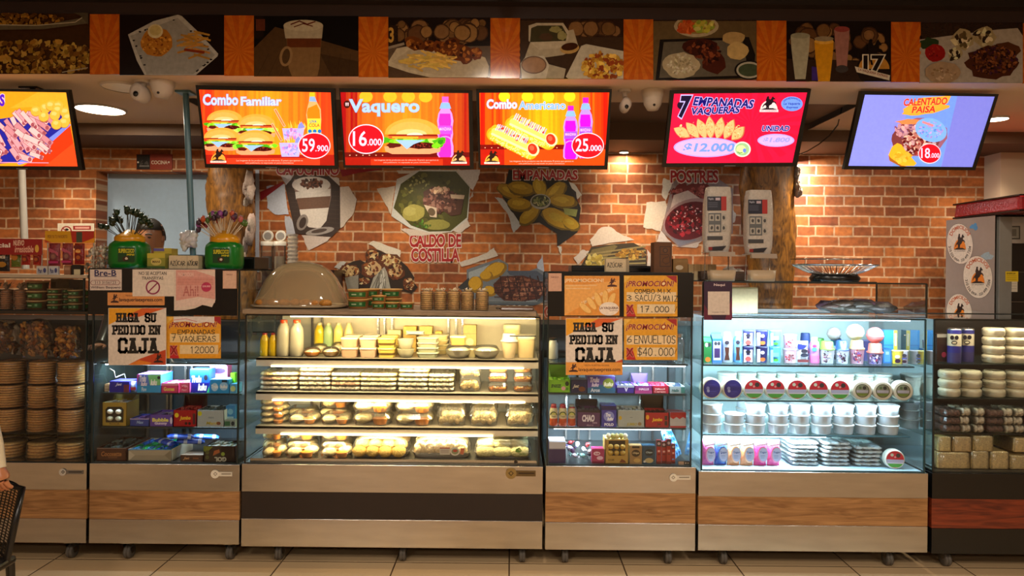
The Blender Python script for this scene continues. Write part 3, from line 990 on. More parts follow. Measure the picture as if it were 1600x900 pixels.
def pic3(a):
 a.rect(397, 22, 560, 123, '#0a0706')
 a.poly([(397, 75), (430, 42), (560, 80), (560, 123), (397, 123)], '#4a331c')
 a.poly([(500, 84), (560, 96), (560, 123), (520, 123)], '#3a2714')
 for i in range(9):
  a.line([(400 + i * 18, 122), (420 + i * 16, 84)], .6, '#33210f')
 a.rect(397, 24, 412, 60, '#1c100a')
 a.rect(400, 30, 414, 48, '#5a2a18')
 a.poly([(447, 50), (503, 50), (499, 106), (496, 119), (456, 119), (451, 106)], '#7a5a36')
 a.poly([(448, 54), (502, 54), (501, 74), (449, 74)], '#5c2c12')
 a.ell(447, 88, 10, 16, '#8a6a44', rot=10)
 a.ell(447, 88, 6, 12, '#4a331c', rot=10)
 a.poly([(443, 40), (505, 40), (503, 60), (446, 60)], '#a89a80')
 a.ell(474, 40, 31, 9, '#b5a78c')
 a.line([(455, 38), (468, 33), (480, 38), (492, 34)], 2, '#5a1c14')
 a.line([(460, 42), (474, 37), (488, 41)], 1.6, '#5a1c14')
def chips(a, cx, cyy, rx, ry, n, c, L=14, w_=3):
 for i in range(n):
  t, q = R.uniform(0, 6.28), math.sqrt(R.random())
  x, y, g = cx + rx * q * math.cos(t), cyy + ry * q * math.sin(t), R.uniform(-.5, .6)
  a.line([(x - L / 2, y - L / 2 * g), (x + L / 2, y + L / 2 * g)], w_, jit(c, .22))
def pic4(a):
 a.rect(607, 28, 766, 127, '#4c3826')
 logs(a, 607, 28, 766, 72, 34, 6, 17)
 a.poly([(607, 74), (766, 72), (766, 100), (607, 100)], '#5a4838')
 a.rect(607, 40, 622, 72, '#2a1a10')
 a.text('3', 608, 44, 615, 66, '#b88a3c', .03)
 a.line([(607, 75), (630, 69)], 4, '#8a7a66')
 a.poly([(607, 96), (620, 76), (640, 72), (730, 82), (758, 90), (764, 104), (762, 120), (750, 127), (690, 125), (640, 114), (607, 103)], '#b3a285')
 a.poly([(612, 97), (640, 78), (740, 90), (756, 104), (750, 118), (690, 119), (640, 109)], '#a8977a')
 for x, y, rx, ry, t in ((648, 68, 16, 11, 20), (672, 72, 12, 9, 0), (690, 76, 16, 10, 40), (712, 82, 18, 13, 20), (706, 68, 14, 8, -20), (727, 86, 13, 16, -20), (744, 84, 10, 10, 0)):
  a.blob(x, y, rx, ry, jit('#5e2c0e', .25), .12, 14, t)
  a.speck(x, y, rx * .7, ry * .7, 12, 2.2, ['#8a4c18', '#3a1808', '#a8682a'])
 chips(a, 668, 96, 40, 13, 70, '#c9a24c')
def pic5(a):
 a.rect(812, 32, 974, 128, '#3a281a')
 logs(a, 880, 32, 974, 58, 12, 8, 14, '#2c1a10')
 a.poly([(820, 90), (830, 62), (896, 46), (904, 74), (880, 86), (830, 93)], '#a89a80')
 a.poly([(826, 40), (838, 36), (880, 36), (888, 48), (888, 64), (872, 76), (842, 78), (826, 64)], '#b5a78e')
 a.poly([(830, 44), (840, 40), (878, 40), (886, 54), (884, 64), (828, 66)], '#3c3620')
 a.blob(868, 46, 9, 5, '#8a8250')
 a.blob(878, 56, 7, 7, '#8f8656')
 a.blob(854, 58, 11, 6, '#4a3422')
 a.ell(890, 76, 15, 8, '#b08c50', rot=-8)
 a.ell(890, 73, 13, 6, '#3a1c0c', rot=-8)
 a.poly([(884, 120), (908, 72), (916, 69), (974, 80), (974, 128), (894, 128)], '#b5aa94')
 a.speck(942, 104, 34, 20, 240, 2.6, ['#c99a38', '#e0b450', '#a87020', '#8a3c18'])
 a.poly([(850, 128), (854, 100), (884, 108), (880, 128)], '#a2967e')
 a.poly([(813, 100), (822, 88), (850, 88), (858, 102), (852, 128), (816, 128)], '#b8ad98')
 a.ell(834, 102, 20, 14, '#6e5440')
 a.ell(834, 102, 18, 12, '#9a7658')
def pic6(a):
 a.rect(1021, 33, 1182, 128, '#5c4a2e')
 a.ell(1088, 41, 35, 17, '#a89878')
 a.ell(1088, 40, 30, 13, '#8a6a34')
 a.speck(1074, 42, 14, 9, 40, 3, ['#b0441c', '#c8602a', '#a8481c'])
 a.speck(1100, 41, 14, 9, 40, 3, ['#b8a83c', '#8a9a34', '#c8bc60'])
 a.poly([(1031, 62), (1170, 58), (1180, 86), (1176, 122), (1024, 127)], '#17110d')
 a.poly([(1037, 66), (1160, 62), (1170, 118), (1030, 122)], '#5a5244')
 a.blob(1093, 74, 28, 14, '#3a160c', .12)
 a.blob(1116, 98, 19, 17, '#42190d', .12)
 a.speck(1100, 82, 26, 20, 80, 2, ['#5e2814', '#2a0e08', '#783c20'])
 a.blob(1064, 102, 29, 20, '#a89878', .08, 22)
 a.speck(1064, 102, 24, 16, 80, 1.6, ['#b8aa8c', '#948464', '#c4b89c'])
 a.blob(1146, 60, 18, 10, '#a88a58', .08)
 a.blob(1152, 80, 17, 14, '#b89a62', .06)
 a.ell(1170, 110, 23, 15, '#1a1410')
 a.ell(1170, 110, 20, 13, '#a09a88')
 a.ell(1170, 110, 17, 10, '#3c4630')
def glass_(a, x, y, w0, w1, h, c, c2):
 a.poly([(x - w0, y), (x + w0, y), (x + w0 * .9, y + h * .35), (x + w1, y + h), (x - w1, y + h), (x - w0 * .9, y + h * .35)], c)
 a.ell(x, y, w0, 4.5, c2)
def pic7(a):
 logs(a, 1229, 33, 1392, 128, 48, 6, 16, '#160c08')
 a.poly([(1229, 92), (1392, 96), (1392, 128), (1229, 128)], '#2c1c12')
 glass_(a, 1250, 56, 15, 8, 68, '#a09a82', '#8a8670')
 glass_(a, 1315, 46, 12, 8, 58, '#96665c', '#8a3c38')
 a.ell(1315, 108, 10, 6, '#3a3432')
 a.poly([(1268, 104), (1278, 106), (1284, 126), (1268, 126)], '#3a2470')
 glass_(a, 1287, 65, 15, 9, 63, '#c98a14', '#d8a23c')
 a.ell(1287, 61, 15, 4, '#8a7a60')
 a.ell(1365, 108, 27, 26, '#1c120c')
 a.ell(1365, 108, 24, 22, '#b07a2c', a0=180, a1=360)
 a.poly([(1340 + 44 * u, 60 + 44 * v) for u, v in Art.HORSE], '#160d0a')
 a.text('17', 1350, 88, 1379, 110, '#17100c', .04, out='#cfc4ae', ow=.05)
 a.poly([(1335, 104), (1390, 118), (1389, 126), (1338, 113)], '#c4b8a4')
 a.text('LA VAQUERIA EXPRESS', 1340, 112.5, 1387, 116.5, '#7a2014', .02, rot=14)
def pic8(a):
 a.rect(1437, 34, 1598, 131, '#2a1c14')
 for i in range(12):
  a.line([(1437, 40 + i * 3), (1500, 34 + i * 2)], .5, '#3a281c')
 a.poly([(1437, 62), (1560, 46), (1590, 44), (1598, 56), (1598, 131), (1437, 131)], '#a0968a')
 a.blob(1452, 68, 14, 9, '#26361c', .25)
 a.blob(1461, 83, 16, 14, '#8a1410', .06)
 a.speck(1461, 82, 11, 10, 16, 1, ['#a83020', '#5e0c0a'])
 for x, y, q in ((1504, 62, 17), (1538, 58, 17), (1492, 84, 11)):
  a.blob(x, y, q, q * .95, '#9a8a66', .16)
  a.speck(x, y, q * .8, q * .7, 16, 3.4, ['#c4b690', '#5a482c', '#2c2014', '#d0c4a0'])
 a.blob(1550, 98, 42, 26, '#43200f', .12, 22)
 a.blob(1570, 80, 22, 15, '#4e2a12', .14)
 a.speck(1552, 94, 36, 22, 260, 1.8, ['#63341a', '#2c120a', '#7c4826', '#3a1a2c'])
 a.blob(1472, 114, 28, 17, '#9a8064', .04, 22)
 a.speck(1472, 116, 20, 10, 34, 1.6, ['#a88e70', '#84694c', '#b59c80'])
def sun(a, x0, x1, y0, y1):
 a.rect(x0, y0, x1, y1, '#b4530f')
 cx, cyy = (x0 + x1) / 2, (y0 + y1) / 2 + 8
 for i in range(16):
  t0, t1 = 2 * math.pi * i / 16, 2 * math.pi * (i + .5) / 16
  P = [(cx, cyy)]
  for t in (t0, t1):
   dx, dy = math.cos(t), math.sin(t)
   k = min(abs((x1 - x0) / 2 / dx) if abs(dx) > 1e-6 else 1e9, ((y1 - cyy) if dy > 0 else (cyy - y0)) / abs(dy) if abs(dy) > 1e-6 else 1e9)
   P.append((cx + dx * k, cyy + dy * k))
  a.poly(P, '#c06416')
def bty(x):
 return 20.5 + x * .0098, 114.5 + x * .0098
PIC = [(-62, 140, pic1, 'menu photo panel of a browned gratin in a glass dish'), (187, 350, pic2, 'menu photo panel of rice mound and fries on a square white plate'),
  (397, 560, pic3, 'menu photo panel of a foamy coffee in a glass mug'), (607, 766, pic4, 'menu photo panel of fried chicken with fries on a white plate'),
  (812, 974, pic5, 'menu photo panel of soup bowl, coffee cup and scrambled eggs'), (1021, 1182, pic6, 'menu photo panel of grilled meat and rice on a black tray'),
  (1229, 1392, pic7, 'menu photo panel of three tall drinks before sawn logs'), (1437, 1598, pic8, 'menu photo panel of stewed meat, mushrooms and a strawberry')]
DISH = ['gratin', 'rice mound', 'coffee mug', 'fried chicken', 'soup bowl', 'grilled meat', 'three drinks', 'stewed meat']
for i, (x0, x1, fn, lab) in enumerate(PIC):
 ta, tb = bty((max(x0, 0) + x1) / 2)
 sheet('menu_photo_panel', lab + ' above the counter', 'menu panel', x0, ta, x1, tb, YF - .006, fn, '#2a1a10', 'banner', .005, 'menu photo panels along the soffit')
 ta, tb = bty(x1 + 23)
 nxt = DISH[i + 1] if i < 7 else None
 sheet('sunburst_panel', 'plain orange sunburst panel ' + ('between the %s and %s photos' % (DISH[i], nxt) if nxt else 'just past the stewed meat photo'), 'menu panel', x1 + .3, ta, x1 + 46.7, tb, YF - .006,
   lambda a, x1=x1, ta=ta, tb=tb: sun(a, x1 + .3, x1 + 46.7, ta, tb), '#8e4410', 'banner', .005, 'orange sunburst panels along the soffit')
# ---------------------------------------------------------------- hanging menu screens
def tv(label, outer, inner, tilt, fn, Y=3.575, yaw=0, scr='#000000'):
 cx, cyy = sum(p[0] for p in outer) / 4, sum(p[1] for p in outer) / 4
 c = W(cx, cyy, Y)
 t_, w_ = math.radians(tilt), math.radians(yaw)
 n = Vector((math.sin(w_) * math.cos(t_), -math.cos(w_) * math.cos(t_), -math.sin(t_)))
 def hit(p):
  d = px(*p)
  return CAM + d * ((c - CAM).dot(n) / d.dot(n))
 o = [hit(p) for p in outer]
 q = [hit(p) for p in inner]
 t = thing('menu_screen', label, 'television', c, 'menu screens hanging over the counter')
 b = MB()
 up = n * .004
 for i in range(4):
  j = (i + 1) % 4
  b.face([o[i] + up, o[j] + up, q[j] + up, q[i] + up], 'black')
  b.face([q[i] + up, q[j] + up, q[j], q[i]], 'black')
  b.face([o[j] + up, o[i] + up, o[i] - n * .022, o[j] - n * .022], 'black')
 bk = [p - n * .022 for p in o]
 cc = sum(bk, Vector()) / 4
 bi = [cc + (p - cc) * .7 - n * .03 for p in bk]
 for i in range(4):
  j = (i + 1) % 4
  b.face([bk[j], bk[i], bi[i], bi[j]], 'blackmat')
 b.face(bi, 'blackmat')
 b.build('bezel', t)
 b = MB()
 b.face(q[::-1], 'screen', scr)
 a = Art(b, q[0], n, 'screen')
 a.clip = list(inner)
 fn(a)
 b.build('screen', t)
 b = MB()
 top = cc - n * .04
 b.tube([top, top - n * .03, (top.x, top.y + .04, FZ)], .014, 'black', n=8)
 b.box(top.x - .05, top.x + .05, top.y + .0, top.y + .08, FZ - .01, FZ - .001, 'black')
 b.build('ceiling_mount', t)
 b = MB()
 e = (o[2] + o[3]) / 2
 ax = (o[2] - o[3]).normalized()
 uu = (o[0] - o[3]).normalized() * .006
 b.face([e - ax * .03 + uu * .5 + up * 1.1, e + ax * .03 + uu * .5 + up * 1.1, e + ax * .03 + uu * 1.2 + up * 1.1, e - ax * .03 + uu * 1.2 + up * 1.1], 'gloss', '#6a6a6c')
 b.build('name_plate', t)
 return t
def woodbg(a, x0, y0, x1, y1, mid, edge, n=60):
 me, ee = lin(mid), lin(edge)
 for i in range(n):
  u = (i + .5) / n
  k = max(0, 1 - abs(u - .5) * 2.1) ** 1.15
  k = max(0, min(1, k + R.uniform(-.16, .16)))
  xa, xb = x0 + (x1 - x0) * i / n, x0 + (x1 - x0) * (i + 1) / n
  a.rect(xa, y0, xb, y1, [ee[j] + (me[j] - ee[j]) * k for j in range(3)])
def burger(a, cx, cyy, w_, up=True):
 h = w_ * .62
 a.poly([(cx - w_ * .5, cyy + h * .28), (cx + w_ * .5, cyy + h * .28), (cx + w_ * .48, cyy + h * .44), (cx + w_ * .3, cyy + h * .5), (cx - w_ * .36, cyy + h * .5), (cx - w_ * .48, cyy + h * .42)], '#f0a070')
 for i in range(14):
  a.blob(cx - w_ * .5 + w_ * i / 13, cyy + h * .12 + R.uniform(-.03, .05) * h, w_ * .075, h * .09, R.choice(['#7ad81c', '#9ae83c', '#4cae14', '#b8ee60']), .3, 9)
 a.blob(cx + w_ * .16, cyy + h * .26, w_ * .27, h * .09, '#4a100c', .12, 18)
 a.blob(cx - w_ * .34, cyy + h * .25, w_ * .12, h * .08, '#5a1810', .2, 12)
 a.speck(cx + w_ * .14, cyy + h * .25, w_ * .22, h * .06, 26, w_ * .013, ['#8a2c20', '#2c0806'])
 a.poly([(cx - w_ * .3, cyy + h * .1), (cx + w_ * .22, cyy + h * .1), (cx + w_ * .02, cyy + h * .22), (cx - w_ * .1, cyy + h * .36), (cx - w_ * .2, cyy + h * .22)], '#9cc4ea')
 a.rect(cx - w_ * .42, cyy - h * .06, cx + w_ * .44, cyy + h * .06, '#e8602a')
 a.rect(cx - w_ * .36, cyy + h * .0, cx + w_ * .1, cyy + h * .05, '#f0b030')
 a.poly([(cx - w_ * .46, cyy - h * .02), (cx - w_ * .3, cyy - h * .12), (cx + w_ * .4, cyy - h * .1), (cx + w_ * .46, cyy)], '#8a180c')
 a.ell(cx, cyy - h * .06, w_ * .49, h * .46, '#f5a83e', a0=180, a1=360, n=26)
 a.ell(cx - w_ * .03, cyy - h * .08, w_ * .40, h * .34, '#f6b052', a0=180, a1=360, n=22)
 a.ell(cx - w_ * .02, cyy - h * .06, w_ * .27, h * .15, '#f4cc84', a0=180, a1=360, n=18)
 a.ell(cx + w_ * .04, cyy - h * .04, w_ * .14, h * .07, '#dfe0c8', a0=180, a1=360, n=14)
def sbottle(a, x, y0, y1, w_, c, hi, cap, lab):
 h = y1 - y0
 P = [(.16, 0), (.16, .08), (.2, .12), (.2, .17), (.42, .28), (.5, .4), (.44, .52), (.48, .62), (.42, .72), (.5, .82), (.5, .96), (.4, 1)]
 a.poly([(x - w_ * p, y0 + h * q) for p, q in P] + [(x + w_ * p, y0 + h * q) for p, q in P[::-1]], hi)
 a.poly([(x - w_ * p * .8, y0 + h * q) for p, q in P[4:]] + [(x + w_ * p * .72, y0 + h * q) for p, q in P[4:][::-1]], c)
 a.rect(x - w_ * .2, y0, x + w_ * .2, y0 + h * .09, cap)
 a.poly([(x - w_ * .24, y0 + h * .1), (x + w_ * .24, y0 + h * .1), (x + w_ * .36, y0 + h * .2), (x - w_ * .36, y0 + h * .2)], '#88b8ee')
 if lab:
  a.rect(x - w_ * .42, y0 + h * .48, x + w_ * .42, y0 + h * .62, lab)
  a.text('MANZANA', x - w_ * .36, y0 + h * .51, x + w_ * .36, y0 + h * .56, '#f4c8f8', .01)
 a.ell(x, y0 + h * .7, w_ * .34, h * .05, hi, a0=180, a1=360, n=12)
 a.ell(x, y0 + h * .71, w_ * .28, h * .04, c, a0=180, a1=360, n=12)
def price(a, cx, cyy, rx, ry, big, small, x0=.8):
 a.ell(cx, cyy, rx, ry, '#f6dcec', n=36)
 a.ell(cx, cyy, rx * .95, ry * .93, '#ee1020', n=36)
 xm = cx - rx * .8 + rx * .82
 a.text(big, cx - rx * .74, cyy - ry * .52, xm, cyy + ry * .45, '#f0d4f4', .015)
 a.text(small, xm + rx * .06, cyy - ry * .02, cx + rx * .85, cyy + ry * .42, '#f0d4f4', .02)
FINE1 = 'Las imagenes de los productos son de referencia. El precio que aparece es'
FINE2 = 'solo publicitario, no expresado en pesos colombianos'
def tv1(a):
 a.at(0, 130, 6.43)
 a.rect(-420, 60, 800, 850, '#f8a21c')
 a.poly([(100, 250), (430, 60), (690, 90), (690, 400), (320, 240)], '#f9b02c')
 a.poly([(300, 790), (700, 390), (720, 500), (790, 850), (200, 850)], '#f83a12')
 a.poly([(430, 850), (740, 600), (790, 850)], '#fa4c1c')
 a.text('S', 3, 118, 42, 225, '#5a1ccc', .05, out='#f6c8d8', ow=.05)
 a.poly([(-420, 420), (200, 330), (330, 280), (560, 280), (712, 350), (690, 420), (300, 780), (-420, 850)], '#24249a')
 a.poly([(690, 400), (712, 420), (300, 790), (190, 820), (170, 800)], '#7c8cf0')
 for i in range(70):
  x, y = R.uniform(-300, 520), R.uniform(330, 760)
  if y < 600 - x * .6 - 150 or y > 1000 - x * .72 or x + y * .2 > 600:
   continue
  t = R.uniform(.3, 1.2)
  L, wd = R.uniform(40, 75), R.uniform(38, 56)
  a.line([(x - L * math.cos(t), y - L * math.sin(t)), (x + L * math.cos(t), y + L * math.sin(t))], wd + 8, '#7a3a44')
  a.line([(x - L * math.cos(t), y - L * math.sin(t)), (x + L * math.cos(t), y + L * math.sin(t))], wd, R.choice(['#f0b4b4', '#e8a0a8', '#d88c94', '#f4c4c0']))
  a.ell(x + L * math.cos(t), y + L * math.sin(t), 18, 22, '#a8505a')
 for x, y in ((365, 280), (460, 250), (515, 225), (590, 230), (585, 270), (660, 290), (555, 320), (445, 335), (680, 345), (650, 395), (572, 412)):
  a.ell(x, y + 4, 54, 52, '#b8741c')
  a.ell(x, y, 52, 50, '#f0b840')
  a.blob(x - 6, y - 14, 28, 20, '#f6d070', .2)
 a.line([(0, 795), (490, 800)], 8, '#f8a0b8')
def tv2(a):
 a.at(305, 130, 6.667)
 woodbg(a, 30, 60, 1480, 870, '#fba01e', '#dc3416')
 a.rect(90, 745, 1480, 870, '#a81c10')
 a.rect(330, 780, 1300, 860, '#d83c1c')
 a.text('Combo', 85, 118, 445, 225, '#c8d8fa', .035, out='#5a78d8', ow=.02)
 a.text('Familiar', 480, 145, 895, 230, '#c8d8fa', .035, out='#5a78d8', ow=.02)
 for x, y, w_ in ((310, 400, 380), (640, 450, 400), (280, 585, 380), (630, 620, 410)):
  burger(a, x, y, w_)
 for x, y in ((1020, 470), (990, 620)):
  for i in range(10):
   a.poly([(x - 90 + i * 22, y + 10), (x - 100 + i * 24, y - R.uniform(40, 90)), (x - 76 + i * 24, y - 20), (x - 70 + i * 22, y + 10)], R.choice(['#f8b028', '#f0941c', '#fcc850']))
  a.poly([(x + 60, y - 40), (x + 90, y - 70), (x + 130, y - 10), (x + 50, y + 10)], '#8a90e0')
  a.poly([(x - 110, y), (x + 120, y), (x + 95, y + 145), (x - 85, y + 145)], '#b8b4f4')
  a.speck(x, y + 70, 80, 55, 40, 12, ['#d080d0', '#9898ea', '#e8b0e0'])
  a.line([(x - 180, y - 190), (x - 90, y - 30)], 26, '#f4b8a0')
  a.line([(x - 180, y - 190), (x - 90, y - 30)], 14, '#f08030')
 h = 1
 a.poly([(1195, 100), (1250, 100), (1252, 150), (1275, 200), (1312, 270), (1318, 380), (1310, 480), (1325, 540), (1180, 540), (1172, 420), (1160, 330), (1172, 260), (1190, 190)], '#f8b070')
 a.poly([(1180, 260), (1270, 220), (1300, 280), (1306, 370), (1176, 370), (1168, 310)], '#f88414')
 a.poly([(1190, 190), (1200, 140), (1250, 140), (1272, 195)], '#8ab0e0')
 a.rect(1195, 96, 1250, 140, '#fbc020')
 a.rect(1172, 368, 1312, 520, '#f8dc40')
 a.text('UVA', 1200, 385, 1270, 412, '#2a70a8', .03)
 a.text('COLA', 1190, 420, 1300, 455, '#e86430', .03)
 for i in range(3):
  a.ell(1200 + i * 50, 500, 20, 20, '#1c78c8')
 price(a, 1245, 650, 168, 138, '59', '.900')
 a.logo(165, 680, 330, 828, disc='#f0a038', ribbon='#f0d8c8')
 a.text(FINE1, 435, 795, 1125, 818, '#f0b8a0')
 a.text(FINE2, 530, 820, 1030, 842, '#f0b8a0')
def tv3(a):
 a.at(530, 130, 6.665)
 woodbg(a, 0, 90, 1420, 860, '#fb9420', '#a80c10')
 for x in (280, 530, 720, 900):
  a.ell(x, 140, 70, 60, '#fcb828')
 a.rect(20, 720, 1420, 770, '#6a0c0a')
 a.rect(30, 770, 1420, 860, '#a8180c')
 a.rect(330, 790, 1080, 858, '#c83414')
 for i in range(6):
  a.ell(112 + i * 68, 750, 7, 5, '#f0b890')
 a.ell(82, 220, 34, 40, '#3a100c')
 a.text('"', 68, 205, 98, 235, '#e0c0c8', .02)
 a.text('Vaquero', 112, 172, 830, 340, '#a8cdf2', .03, out='#5c88d0', ow=.012)
 sbottle(a, 1105, 140, 770, 170, '#ff2cc4', '#d890f0', '#ff5cd0', '#c050e0')
 burger(a, 765, 555, 590)
 for i in range(12):
  a.blob(1000 + R.uniform(0, 90), 610 + R.uniform(-30, 60), 34, 26, R.choice(['#4cae14', '#7ad81c', '#2c8a10']), .3, 9)
 price(a, 283, 582, 185, 155, '16', '.000')
 a.logo(1165, 695, 1330, 838, disc='#f0b070', ribbon='#f4dcd0')
 a.text(FINE1, 368, 792, 1035, 812, '#f0b8a8')
 a.text(FINE2, 460, 818, 945, 836, '#f0b8a8')
def capsule(a, ax, ay, bx, by, w_, c):
 a.line([(ax, ay), (bx, by)], w_, c, 0)
 a.ell(ax, ay, w_ / 2, w_ / 2, c)
 a.ell(bx, by, w_ / 2, w_ / 2, c)
def hotdog(a, x, y):
 ax, ay = x + 400, y + 190
 capsule(a, x, y + 30, ax - 20, ay + 30, 150, '#f0a818')
 capsule(a, x - 6, y + 40, ax - 40, ay + 40, 104, '#f6c030')
 for i in range(110):
  t = R.random()
  a.ell(x + 380 * t + R.uniform(-50, 20), y + 190 * t + R.uniform(45, 100), 6, 5, '#f8e0a0', n=6)
 capsule(a, x + 20, y - 20, ax - 10, ay - 20, 96, '#f0b428')
 capsule(a, x + 10, y, ax - 16, ay - 4, 66, '#e8e468')
 capsule(a, x - 16, y + 28, ax - 20, ay + 26, 24, '#c8f0a8')
 for i in range(17):
  t = i / 16
  bx, by = x + 34 + 310 * t, y - 52 + 150 * t + R.uniform(-10, 8)
  a.ell(bx + R.uniform(-14, 14), by + R.uniform(-6, 34), 17, 13, R.choice(['#d82818', '#f0b020', '#f6d860', '#c83818']), n=9)
  capsule(a, bx - 14, by + 30, bx + 14, by - 24, 12, R.choice(['#c8cce0', '#a8b0d8', '#e0d8d0']))
 a.ell(ax + 10, ay - 2, 62, 72, '#d8ecb0', rot=-25)
 a.ell(ax + 4, ay - 6, 48, 58, '#e03018', rot=-25)
 a.ell(ax - 4, ay - 16, 24, 28, '#f06040', rot=-25)
def tv4(a):
 a.at(740, 130, 6.668)
 woodbg(a, 50, 95, 1420, 860, '#fbb414', '#e01808')
 for x in (320, 560, 780, 1000):
  a.ell(x, 140, 60, 56, '#fcd820')
 a.rect(60, 640, 1400, 690, '#7a0c08')
 a.rect(60, 690, 1400, 855, '#f0480c')
 a.rect(60, 690, 320, 855, '#b81c0c')
 for i in range(12):
  a.ell(120 + i * 68, 672, 6, 5, '#f8b890')
 a.text('Combo', 140, 172, 450, 262, '#d8e4fa', .035, out='#5a70c8', ow=.025)
 a.text('Americano', 475, 190, 955, 270, '#88b8f4', .035, out='#d8d8f4', ow=.025)
 hotdog(a, 400, 400)
 hotdog(a, 210, 500)
 sbottle(a, 1165, 150, 780, 150, '#f00cf0', '#b890ee', '#e818c8', '#a050e0')
 sbottle(a, 1010, 235, 790, 155, '#f00cf0', '#b890ee', '#e818c8', '#a050e0')
 price(a, 1187, 648, 168, 134, '25', '.000')
 a.logo(112, 698, 272, 840, disc='#f0b040', ribbon='#f4e0d0')
 a.text(FINE1, 378, 802, 1040, 824, '#f8c0b0')
 a.text(FINE2, 470, 828, 945, 846, '#f8c0b0')
def tv5(a):
 a.at(1030, 130, 6.667)
 a.rect(60, 90, 1550, 840, '#e61440')
 for i in range(22):
  t0, t1 = math.radians(i * 360 / 22), math.radians(i * 360 / 22 + 9)
  a.poly([(960, 440), (960 + 560 * math.cos(t0), 440 + 390 * math.sin(t0)), (960 + 560 * math.cos(t1), 440 + 390 * math.sin(t1))], '#d41038')
 a.ell(230, 230, 44, 44, '#1a0c28')
 a.text('7', 215, 145, 325, 345, '#150c2c', .05, .25, out='#b8b4f4', ow=.045)
 a.text('EMPANADAS', 355, 160, 985, 245, '#140a6c', .03, .25, out='#b4b4f8', ow=.05, rot=3)
 a.text('VAQUERAS', 345, 250, 840, 330, '#140a6c', .03, .25, out='#b4b4f8', ow=.05, rot=-2)
 a.logo(1045, 130, 1240, 300, disc='#f0d8d8', dark='#1c1018', ribbon='#f4d8e0')
 a.ell(1382, 215, 112, 76, '#6c98f4', n=30)
 a.arc('SANDWICH', 1382, 215, 86, 50, 205, 335, 18, '#1c2c9c')
 a.text('La Vaqueria', 1295, 200, 1465, 232, '#1a30a0', .02, .2)
 a.text('Express', 1325, 240, 1445, 268, '#1a30a0', .02, .2)
 E_ = [(235, 520, -62, 100), (345, 495, -40, 110), (440, 480, -22, 118), (525, 465, -4, 124), (622, 470, 12, 122), (722, 480, 26, 118), (815, 520, 44, 100)]
 for x, y, t, L in E_[::1]:
  ca, sa = math.cos(math.radians(t)), math.sin(math.radians(t))
  def pt(u, v):
   return (x + u * ca - v * sa, y + u * sa + v * ca)
  P = [pt(56 * math.sin(math.pi * k / 10) * (1 if k < 11 else 0) + 6, -L + 2 * L * k / 10) for k in range(11)] + [pt(-50 * math.sin(math.pi * k / 10) * .9, -L + 2 * L * k / 10) for k in range(9, 0, -1)]
  a.poly(P, '#b8784a')
  P = [((p[0] - x) * .9 + x - 4, (p[1] - y) * .92 + y - 4) for p in P]
  a.poly(P, '#e8b878')
  a.speck(x, y - 10, 38, 80, 26, 5, ['#f4cc94', '#d09a5c', '#c88a50'])
 a.ell(490, 668, 342, 102, '#a8a0f4', n=40)
 a.ell(490, 668, 326, 90, '#d8b0dc', n=40)
 a.text('$12.000', 250, 628, 780, 722, '#7098f4', .035, .2)
 a.ell(862, 688, 88, 80, '#d0e4d8', n=26)
 a.ell(862, 688, 72, 66, '#9cc48c', n=26)
 a.ell(850, 690, 50, 44, '#d8e8a0', n=20)
 a.ell(885, 700, 18, 22, '#6888e8', n=12)
 a.line([(815, 715), (835, 728), (860, 722)], 8, '#4a9440')
 a.text('UNIDAD', 1070, 445, 1350, 498, '#161078', .03, .25, out='#c8c4fc', ow=.05)
 a.ell(1212, 595, 192, 68, '#b0a0f0', n=34)
 a.ell(1212, 595, 180, 58, '#ccb0e8', n=34)
 a.text('$1.800', 1080, 568, 1355, 618, '#9a9af0', .035, .2)
def tv6(a):
 a.at(1310, 130, 6.154)
 a.rect(60, 90, 1540, 840, '#8890f4')
 a.poly([(1140, 120), (1530, 120), (1300, 810), (990, 810)], '#7c80e0')
 a.poly([(640, 110), (1145, 120), (985, 810), (440, 800)], '#7098ec')
 a.poly([(640, 110), (700, 110), (520, 800), (440, 800)], '#8890f4')
 a.blob(830, 250, 225, 50, '#f0a834', .1, 20, -8)
 a.poly([(800, 140), (1085, 118), (1050, 190), (930, 260), (640, 300), (620, 250)], '#f2ac38')
 a.text('CALENTADO', 630, 145, 1045, 210, '#e42c1c', .03, .25, out='#f4c070', ow=.02, rot=-2)
 a.text('PAISA', 705, 222, 925, 282, '#e42c1c', .03, .25, out='#f4c070', ow=.02, rot=-2)
 a.blob(780, 520, 270, 185, '#9a5c70', .06, 24, -8)
 a.blob(740, 540, 230, 160, '#7a3838', .06, 24)
 a.speck(660, 450, 110, 80, 70, 16, ['#b87c88', '#d8a0a0', '#7c5070', '#c48c94'])
 a.speck(760, 580, 160, 110, 150, 15, ['#8a2c28', '#5a1414', '#d8b09c', '#b87868', '#c4a0a0'])
 a.blob(690, 370, 130, 26, '#e8884c', .2)
 a.ell(885, 450, 155, 112, '#7cb0f4', rot=18, n=26)
 a.speck(885, 450, 120, 80, 60, 8, ['#a0a8e8', '#6494e4', '#b498d8'])
 a.line([(810, 375), (895, 405)], 22, '#e08890')
 a.poly([(475, 690), (510, 610), (560, 575), (600, 590), (640, 650), (745, 770), (720, 795), (600, 795), (500, 740)], '#eeb028')
 a.poly([(475, 690), (500, 720), (600, 790), (660, 800), (590, 800), (485, 745)], '#a8601c')
 a.speck(600, 700, 80, 60, 20, 16, ['#f6c040', '#e8a020'])
 price(a, 870, 675, 108, 97, '18', '.000')
tv('menu screen showing shredded chicharron strips and potato balls on a blue tray', [(-60, 138), (108, 140), (130, 266), (-60, 264)], [(-55, 142), (104, 144.5), (122, 260), (-55, 259)], 13, tv1)
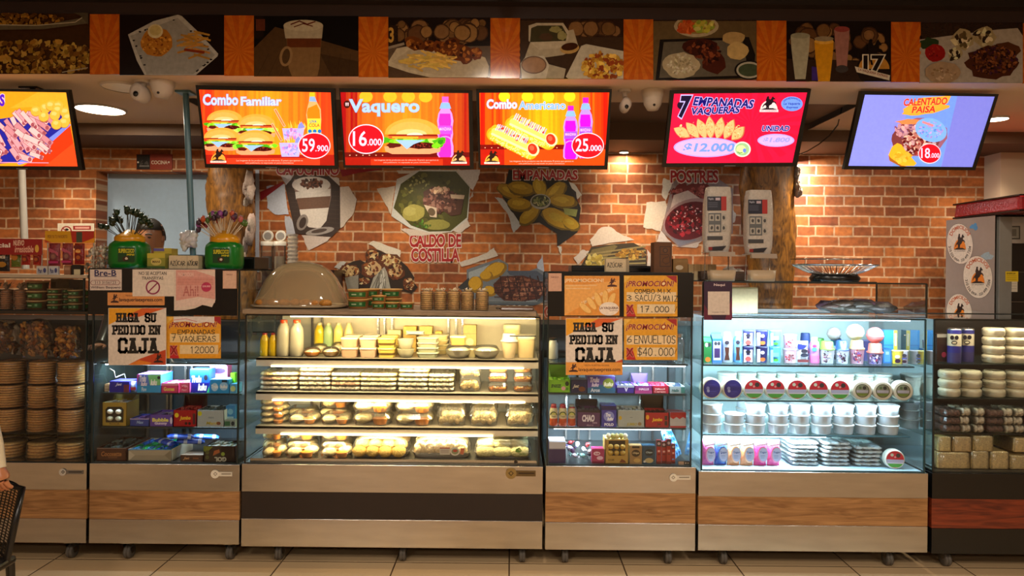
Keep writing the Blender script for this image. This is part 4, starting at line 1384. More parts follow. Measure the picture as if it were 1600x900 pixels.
tv('menu screen advertising Combo Familiar with four burgers and orange soda', [(306, 133), (523, 138), (528, 264), (321, 262)], [(311, 140), (517, 144.5), (523, 258.5), (323, 256)], 13, tv2)
tv('menu screen advertising Vaquero, one burger with a pink soda', [(530, 138), (738, 141), (740, 264), (537, 262)], [(532, 144), (732, 145.5), (734, 258.5), (540, 258)], 13, tv3)
tv('menu screen advertising Combo Americano with two hot dogs', [(744, 139), (956, 139), (949, 265), (748, 262)], [(749, 145), (952, 144.5), (944, 258.5), (751, 257.5)], 13, tv4)
tv('red menu screen offering seven empanadas', [(1048, 141), (1267, 139), (1245, 260), (1035, 261)], [(1053, 146.5), (1261, 144.5), (1238, 254), (1041, 255)], 13, tv5, scr='#e61440')
tv('lilac menu screen showing a plate of calentado paisa', [(1345, 142), (1560, 147), (1523, 266), (1318, 264.5)], [(1351, 148), (1554, 151), (1519, 261), (1325, 259)], 13, tv6, scr='#8890f4')
# ---------------------------------------------------------------- printed mural scraps on the brick wall
YM = WY - .004
def torn(a, pts, c='#cfc4b8'):
 """a curled scrap of torn paper: a ragged outline"""
 P = []
 for (ax, ay), (bx, by) in zip(pts, pts[1:] + pts[:1]):
  for k in range(4):
   t = k / 4
   P.append((ax + (bx - ax) * t + (R.uniform(-4, 4) if k else 0), ay + (by - ay) * t + (R.uniform(-4, 4) if k else 0)))
 a.poly(P, c)
def m_cap(a):
 a.at(400, 225, 4)
 torn(a, [(155, 200), (240, 190), (190, 265)], '#c8c4cc')
 torn(a, [(65, 265), (180, 250), (205, 440), (120, 440), (70, 400)], '#bfc6d8')
 torn(a, [(180, 450), (210, 450), (260, 560), (190, 575)], '#b8bccc')
 torn(a, [(450, 200), (520, 215), (520, 265)], '#c4b8b0')
 torn(a, [(525, 270), (580, 265), (630, 345), (610, 430), (550, 510), (525, 525)], '#cfc0b4')
 torn(a, [(285, 570), (470, 580), (440, 610), (330, 665)], '#c8b8b0')
 a.poly([(182, 262), (245, 195), (455, 200), (525, 265), (527, 525), (472, 582), (245, 560)], '#3a2c28')
 for i in range(10):
  a.line([(200 + i * 6, 280 + i * 28), (525, 300 + i * 28)], 3, '#46362e')
 a.poly([(225, 250), (240, 220), (440, 220), (468, 250), (470, 330), (440, 480), (400, 530), (330, 520), (285, 480), (262, 340)], '#8a7068')
 a.poly([(245, 300), (468, 280), (464, 330), (250, 345)], '#cfc8c4')
 a.poly([(252, 340), (466, 325), (455, 400), (272, 412)], '#6b4c3c')
 a.poly([(272, 410), (455, 398), (440, 480), (400, 528), (330, 520), (285, 480)], '#d8cfc8')
 a.ell(345, 255, 120, 52, '#d8d0cc')
 a.speck(350, 248, 70, 26, 60, 8, ['#5a2c1c', '#7a4630', '#3c1c10'])
 a.ell(290, 490, 34, 52, '#8c827e', rot=20)
 a.ell(292, 492, 20, 36, '#3a2c28', rot=20)
 a.ell(400, 545, 90, 22, '#9c9490', rot=-10)
 a.ell(395, 543, 50, 12, '#4a3c36', rot=-10)
 a.text('CAPUCHINO', 130, 130, 517, 192, '#9c1a22', .035, out='#e0ccc4', ow=.05)
 a.poly([(525, 160), (820, 155), (640, 180), (540, 205)], '#8c1620')
 a.poly([(25, 300), (170, 235), (172, 250), (30, 355)], '#8c1a24')
def m_caldo(a):
 a.at(400, 225, 4)
 torn(a, [(880, 165), (1280, 160), (1250, 180), (890, 185)], '#c8bcb0')
 torn(a, [(1260, 165), (1400, 160), (1390, 220), (1355, 290), (1300, 240)], '#cfc8c8')
 torn(a, [(755, 280), (870, 262), (840, 440), (800, 360)], '#cbbcac')
 torn(a, [(905, 530), (960, 530), (1200, 555), (1060, 570), (960, 575)], '#c4b4a8')
 torn(a, [(1220, 540), (1320, 470), (1340, 510), (1280, 555)], '#c8bcb4')
 torn(a, [(1330, 350), (1360, 290), (1355, 330)], '#c8bcb4')
 a.poly([(880, 220), (1010, 165), (1250, 165), (1340, 262), (1325, 470), (1220, 550), (1080, 555), (960, 525), (845, 450)], '#c0c0bc')
 a.poly([(905, 250), (1020, 170), (1250, 172), (1335, 270), (1318, 460), (1215, 545), (1080, 548), (970, 510), (860, 400)], '#454414')
 a.speck(1090, 350, 200, 160, 90, 12, ['#565418', '#3a3a10', '#626024', '#4c4a18'])
 a.speck(1000, 260, 80, 60, 26, 6, ['#8a8648', '#767238'])
 a.blob(985, 430, 72, 52, '#9a9248', .05, 18, -10)
 a.blob(960, 420, 40, 30, '#aaa258', .1)
 a.blob(1130, 505, 80, 34, '#87823c', .05, 18)
 a.speck(1050, 500, 60, 20, 20, 6, ['#5a8a2c', '#3c5c14'])
 a.poly([(1045, 300), (1105, 265), (1200, 300), (1305, 320), (1280, 440), (1220, 450), (1140, 400), (1120, 460), (1060, 400)], '#4c2a20')
 a.speck(1160, 360, 110, 70, 110, 10, ['#7a4a3c', '#3a1a14', '#906458', '#5a3026'])
 a.poly([(1215, 315), (1305, 320), (1298, 345), (1220, 340)], '#cbb49c')
 a.poly([(1050, 380), (1130, 400), (1130, 460), (1090, 455)], '#c8b4a0')
 a.ell(1098, 425, 22, 26, '#5c4a34', rot=-30)
 a.speck(1150, 290, 60, 18, 26, 9, ['#c8a084', '#e0c0a0', '#a87860'])
def m_caldot(a):
 a.at(400, 225, 4)
 a.text('CALDO DE', 962, 565, 1280, 642, '#9c1418', .035, out='#e0c8bc', ow=.05)
 a.text('COSTILLA', 972, 655, 1268, 732, '#9c1418', .035, out='#e0c8bc', ow=.05)
def m_emp(a):
 a.at(800, 225, 4)
 torn(a, [(320, 220), (390, 250), (438, 320), (410, 345)], '#c8c0b4')
 torn(a, [(-110, 330), (-60, 340), (60, 500), (10, 555), (-30, 430)], '#bcbcbc')
 torn(a, [(280, 640), (310, 640), (310, 690)], '#c8c0b4')
 a.poly([(-20, 160), (350, 225), (430, 400), (410, 550), (285, 640), (280, 560), (170, 490), (60, 510), (-60, 330)], '#17130f')
 a.poly([(330, 240), (400, 300), (415, 420), (300, 400)], '#2a2018')
 a.ell(180, 350, 215, 140, '#1c1810', n=24)
 for i, (x, y, t, L, w_) in enumerate(((-10, 300, 20, 90, 44), (60, 280, 10, 90, 46), (175, 275, 70, 62, 46), (275, 300, -40, 86, 48), (320, 360, 5, 90, 46), (110, 450, -40, 80, 44), (50, 380, 5, 80, 44), (290, 470, 25, 120, 60), (370, 500, 30, 60, 40))):
  a.blob(x, y, L, w_, '#6b5208', .08, 16, t)
  a.blob(x - 4, y - 6, L * .9, w_ * .84, jit('#a88414', .14), .08, 16, t)
  a.blob(x - 10, y - 12, L * .5, w_ * .4, jit('#bc9a28', .1), .2, 12, t)
 a.ell(178, 360, 64, 48, '#a09888')
 a.ell(178, 356, 56, 38, '#3c3c20')
 a.speck(178, 356, 46, 28, 50, 6, ['#5a6430', '#7c8048', '#a8a070', '#2c3018'])
 a.poly([(320, 400), (410, 410), (400, 455), (330, 440)], '#8a8c48')
 a.text('EMPANADAS', 8, 165, 408, 222, '#a02020', .035, out='#e0ccc0', ow=.05)
def m_pos(a):
 a.at(800, 225, 4)
 torn(a, [(945, 215), (995, 225), (1000, 250), (960, 355), (935, 320)], '#cfc0b0')
 torn(a, [(840, 365), (960, 355), (970, 400), (930, 545), (820, 520)], '#cbb8a6')
 torn(a, [(905, 610), (930, 540), (1010, 640)], '#c8b8b0')
 torn(a, [(1380, 410), (1400, 440), (1390, 490), (1360, 500)], '#cbb8a6')
 torn(a, [(1020, 640), (1190, 600), (1150, 650)], '#bca89c')
 a.poly([(1000, 245), (1050, 200), (1300, 225), (1380, 280), (1380, 560), (1190, 605), (1045, 645), (935, 545)], '#8a7470')
 a.poly([(960, 540), (1160, 600), (1046, 640)], '#76707c')
 for x, y, rx, ry, t in ((1045, 300, 70, 34, -60), (1170, 300, 90, 60, 10)):
  a.blob(x, y, rx, ry, '#6c2420', .06, 16, t)
  a.speck(x, y, rx * .7, ry * .6, 40, 7, ['#8c3a34', '#4c1412', '#a85850'])
 a.poly([(1010, 320), (1100, 290), (1190, 350), (1060, 390), (985, 420)], '#c4aaa0')
 a.ell(1120, 470, 180, 125, '#a07c78', rot=-18, n=28)
 a.ell(1115, 480, 165, 115, '#5c0c14', rot=-18, n=28)
 a.speck(1110, 480, 140, 90, 140, 9, ['#8c1420', '#3a060c', '#a82430', '#700c18'])
 a.speck(1100, 470, 120, 80, 44, 4, ['#e0b0b0', '#d88088'])
 a.text('POSTRES', 992, 168, 1285, 240, '#9c2020', .035, out='#e0ccc0', ow=.05)
def m_pap(a):
 a.at(520, 370, 4.706)
 torn(a, [(10, 225), (60, 180), (100, 185), (60, 240)], '#b8b4b0')
 torn(a, [(255, 50), (300, 30), (500, 100), (495, 150), (400, 130)], '#cfc4b4')
 a.poly([(50, 230), (150, 180), (200, 170), (240, 190), (270, 90), (340, 100), (480, 160), (550, 220), (600, 300), (590, 330), (625, 370), (580, 420), (520, 400), (110, 400), (100, 320)], '#2a1a0e')
 for x, y, rx, ry in ((120, 260, 78, 60), (290, 140, 50, 52), (290, 240, 80, 70), (420, 180, 80, 60), (460, 255, 70, 64), (230, 325, 42, 26), (560, 350, 44, 50)):
  a.blob(x, y, rx, ry, '#5a2c10', .12)
  a.blob(x + 8, y - 6, rx * .78, ry * .7, jit('#b89868', .12), .2)
  a.speck(x, y, rx * .8, ry * .8, 30, 8, ['#6b3414', '#8a4c1c', '#d0b888', '#3c1a0a'])
 a.poly([(90, 300), (190, 280), (190, 385), (110, 400)], '#8a8478')
 a.poly([(270, 390), (300, 300), (380, 220), (400, 260), (430, 400)], '#a09a8c')
 for i in range(16):
  a.line([(R.uniform(280, 400), 390), (R.uniform(340, 390), R.uniform(240, 330))], 5, R.choice(['#d8d4c8', '#5c564c', '#8a8478']))
def m_bra(a):
 a.at(520, 370, 4.706)
 torn(a, [(930, 190), (990, 170), (1130, 120), (1185, 80), (1215, 140), (950, 220)], '#c4b8ac')
 torn(a, [(1500, 210), (1540, 140), (1560, 330), (1520, 280)], '#aab0c0')
 a.poly([(985, 240), (1220, 160), (1290, 200), (1290, 250), (1420, 260), (1500, 230), (1580, 270), (1580, 470), (1500, 500), (1100, 480), (1000, 440), (920, 370), (985, 340)], '#6a7078')
 a.poly([(1000, 260), (1220, 180), (1260, 200), (1000, 330)], '#98a0a4')
 a.poly([(1280, 250), (1500, 250), (1570, 300), (1570, 330), (1300, 280)], '#485060')
 a.poly([(920, 370), (1000, 300), (1030, 420), (980, 410)], '#2c2c2c')
 for x, y, rx, ry, t in ((1190, 250, 95, 56, -25), (1050, 350, 56, 62, 0), (1130, 290, 50, 40, 0), (1155, 400, 48, 38, 20)):
  a.blob(x, y, rx, ry, '#8a6408', .06, 16, t)
  a.blob(x - 6, y - 8, rx * .82, ry * .78, jit('#c09218', .1), .1, 16, t)
 a.poly([(1180, 350), (1240, 290), (1400, 285), (1540, 330), (1575, 380), (1560, 450), (1400, 475), (1260, 470), (1190, 410)], '#4c2014')
 a.speck(1380, 380, 170, 80, 150, 12, ['#7a4630', '#98644c', '#33100a', '#5e2c1c'])
 for i in range(6):
  a.line([(1230 + i * 55, 290), (1260 + i * 60, 465)], 8, '#33120a')
 for i in range(4):
  a.line([(1190, 340 + i * 34), (1560, 330 + i * 36)], 6, '#3a160c')
 a.poly([(1100, 470), (1500, 480), (1540, 430), (1560, 470), (1480, 505), (1120, 500)], '#3a4450')
 a.text('BRASSO', 1165, 512, 1455, 590, '#a02020', .035, out='#e0ccc0', ow=.05)
def m_cho(a):
 a.at(800, 225, 4)
 torn(a, [(485, 600), (560, 520), (620, 520), (690, 570), (765, 600), (640, 615), (500, 640)], '#cbb8a8')
 torn(a, [(385, 710), (440, 660), (490, 670), (410, 755)], '#c4b4a8')
 torn(a, [(845, 660), (885, 720), (885, 765), (845, 765)], '#c4b4a8')
 a.poly([(415, 790), (495, 645), (640, 625), (760, 618), (840, 660), (845, 790)], '#3a2c16')
 a.poly([(500, 660), (640, 630), (660, 640), (560, 740), (440, 780)], '#6c5c34')
 for i in range(6):
  a.line([(470 + i * 12, 690 + i * 16), (830, 640 + i * 26)], 10, jit('#8a7848', .2))
 a.speck(740, 690, 90, 30, 60, 9, ['#a8781c', '#c0943c', '#7c5210'])
 a.speck(520, 730, 60, 34, 30, 10, ['#a88c34', '#c8b464'])
MUR = 'torn paper food pictures on the brick wall'
def mural(label, pts, fn):
 """printed vinyl scrap glued flat on the wall; only its printed shapes are built"""
 mb = MB()
 a = Art(mb, (0, YM, 0), m='print')
 fn(a)
 o = mb.build('wall_picture', None, W(pts[0], pts[1], YM))
 tag(o, label, 'wall picture', MUR)
mural('torn paper wall picture of a layered cappuccino in a glass', (489, 300), m_cap)
mural('torn paper wall picture of rib broth with potatoes', (670, 310), m_caldo)
mural('red wall lettering reading CALDO DE COSTILLA', (680, 388), m_caldot)
mural('torn paper wall picture of empanadas round a sauce bowl', (845, 320), m_emp)
mural('torn paper wall picture of red berry desserts lettered POSTRES', (1080, 320), m_pos)
mural('torn paper wall picture of stuffed potatoes in foil', (600, 420), m_pap)
mural('torn paper wall picture of grilled steak with potatoes', (800, 430), m_bra)
mural('torn paper wall picture of golden food on trays behind the sugar box', (950, 390), m_cho)
sheet('wall_strip', 'narrow white strip on the wall beside the rough trunk by the cappuccino picture', 'wall strip', 399, 265, 405, 425, YM - .002, lambda a: None, '#b9c0d4')
def cocina(a):
 a.at(0, 225, 4)
 a.rect(855, 66, 938, 158, '#1c1614')
 a.rect(938, 66, 1074, 158, '#8a2c14')
 a.logo(872, 80, 932, 142, disc='#4a4440', dark='#0c0a0a', ribbon='#8a8480')
 a.text('COCINA', 946, 104, 1046, 126, '#d8c8b0', .02)
 for x in (863, 1055):
  a.ell(x, 114, 6, 6, '#cfc4b4')
sheet('kitchen_sign', 'small black and red sign reading COCINA on the brick wall', 'sign', 213, 241, 269, 265, YM - .004, cocina, '#8a2c14', t=.004)
def nosmoke(a):
 a.at(0, 345, 7.965)
 a.rect(735, 42, 1158, 130, '#cbbca8')
 a.ell(826, 130, 68, 66, '#8a1c18', n=26)
 a.ell(826, 130, 52, 50, '#cbbca8', n=26)
 a.blob(830, 110, 28, 14, '#1c1814', .2)
 a.line([(785, 95), (860, 160)], 12, '#8a1c18')
 a.rect(910, 62, 1132, 112, '#8a2420')
 a.rect(935, 74, 1112, 100, '#d09488')
sheet('prohibition_sign', 'white sign with a red no smoking ring on the wall', 'sign', 90, 349, 147, 376, YM - .004, nosmoke, '#d4c8b4', t=.004)
# ---------------------------------------------------------------- signs on the black panels and the glass
YP = D - .009
def varsity(a, rows, c='#14100e'):
 for txt, x0, y0, x1, y1, wd in rows:
  a.strokes(txt, x0, y0, x1, y1, wd, c, V, gap=.25)
def s_breb(a):
 a.at(0, 400, 4)
 a.text('Bre-B', 592, 88, 726, 124, '#1c1850', .02)
 a.line([(592, 128), (726, 128)], 4, '#1c1850')
 P = [(575 + 10, 152), (740, 152), (750, 166), (740, 180), (575, 180), (565, 166), (578, 152)]
 a.line(P, 3, '#7a2430')
 a.text('313 3156123', 592, 157, 725, 175, '#3a2030')
 a.text('William Baquero', 567, 189, 754, 207, '#3a2030', .015)
def s_lav(a, ox=0, oy=0):
 a.at(0, 400, 4)
 a.logo(692 + ox, 236 + oy, 742 + ox, 292 + oy, disc=None, dark='#3c1c14', ribbon='#3c1c14')
 a.text('VISITA NUESTRA PAGINA', 784 + ox, 244 + oy, 915 + ox, 252 + oy, '#6a2c14', .01)
 a.text('lavaqueriaexpress.com', 746 + ox, 262 + oy, 1014 + ox, 290 + oy, '#3c1c14', .02)
def s_haga(a, y0=0):
 a.at(0, 400, 4)
 a.poly([(680, 326), (890, 326), (680, 430)], '#e09a1c')
 a.poly([(890, 326), (1035, 326), (870, 380), (780, 380)], '#cf5a1e')
 a.poly([(1036, 585), (1036, 680), (800, 680), (880, 640)], '#b8401c')
 a.poly([(870, 650), (950, 668), (930, 680), (800, 680)], '#d87820')
 varsity(a, [('HAGA', 728, 358, 868, 412, 12), ('SU', 906, 358, 976, 412, 12), ('PEDIDO', 704, 434, 908, 490, 12), ('EN', 932, 434, 1002, 490, 12), ('CAJA', 738, 514, 990, 606, 18)])
 a.logo(962, 610, 1020, 666, disc=None, dark='#2c1410', ribbon='#2c1410')
def s_nose(a):
 a.at(0, 400, 4)
 a.text('NO SE ACEPTAN', 868, 98, 1040, 118, '#241c1c', .01)
 a.text('TRANSFIYAS', 887, 129, 1020, 148, '#241c1c', .01)
 a.ell(956, 196, 45, 45, '#8a1c48', n=30)
 a.ell(956, 196, 36, 36, '#d8c8b8', n=30)
 a.line([(985, 168), (926, 226)], 8, '#8a1c48')
def s_pink(a):
 a.at(0, 400, 4)
 a.poly([(1100, 88), (1344, 88), (1344, 290), (1240, 310), (1100, 320)], '#cf9488')
 a.poly([(1225, 92), (1344, 130), (1344, 90)], '#d8bfae')
 a.text('PROMOCION', 1112, 104, 1210, 126, '#dcb4a8', .03)
 a.rect(1110, 135, 1330, 180, '#c88478')
 a.text('Ahi!', 1145, 185, 1240, 250, '#b0645e', .02)
 for i in range(8):
  a.line([(1108, 140 + i * 16), (1335, 140 + i * 16)], 1.5, '#d8a498')
 a.ell(1290, 194, 32, 30, '#b02850')
 a.text('$30.000', 1266, 184, 1314, 196, '#e8b0b8', .02)
 a.poly([(1100, 280), (1240, 255), (1344, 270), (1344, 292), (1240, 308), (1098, 322)], '#d8bdb0')
def s_promo(a, ox, oy, title=True):
 a.at(0, 400, 4)
 a.rect(1040 + ox, 380 + oy, 1380 + ox, 640 + oy, '#d8941c')
 a.poly([(1300 + ox, 380 + oy), (1380 + ox, 380 + oy), (1380 + ox, 430 + oy)], '#9c1c20')
 a.poly([(1040 + ox, 380 + oy), (1090 + ox, 380 + oy), (1040 + ox, 430 + oy)], '#e0b048')
 a.poly([(1062 + ox, 560 + oy), (1100 + ox, 560 + oy), (1120 + ox, 640 + oy), (1062 + ox, 640 + oy)], '#b01820')
 a.rect(1062 + ox, 486 + oy, 1372 + ox, 540 + oy, '#e0c088')
 a.rect(1124 + ox, 556 + oy, 1364 + ox, 612 + oy, '#dcc090')
 a.text('X', 1066 + ox, 564 + oy, 1106 + ox, 614 + oy, '#8a0c14', .06, out='#e8b0a0', ow=.02)
 if title:
  a.text('¡PROMOCIÓN!', 1058 + ox, 404 + oy, 1356 + ox, 452 + oy, '#8c1418', .03, .2, out='#e8c890', ow=.02)
def s_pro1(a):
 s_promo(a, 0, 0)
 a.at(0, 400, 4)
 a.poly([(1085, 378), (1340, 378), (1340, 420), (1290, 412), (1230, 422), (1160, 408), (1085, 416)], '#d8ccc4')
 a.line([(1090, 400), (1160, 392), (1230, 410)], 3, '#c03040')
 a.strokes('EMPANADAS', 1112, 462, 1342, 488, 4, '#2a241c', G, 1)
 a.strokes('7', 1072, 486, 1098, 530, 4, '#2a241c')
 a.strokes('VAQUERAS', 1124, 500, 1348, 534, 4, '#2a241c', G, 1.5)
 a.strokes('12000', 1188, 566, 1338, 606, 4, '#2a241c', G, 1.5)
 a.line([(1366, 600), (1378, 572)], 3, '#2a241c')
def pts4(x0, y0, x1, y1):
 return [(x0 / 4, 400 + y0 / 4), (x1 / 4, 400 + y0 / 4), (x1 / 4, 400 + y1 / 4), (x0 / 4, 400 + y1 / 4)]
def sign4(name, label, x0, y0, x1, y1, fn, base, ox=0, Y=YP, m='print', cat='sign', t=.002, group=None, pts=None):
 p = pts or pts4(x0, y0, x1, y1)
 p = [(a + ox, b) for a, b in p]
 return sheet(name, label, cat, p[0][0], p[0][1], p[2][0], p[2][1], Y, fn, base, m, t, group, p)
sign4('payment_sign', 'white sign reading Bre-B with a phone number', 562, 84, 760, 214, s_breb, '#cfbcb0')
sign4('web_strip', 'orange web address strip stuck above the till sign by the Bre-B sign', 672, 228, 1028, 308, s_lav, '#d08a4c', Y=YP + .001, group='lavaqueriaexpress strips')
sign4('order_sign', 'white sign reading HAGA SU PEDIDO EN CAJA below the Bre-B sign', 677, 324, 1038, 682, s_haga, '#d8cabc', Y=YP - .004, t=.003, group='HAGA SU PEDIDO EN CAJA signs')
sign4('transfer_sign', 'white sheet reading NO SE ACEPTAN TRANSFIYAS with a ban ring', 828, 84, 1094, 252, s_nose, '#d8c8b8')
sign4('torn_poster', 'faded pink torn promotion poster on black panel', 0, 0, 0, 0, s_pink, '#d4c0b0', Y=YP - .0025, pts=[(272, 421), (336, 421), (336.5, 469), (331, 480), (322, 477.5), (316, 476.5), (304, 482), (290, 484.5), (272, 485)])
sign4('promotion_sign', 'yellow sign handwritten EMPANADAS 7 VAQUERAS under a torn strip', 1040, 378, 1380, 640, s_pro1, '#d8941c', Y=YP + .012, group='handwritten promotion signs')
def s_card(a):
 a.at(0, 400, 4)
 a.rect(1396, 96, 1474, 200, '#cfa68e')
 a.text('NEQUI', 1416, 112, 1452, 122, '#7a4a3c', .02)
sign4('payment_card', 'small tan payment card at the end of the black till panel', 1392, 92, 1478, 204, s_card, '#c4977e', group='small tan payment cards')
def s_card2(a):
 a.at(760, 400, 4)
 a.text('NEQUI', 404, 128, 450, 138, '#7a4a3c', .02)
sheet('payment_card', 'small tan payment card at the end of the black panel beside the central case', 'sign', 760 + 388 / 4, 427, 877.5, 455, YP, s_card2, '#c4977e', t=.002, group='small tan payment cards')
def s_pro2(a):
 a.at(760, 400, 4)
 a.rect(490, 130, 830, 370, '#d88c34')
 a.poly([(490, 180), (640, 180), (560, 300), (490, 300)], '#e0a85c')
 a.poly([(490, 200), (830, 150), (830, 200), (600, 310), (490, 370)], '#e0a050')
 a.text('¡PROMOCION!', 490, 142, 732, 168, '#e8c89c', .03)
 a.rect(495, 180, 690, 186, '#e4b880')
 a.rect(495, 200, 650, 206, '#e4b880')
 a.text('7 EMPANADAS VAQUERAS', 585, 240, 805, 262, '#f0d4a8', .02, rot=-26)
 for i, (x, y, t) in enumerate(((620, 330, -50), (660, 300, -35), (700, 275, -20), (745, 262, 0), (785, 275, 25))):
  a.blob(x, y, 22, 52, '#d08c34', .05, 16, t)
  a.blob(x - 3, y - 4, 17, 45, '#e8b868', .05, 16, t)
 a.ell(766, 330, 62, 42, '#e4d4c4', n=26)
 a.text('LA VAQUERIA', 708, 318, 824, 334, '#5a2418', .03)
 a.text('EXPRESS', 772, 338, 820, 345, '#7a4a3c', .01)
 a.logo(756, 136, 816, 192, disc=None, dark='#4a1c12', ribbon='#4a1c12')
sheet('promotion_sheet', 'orange printed sheet with a fan of empanadas on black panel', 'sign', 882, 431, 968, 493, YP, s_pro2, '#d89440', t=.002)
def s_pro3(a):
 s_promo(a, 2858 - 0, 0) if False else None
 promo_at(a, 860, 124)
 a.at(760, 400, 4)
 a.strokes('COMBO', 926, 208, 1050, 234, 4, '#2a241c', G, 1)
 a.strokes('MIX', 1072, 208, 1150, 232, 4, '#2a241c', G, 1)
 a.strokes('3', 878, 246, 906, 276, 4, '#2a241c')
 a.strokes('SACU/3', 930, 244, 1088, 280, 4, '#2a241c', G, 1)
 a.strokes('MAIZ', 1106, 250, 1194, 284, 4, '#2a241c', G, 1)
 a.strokes('17.000', 960, 314, 1140, 350, 4.5, '#2a241c', G, 1)
 a.line([(1176, 348), (1190, 316)], 3, '#2a241c')
def promo_at(a, x, y):
 a.at(760, 400, 4)
 a.poly([(x + 262, y), (x + 330, y), (x + 330, y + 46)], '#9c1c20')
 a.poly([(x, y), (x + 46, y), (x, y + 46)], '#e0b048')
 a.poly([(x + 16, y + 186), (x + 52, y + 186), (x + 74, y + 254), (x + 16, y + 254)], '#b01820')
 a.rect(x + 16, y + 102, x + 326, y + 160, '#e0c498')
 a.rect(x + 82, y + 178, x + 318, y + 236, '#dcc49c')
 a.text('X', x + 16, y + 184, x + 56, y + 232, '#8a0c14', .06, out='#e8b0a0', ow=.02)
 a.text('¡PROMOCIÓN!', x + 14, y + 24, x + 312, y + 74, '#8c1418', .03, .2, out='#e8c890', ow=.02)
sheet('promotion_sign', 'yellow sign handwritten COMBO MIX 3 SACU/3 MAIZ X 17.000', 'sign', 975, 430.5, 1058.5, 494.5, YP, s_pro3, '#d8981c', t=.002, group='handwritten promotion signs')
def s_pro4(a):
 promo_at(a, 860, 394)
 a.at(760, 400, 4)
 a.strokes('6', 880, 500, 908, 540, 4.5, '#2a241c')
 a.strokes('ENVUELTOS', 926, 498, 1180, 546, 4.5, '#2a241c', G, 1)
 a.strokes('$40.000', 946, 574, 1168, 622, 4.5, '#2a241c', G, 1)
 a.line([(1176, 610), (1190, 580)], 3, '#2a241c')
sheet('promotion_sign', 'yellow sign handwritten 6 ENVUELTOS X $40.000', 'sign', 975, 498, 1058.5, 562.5, YP + .012, s_pro4, '#d8981c', t=.002, group='handwritten promotion signs')
def s_haga2(a):
 a.at(760, 400, 4)
 a.poly([(498, 390), (700, 390), (498, 500)], '#e09a1c')
 a.poly([(700, 390), (850, 390), (690, 446), (600, 446)], '#cf5a1e')
 a.poly([(850, 645), (850, 664), (800, 664)], '#b8401c')
 varsity(a, [('HAGA', 546, 418, 686, 472, 12), ('SU', 724, 418, 794, 472, 12), ('PEDIDO', 522, 496, 726, 550, 12), ('EN', 748, 496, 818, 550, 12), ('CAJA', 556, 574, 800, 662, 18)])
 a.rect(497, 664, 850, 743, '#d8913c')
 a.logo(516, 670, 572, 724, disc=None, dark='#3c1c14', ribbon='#3c1c14')
 a.text('VISITA NUESTRA PAGINA', 612, 678, 768, 688, '#6a2c14', .01)
 a.text('lavaqueriaexpress.com', 576, 698, 836, 726, '#3c1c14', .02)
sheet('order_sign', 'white sign reading HAGA SU PEDIDO EN CAJA above an orange web strip', 'sign', 884, 497, 972.5, 586, YP - .004, s_haga2, '#d8cabc', t=.003, group='HAGA SU PEDIDO EN CAJA signs')
def s_neq(a):
 a.at(760, 400, 4)
 a.rect(1360, 160, 1536, 400, '#2c0a30')
 a.poly([(1360, 300), (1420, 400), (1360, 400)], '#5c1030')
 a.poly([(1536, 250), (1536, 400), (1490, 400)], '#6a1438')
 a.text('Nequi', 1422, 172, 1490, 192, '#d8c4c4', .015)
 a.rect(1384, 222, 1520, 368, '#cfc0b4')
 a.text('ESCANEA Y PAGA', 1412, 348, 1490, 355, '#6a5a5c', .005)
sheet('payment_card', 'purple card reading Nequi on the dairy case glass', 'sign', 1100, 440, 1144, 500, YP, s_neq, '#2c0a30', t=.003)
# ---------------------------------------------------------------- goods: builders
def proj(p):
 c = MC.to_3x3().transposed() @ (Vector(p) - CAM)
 return 800 + F * c.x / -c.z, 425 - F * c.y / -c.z
def X(p_x, z, Y):
 """world x of picture column p_x at height z and depth Y"""
 x = (p_x - 800) * Y / F
 for _ in range(3):
  x += (p_x - proj((x, Y, z))[0]) * Y / F
 return x
def hz(p_y, p_x, Y):
 return W(p_x, p_y, Y).z
def deco(a, p0, p1, q0, q1, spec):
 """print given in the unit square of a front face: p0..p1 across, q0..q1 down, in picture points"""
 def U(u):
  return p0 + (p1 - p0) * u
 def Vv(v):
  return q0 + (q1 - q0) * v
 a.clip = [(p0, q0), (p1, q0), (p1, q1), (p0, q1)]
 for d in spec:
  k = d[0]
  if k == 't':
   a.text(d[1], U(d[2]), Vv(d[3]), U(d[4]), Vv(d[5]), d[6], d[7] if len(d) > 7 else .03, d[8] if len(d) > 8 else 0, d[9] if len(d) > 9 else None, .04)
  elif k == 'T':
   a.text(d[1], U(d[2]), Vv(d[3]), U(d[4]), Vv(d[5]), d[6], d[7], rot=180)
  elif k == 'r':
   a.rect(U(d[1]), Vv(d[2]), U(d[3]), Vv(d[4]), d[5])
  elif k == 'e':
   a.ell(U(d[1]), Vv(d[2]), (p1 - p0) * d[3], (q1 - q0) * d[4], d[5])
  elif k == 'p':
   a.poly([(U(x), Vv(y)) for x, y in d[1]], d[2])
  elif k == 's':
   a.speck(U(d[1]), Vv(d[2]), (p1 - p0) * d[3], (q1 - q0) * d[4], d[5], d[6], d[7])
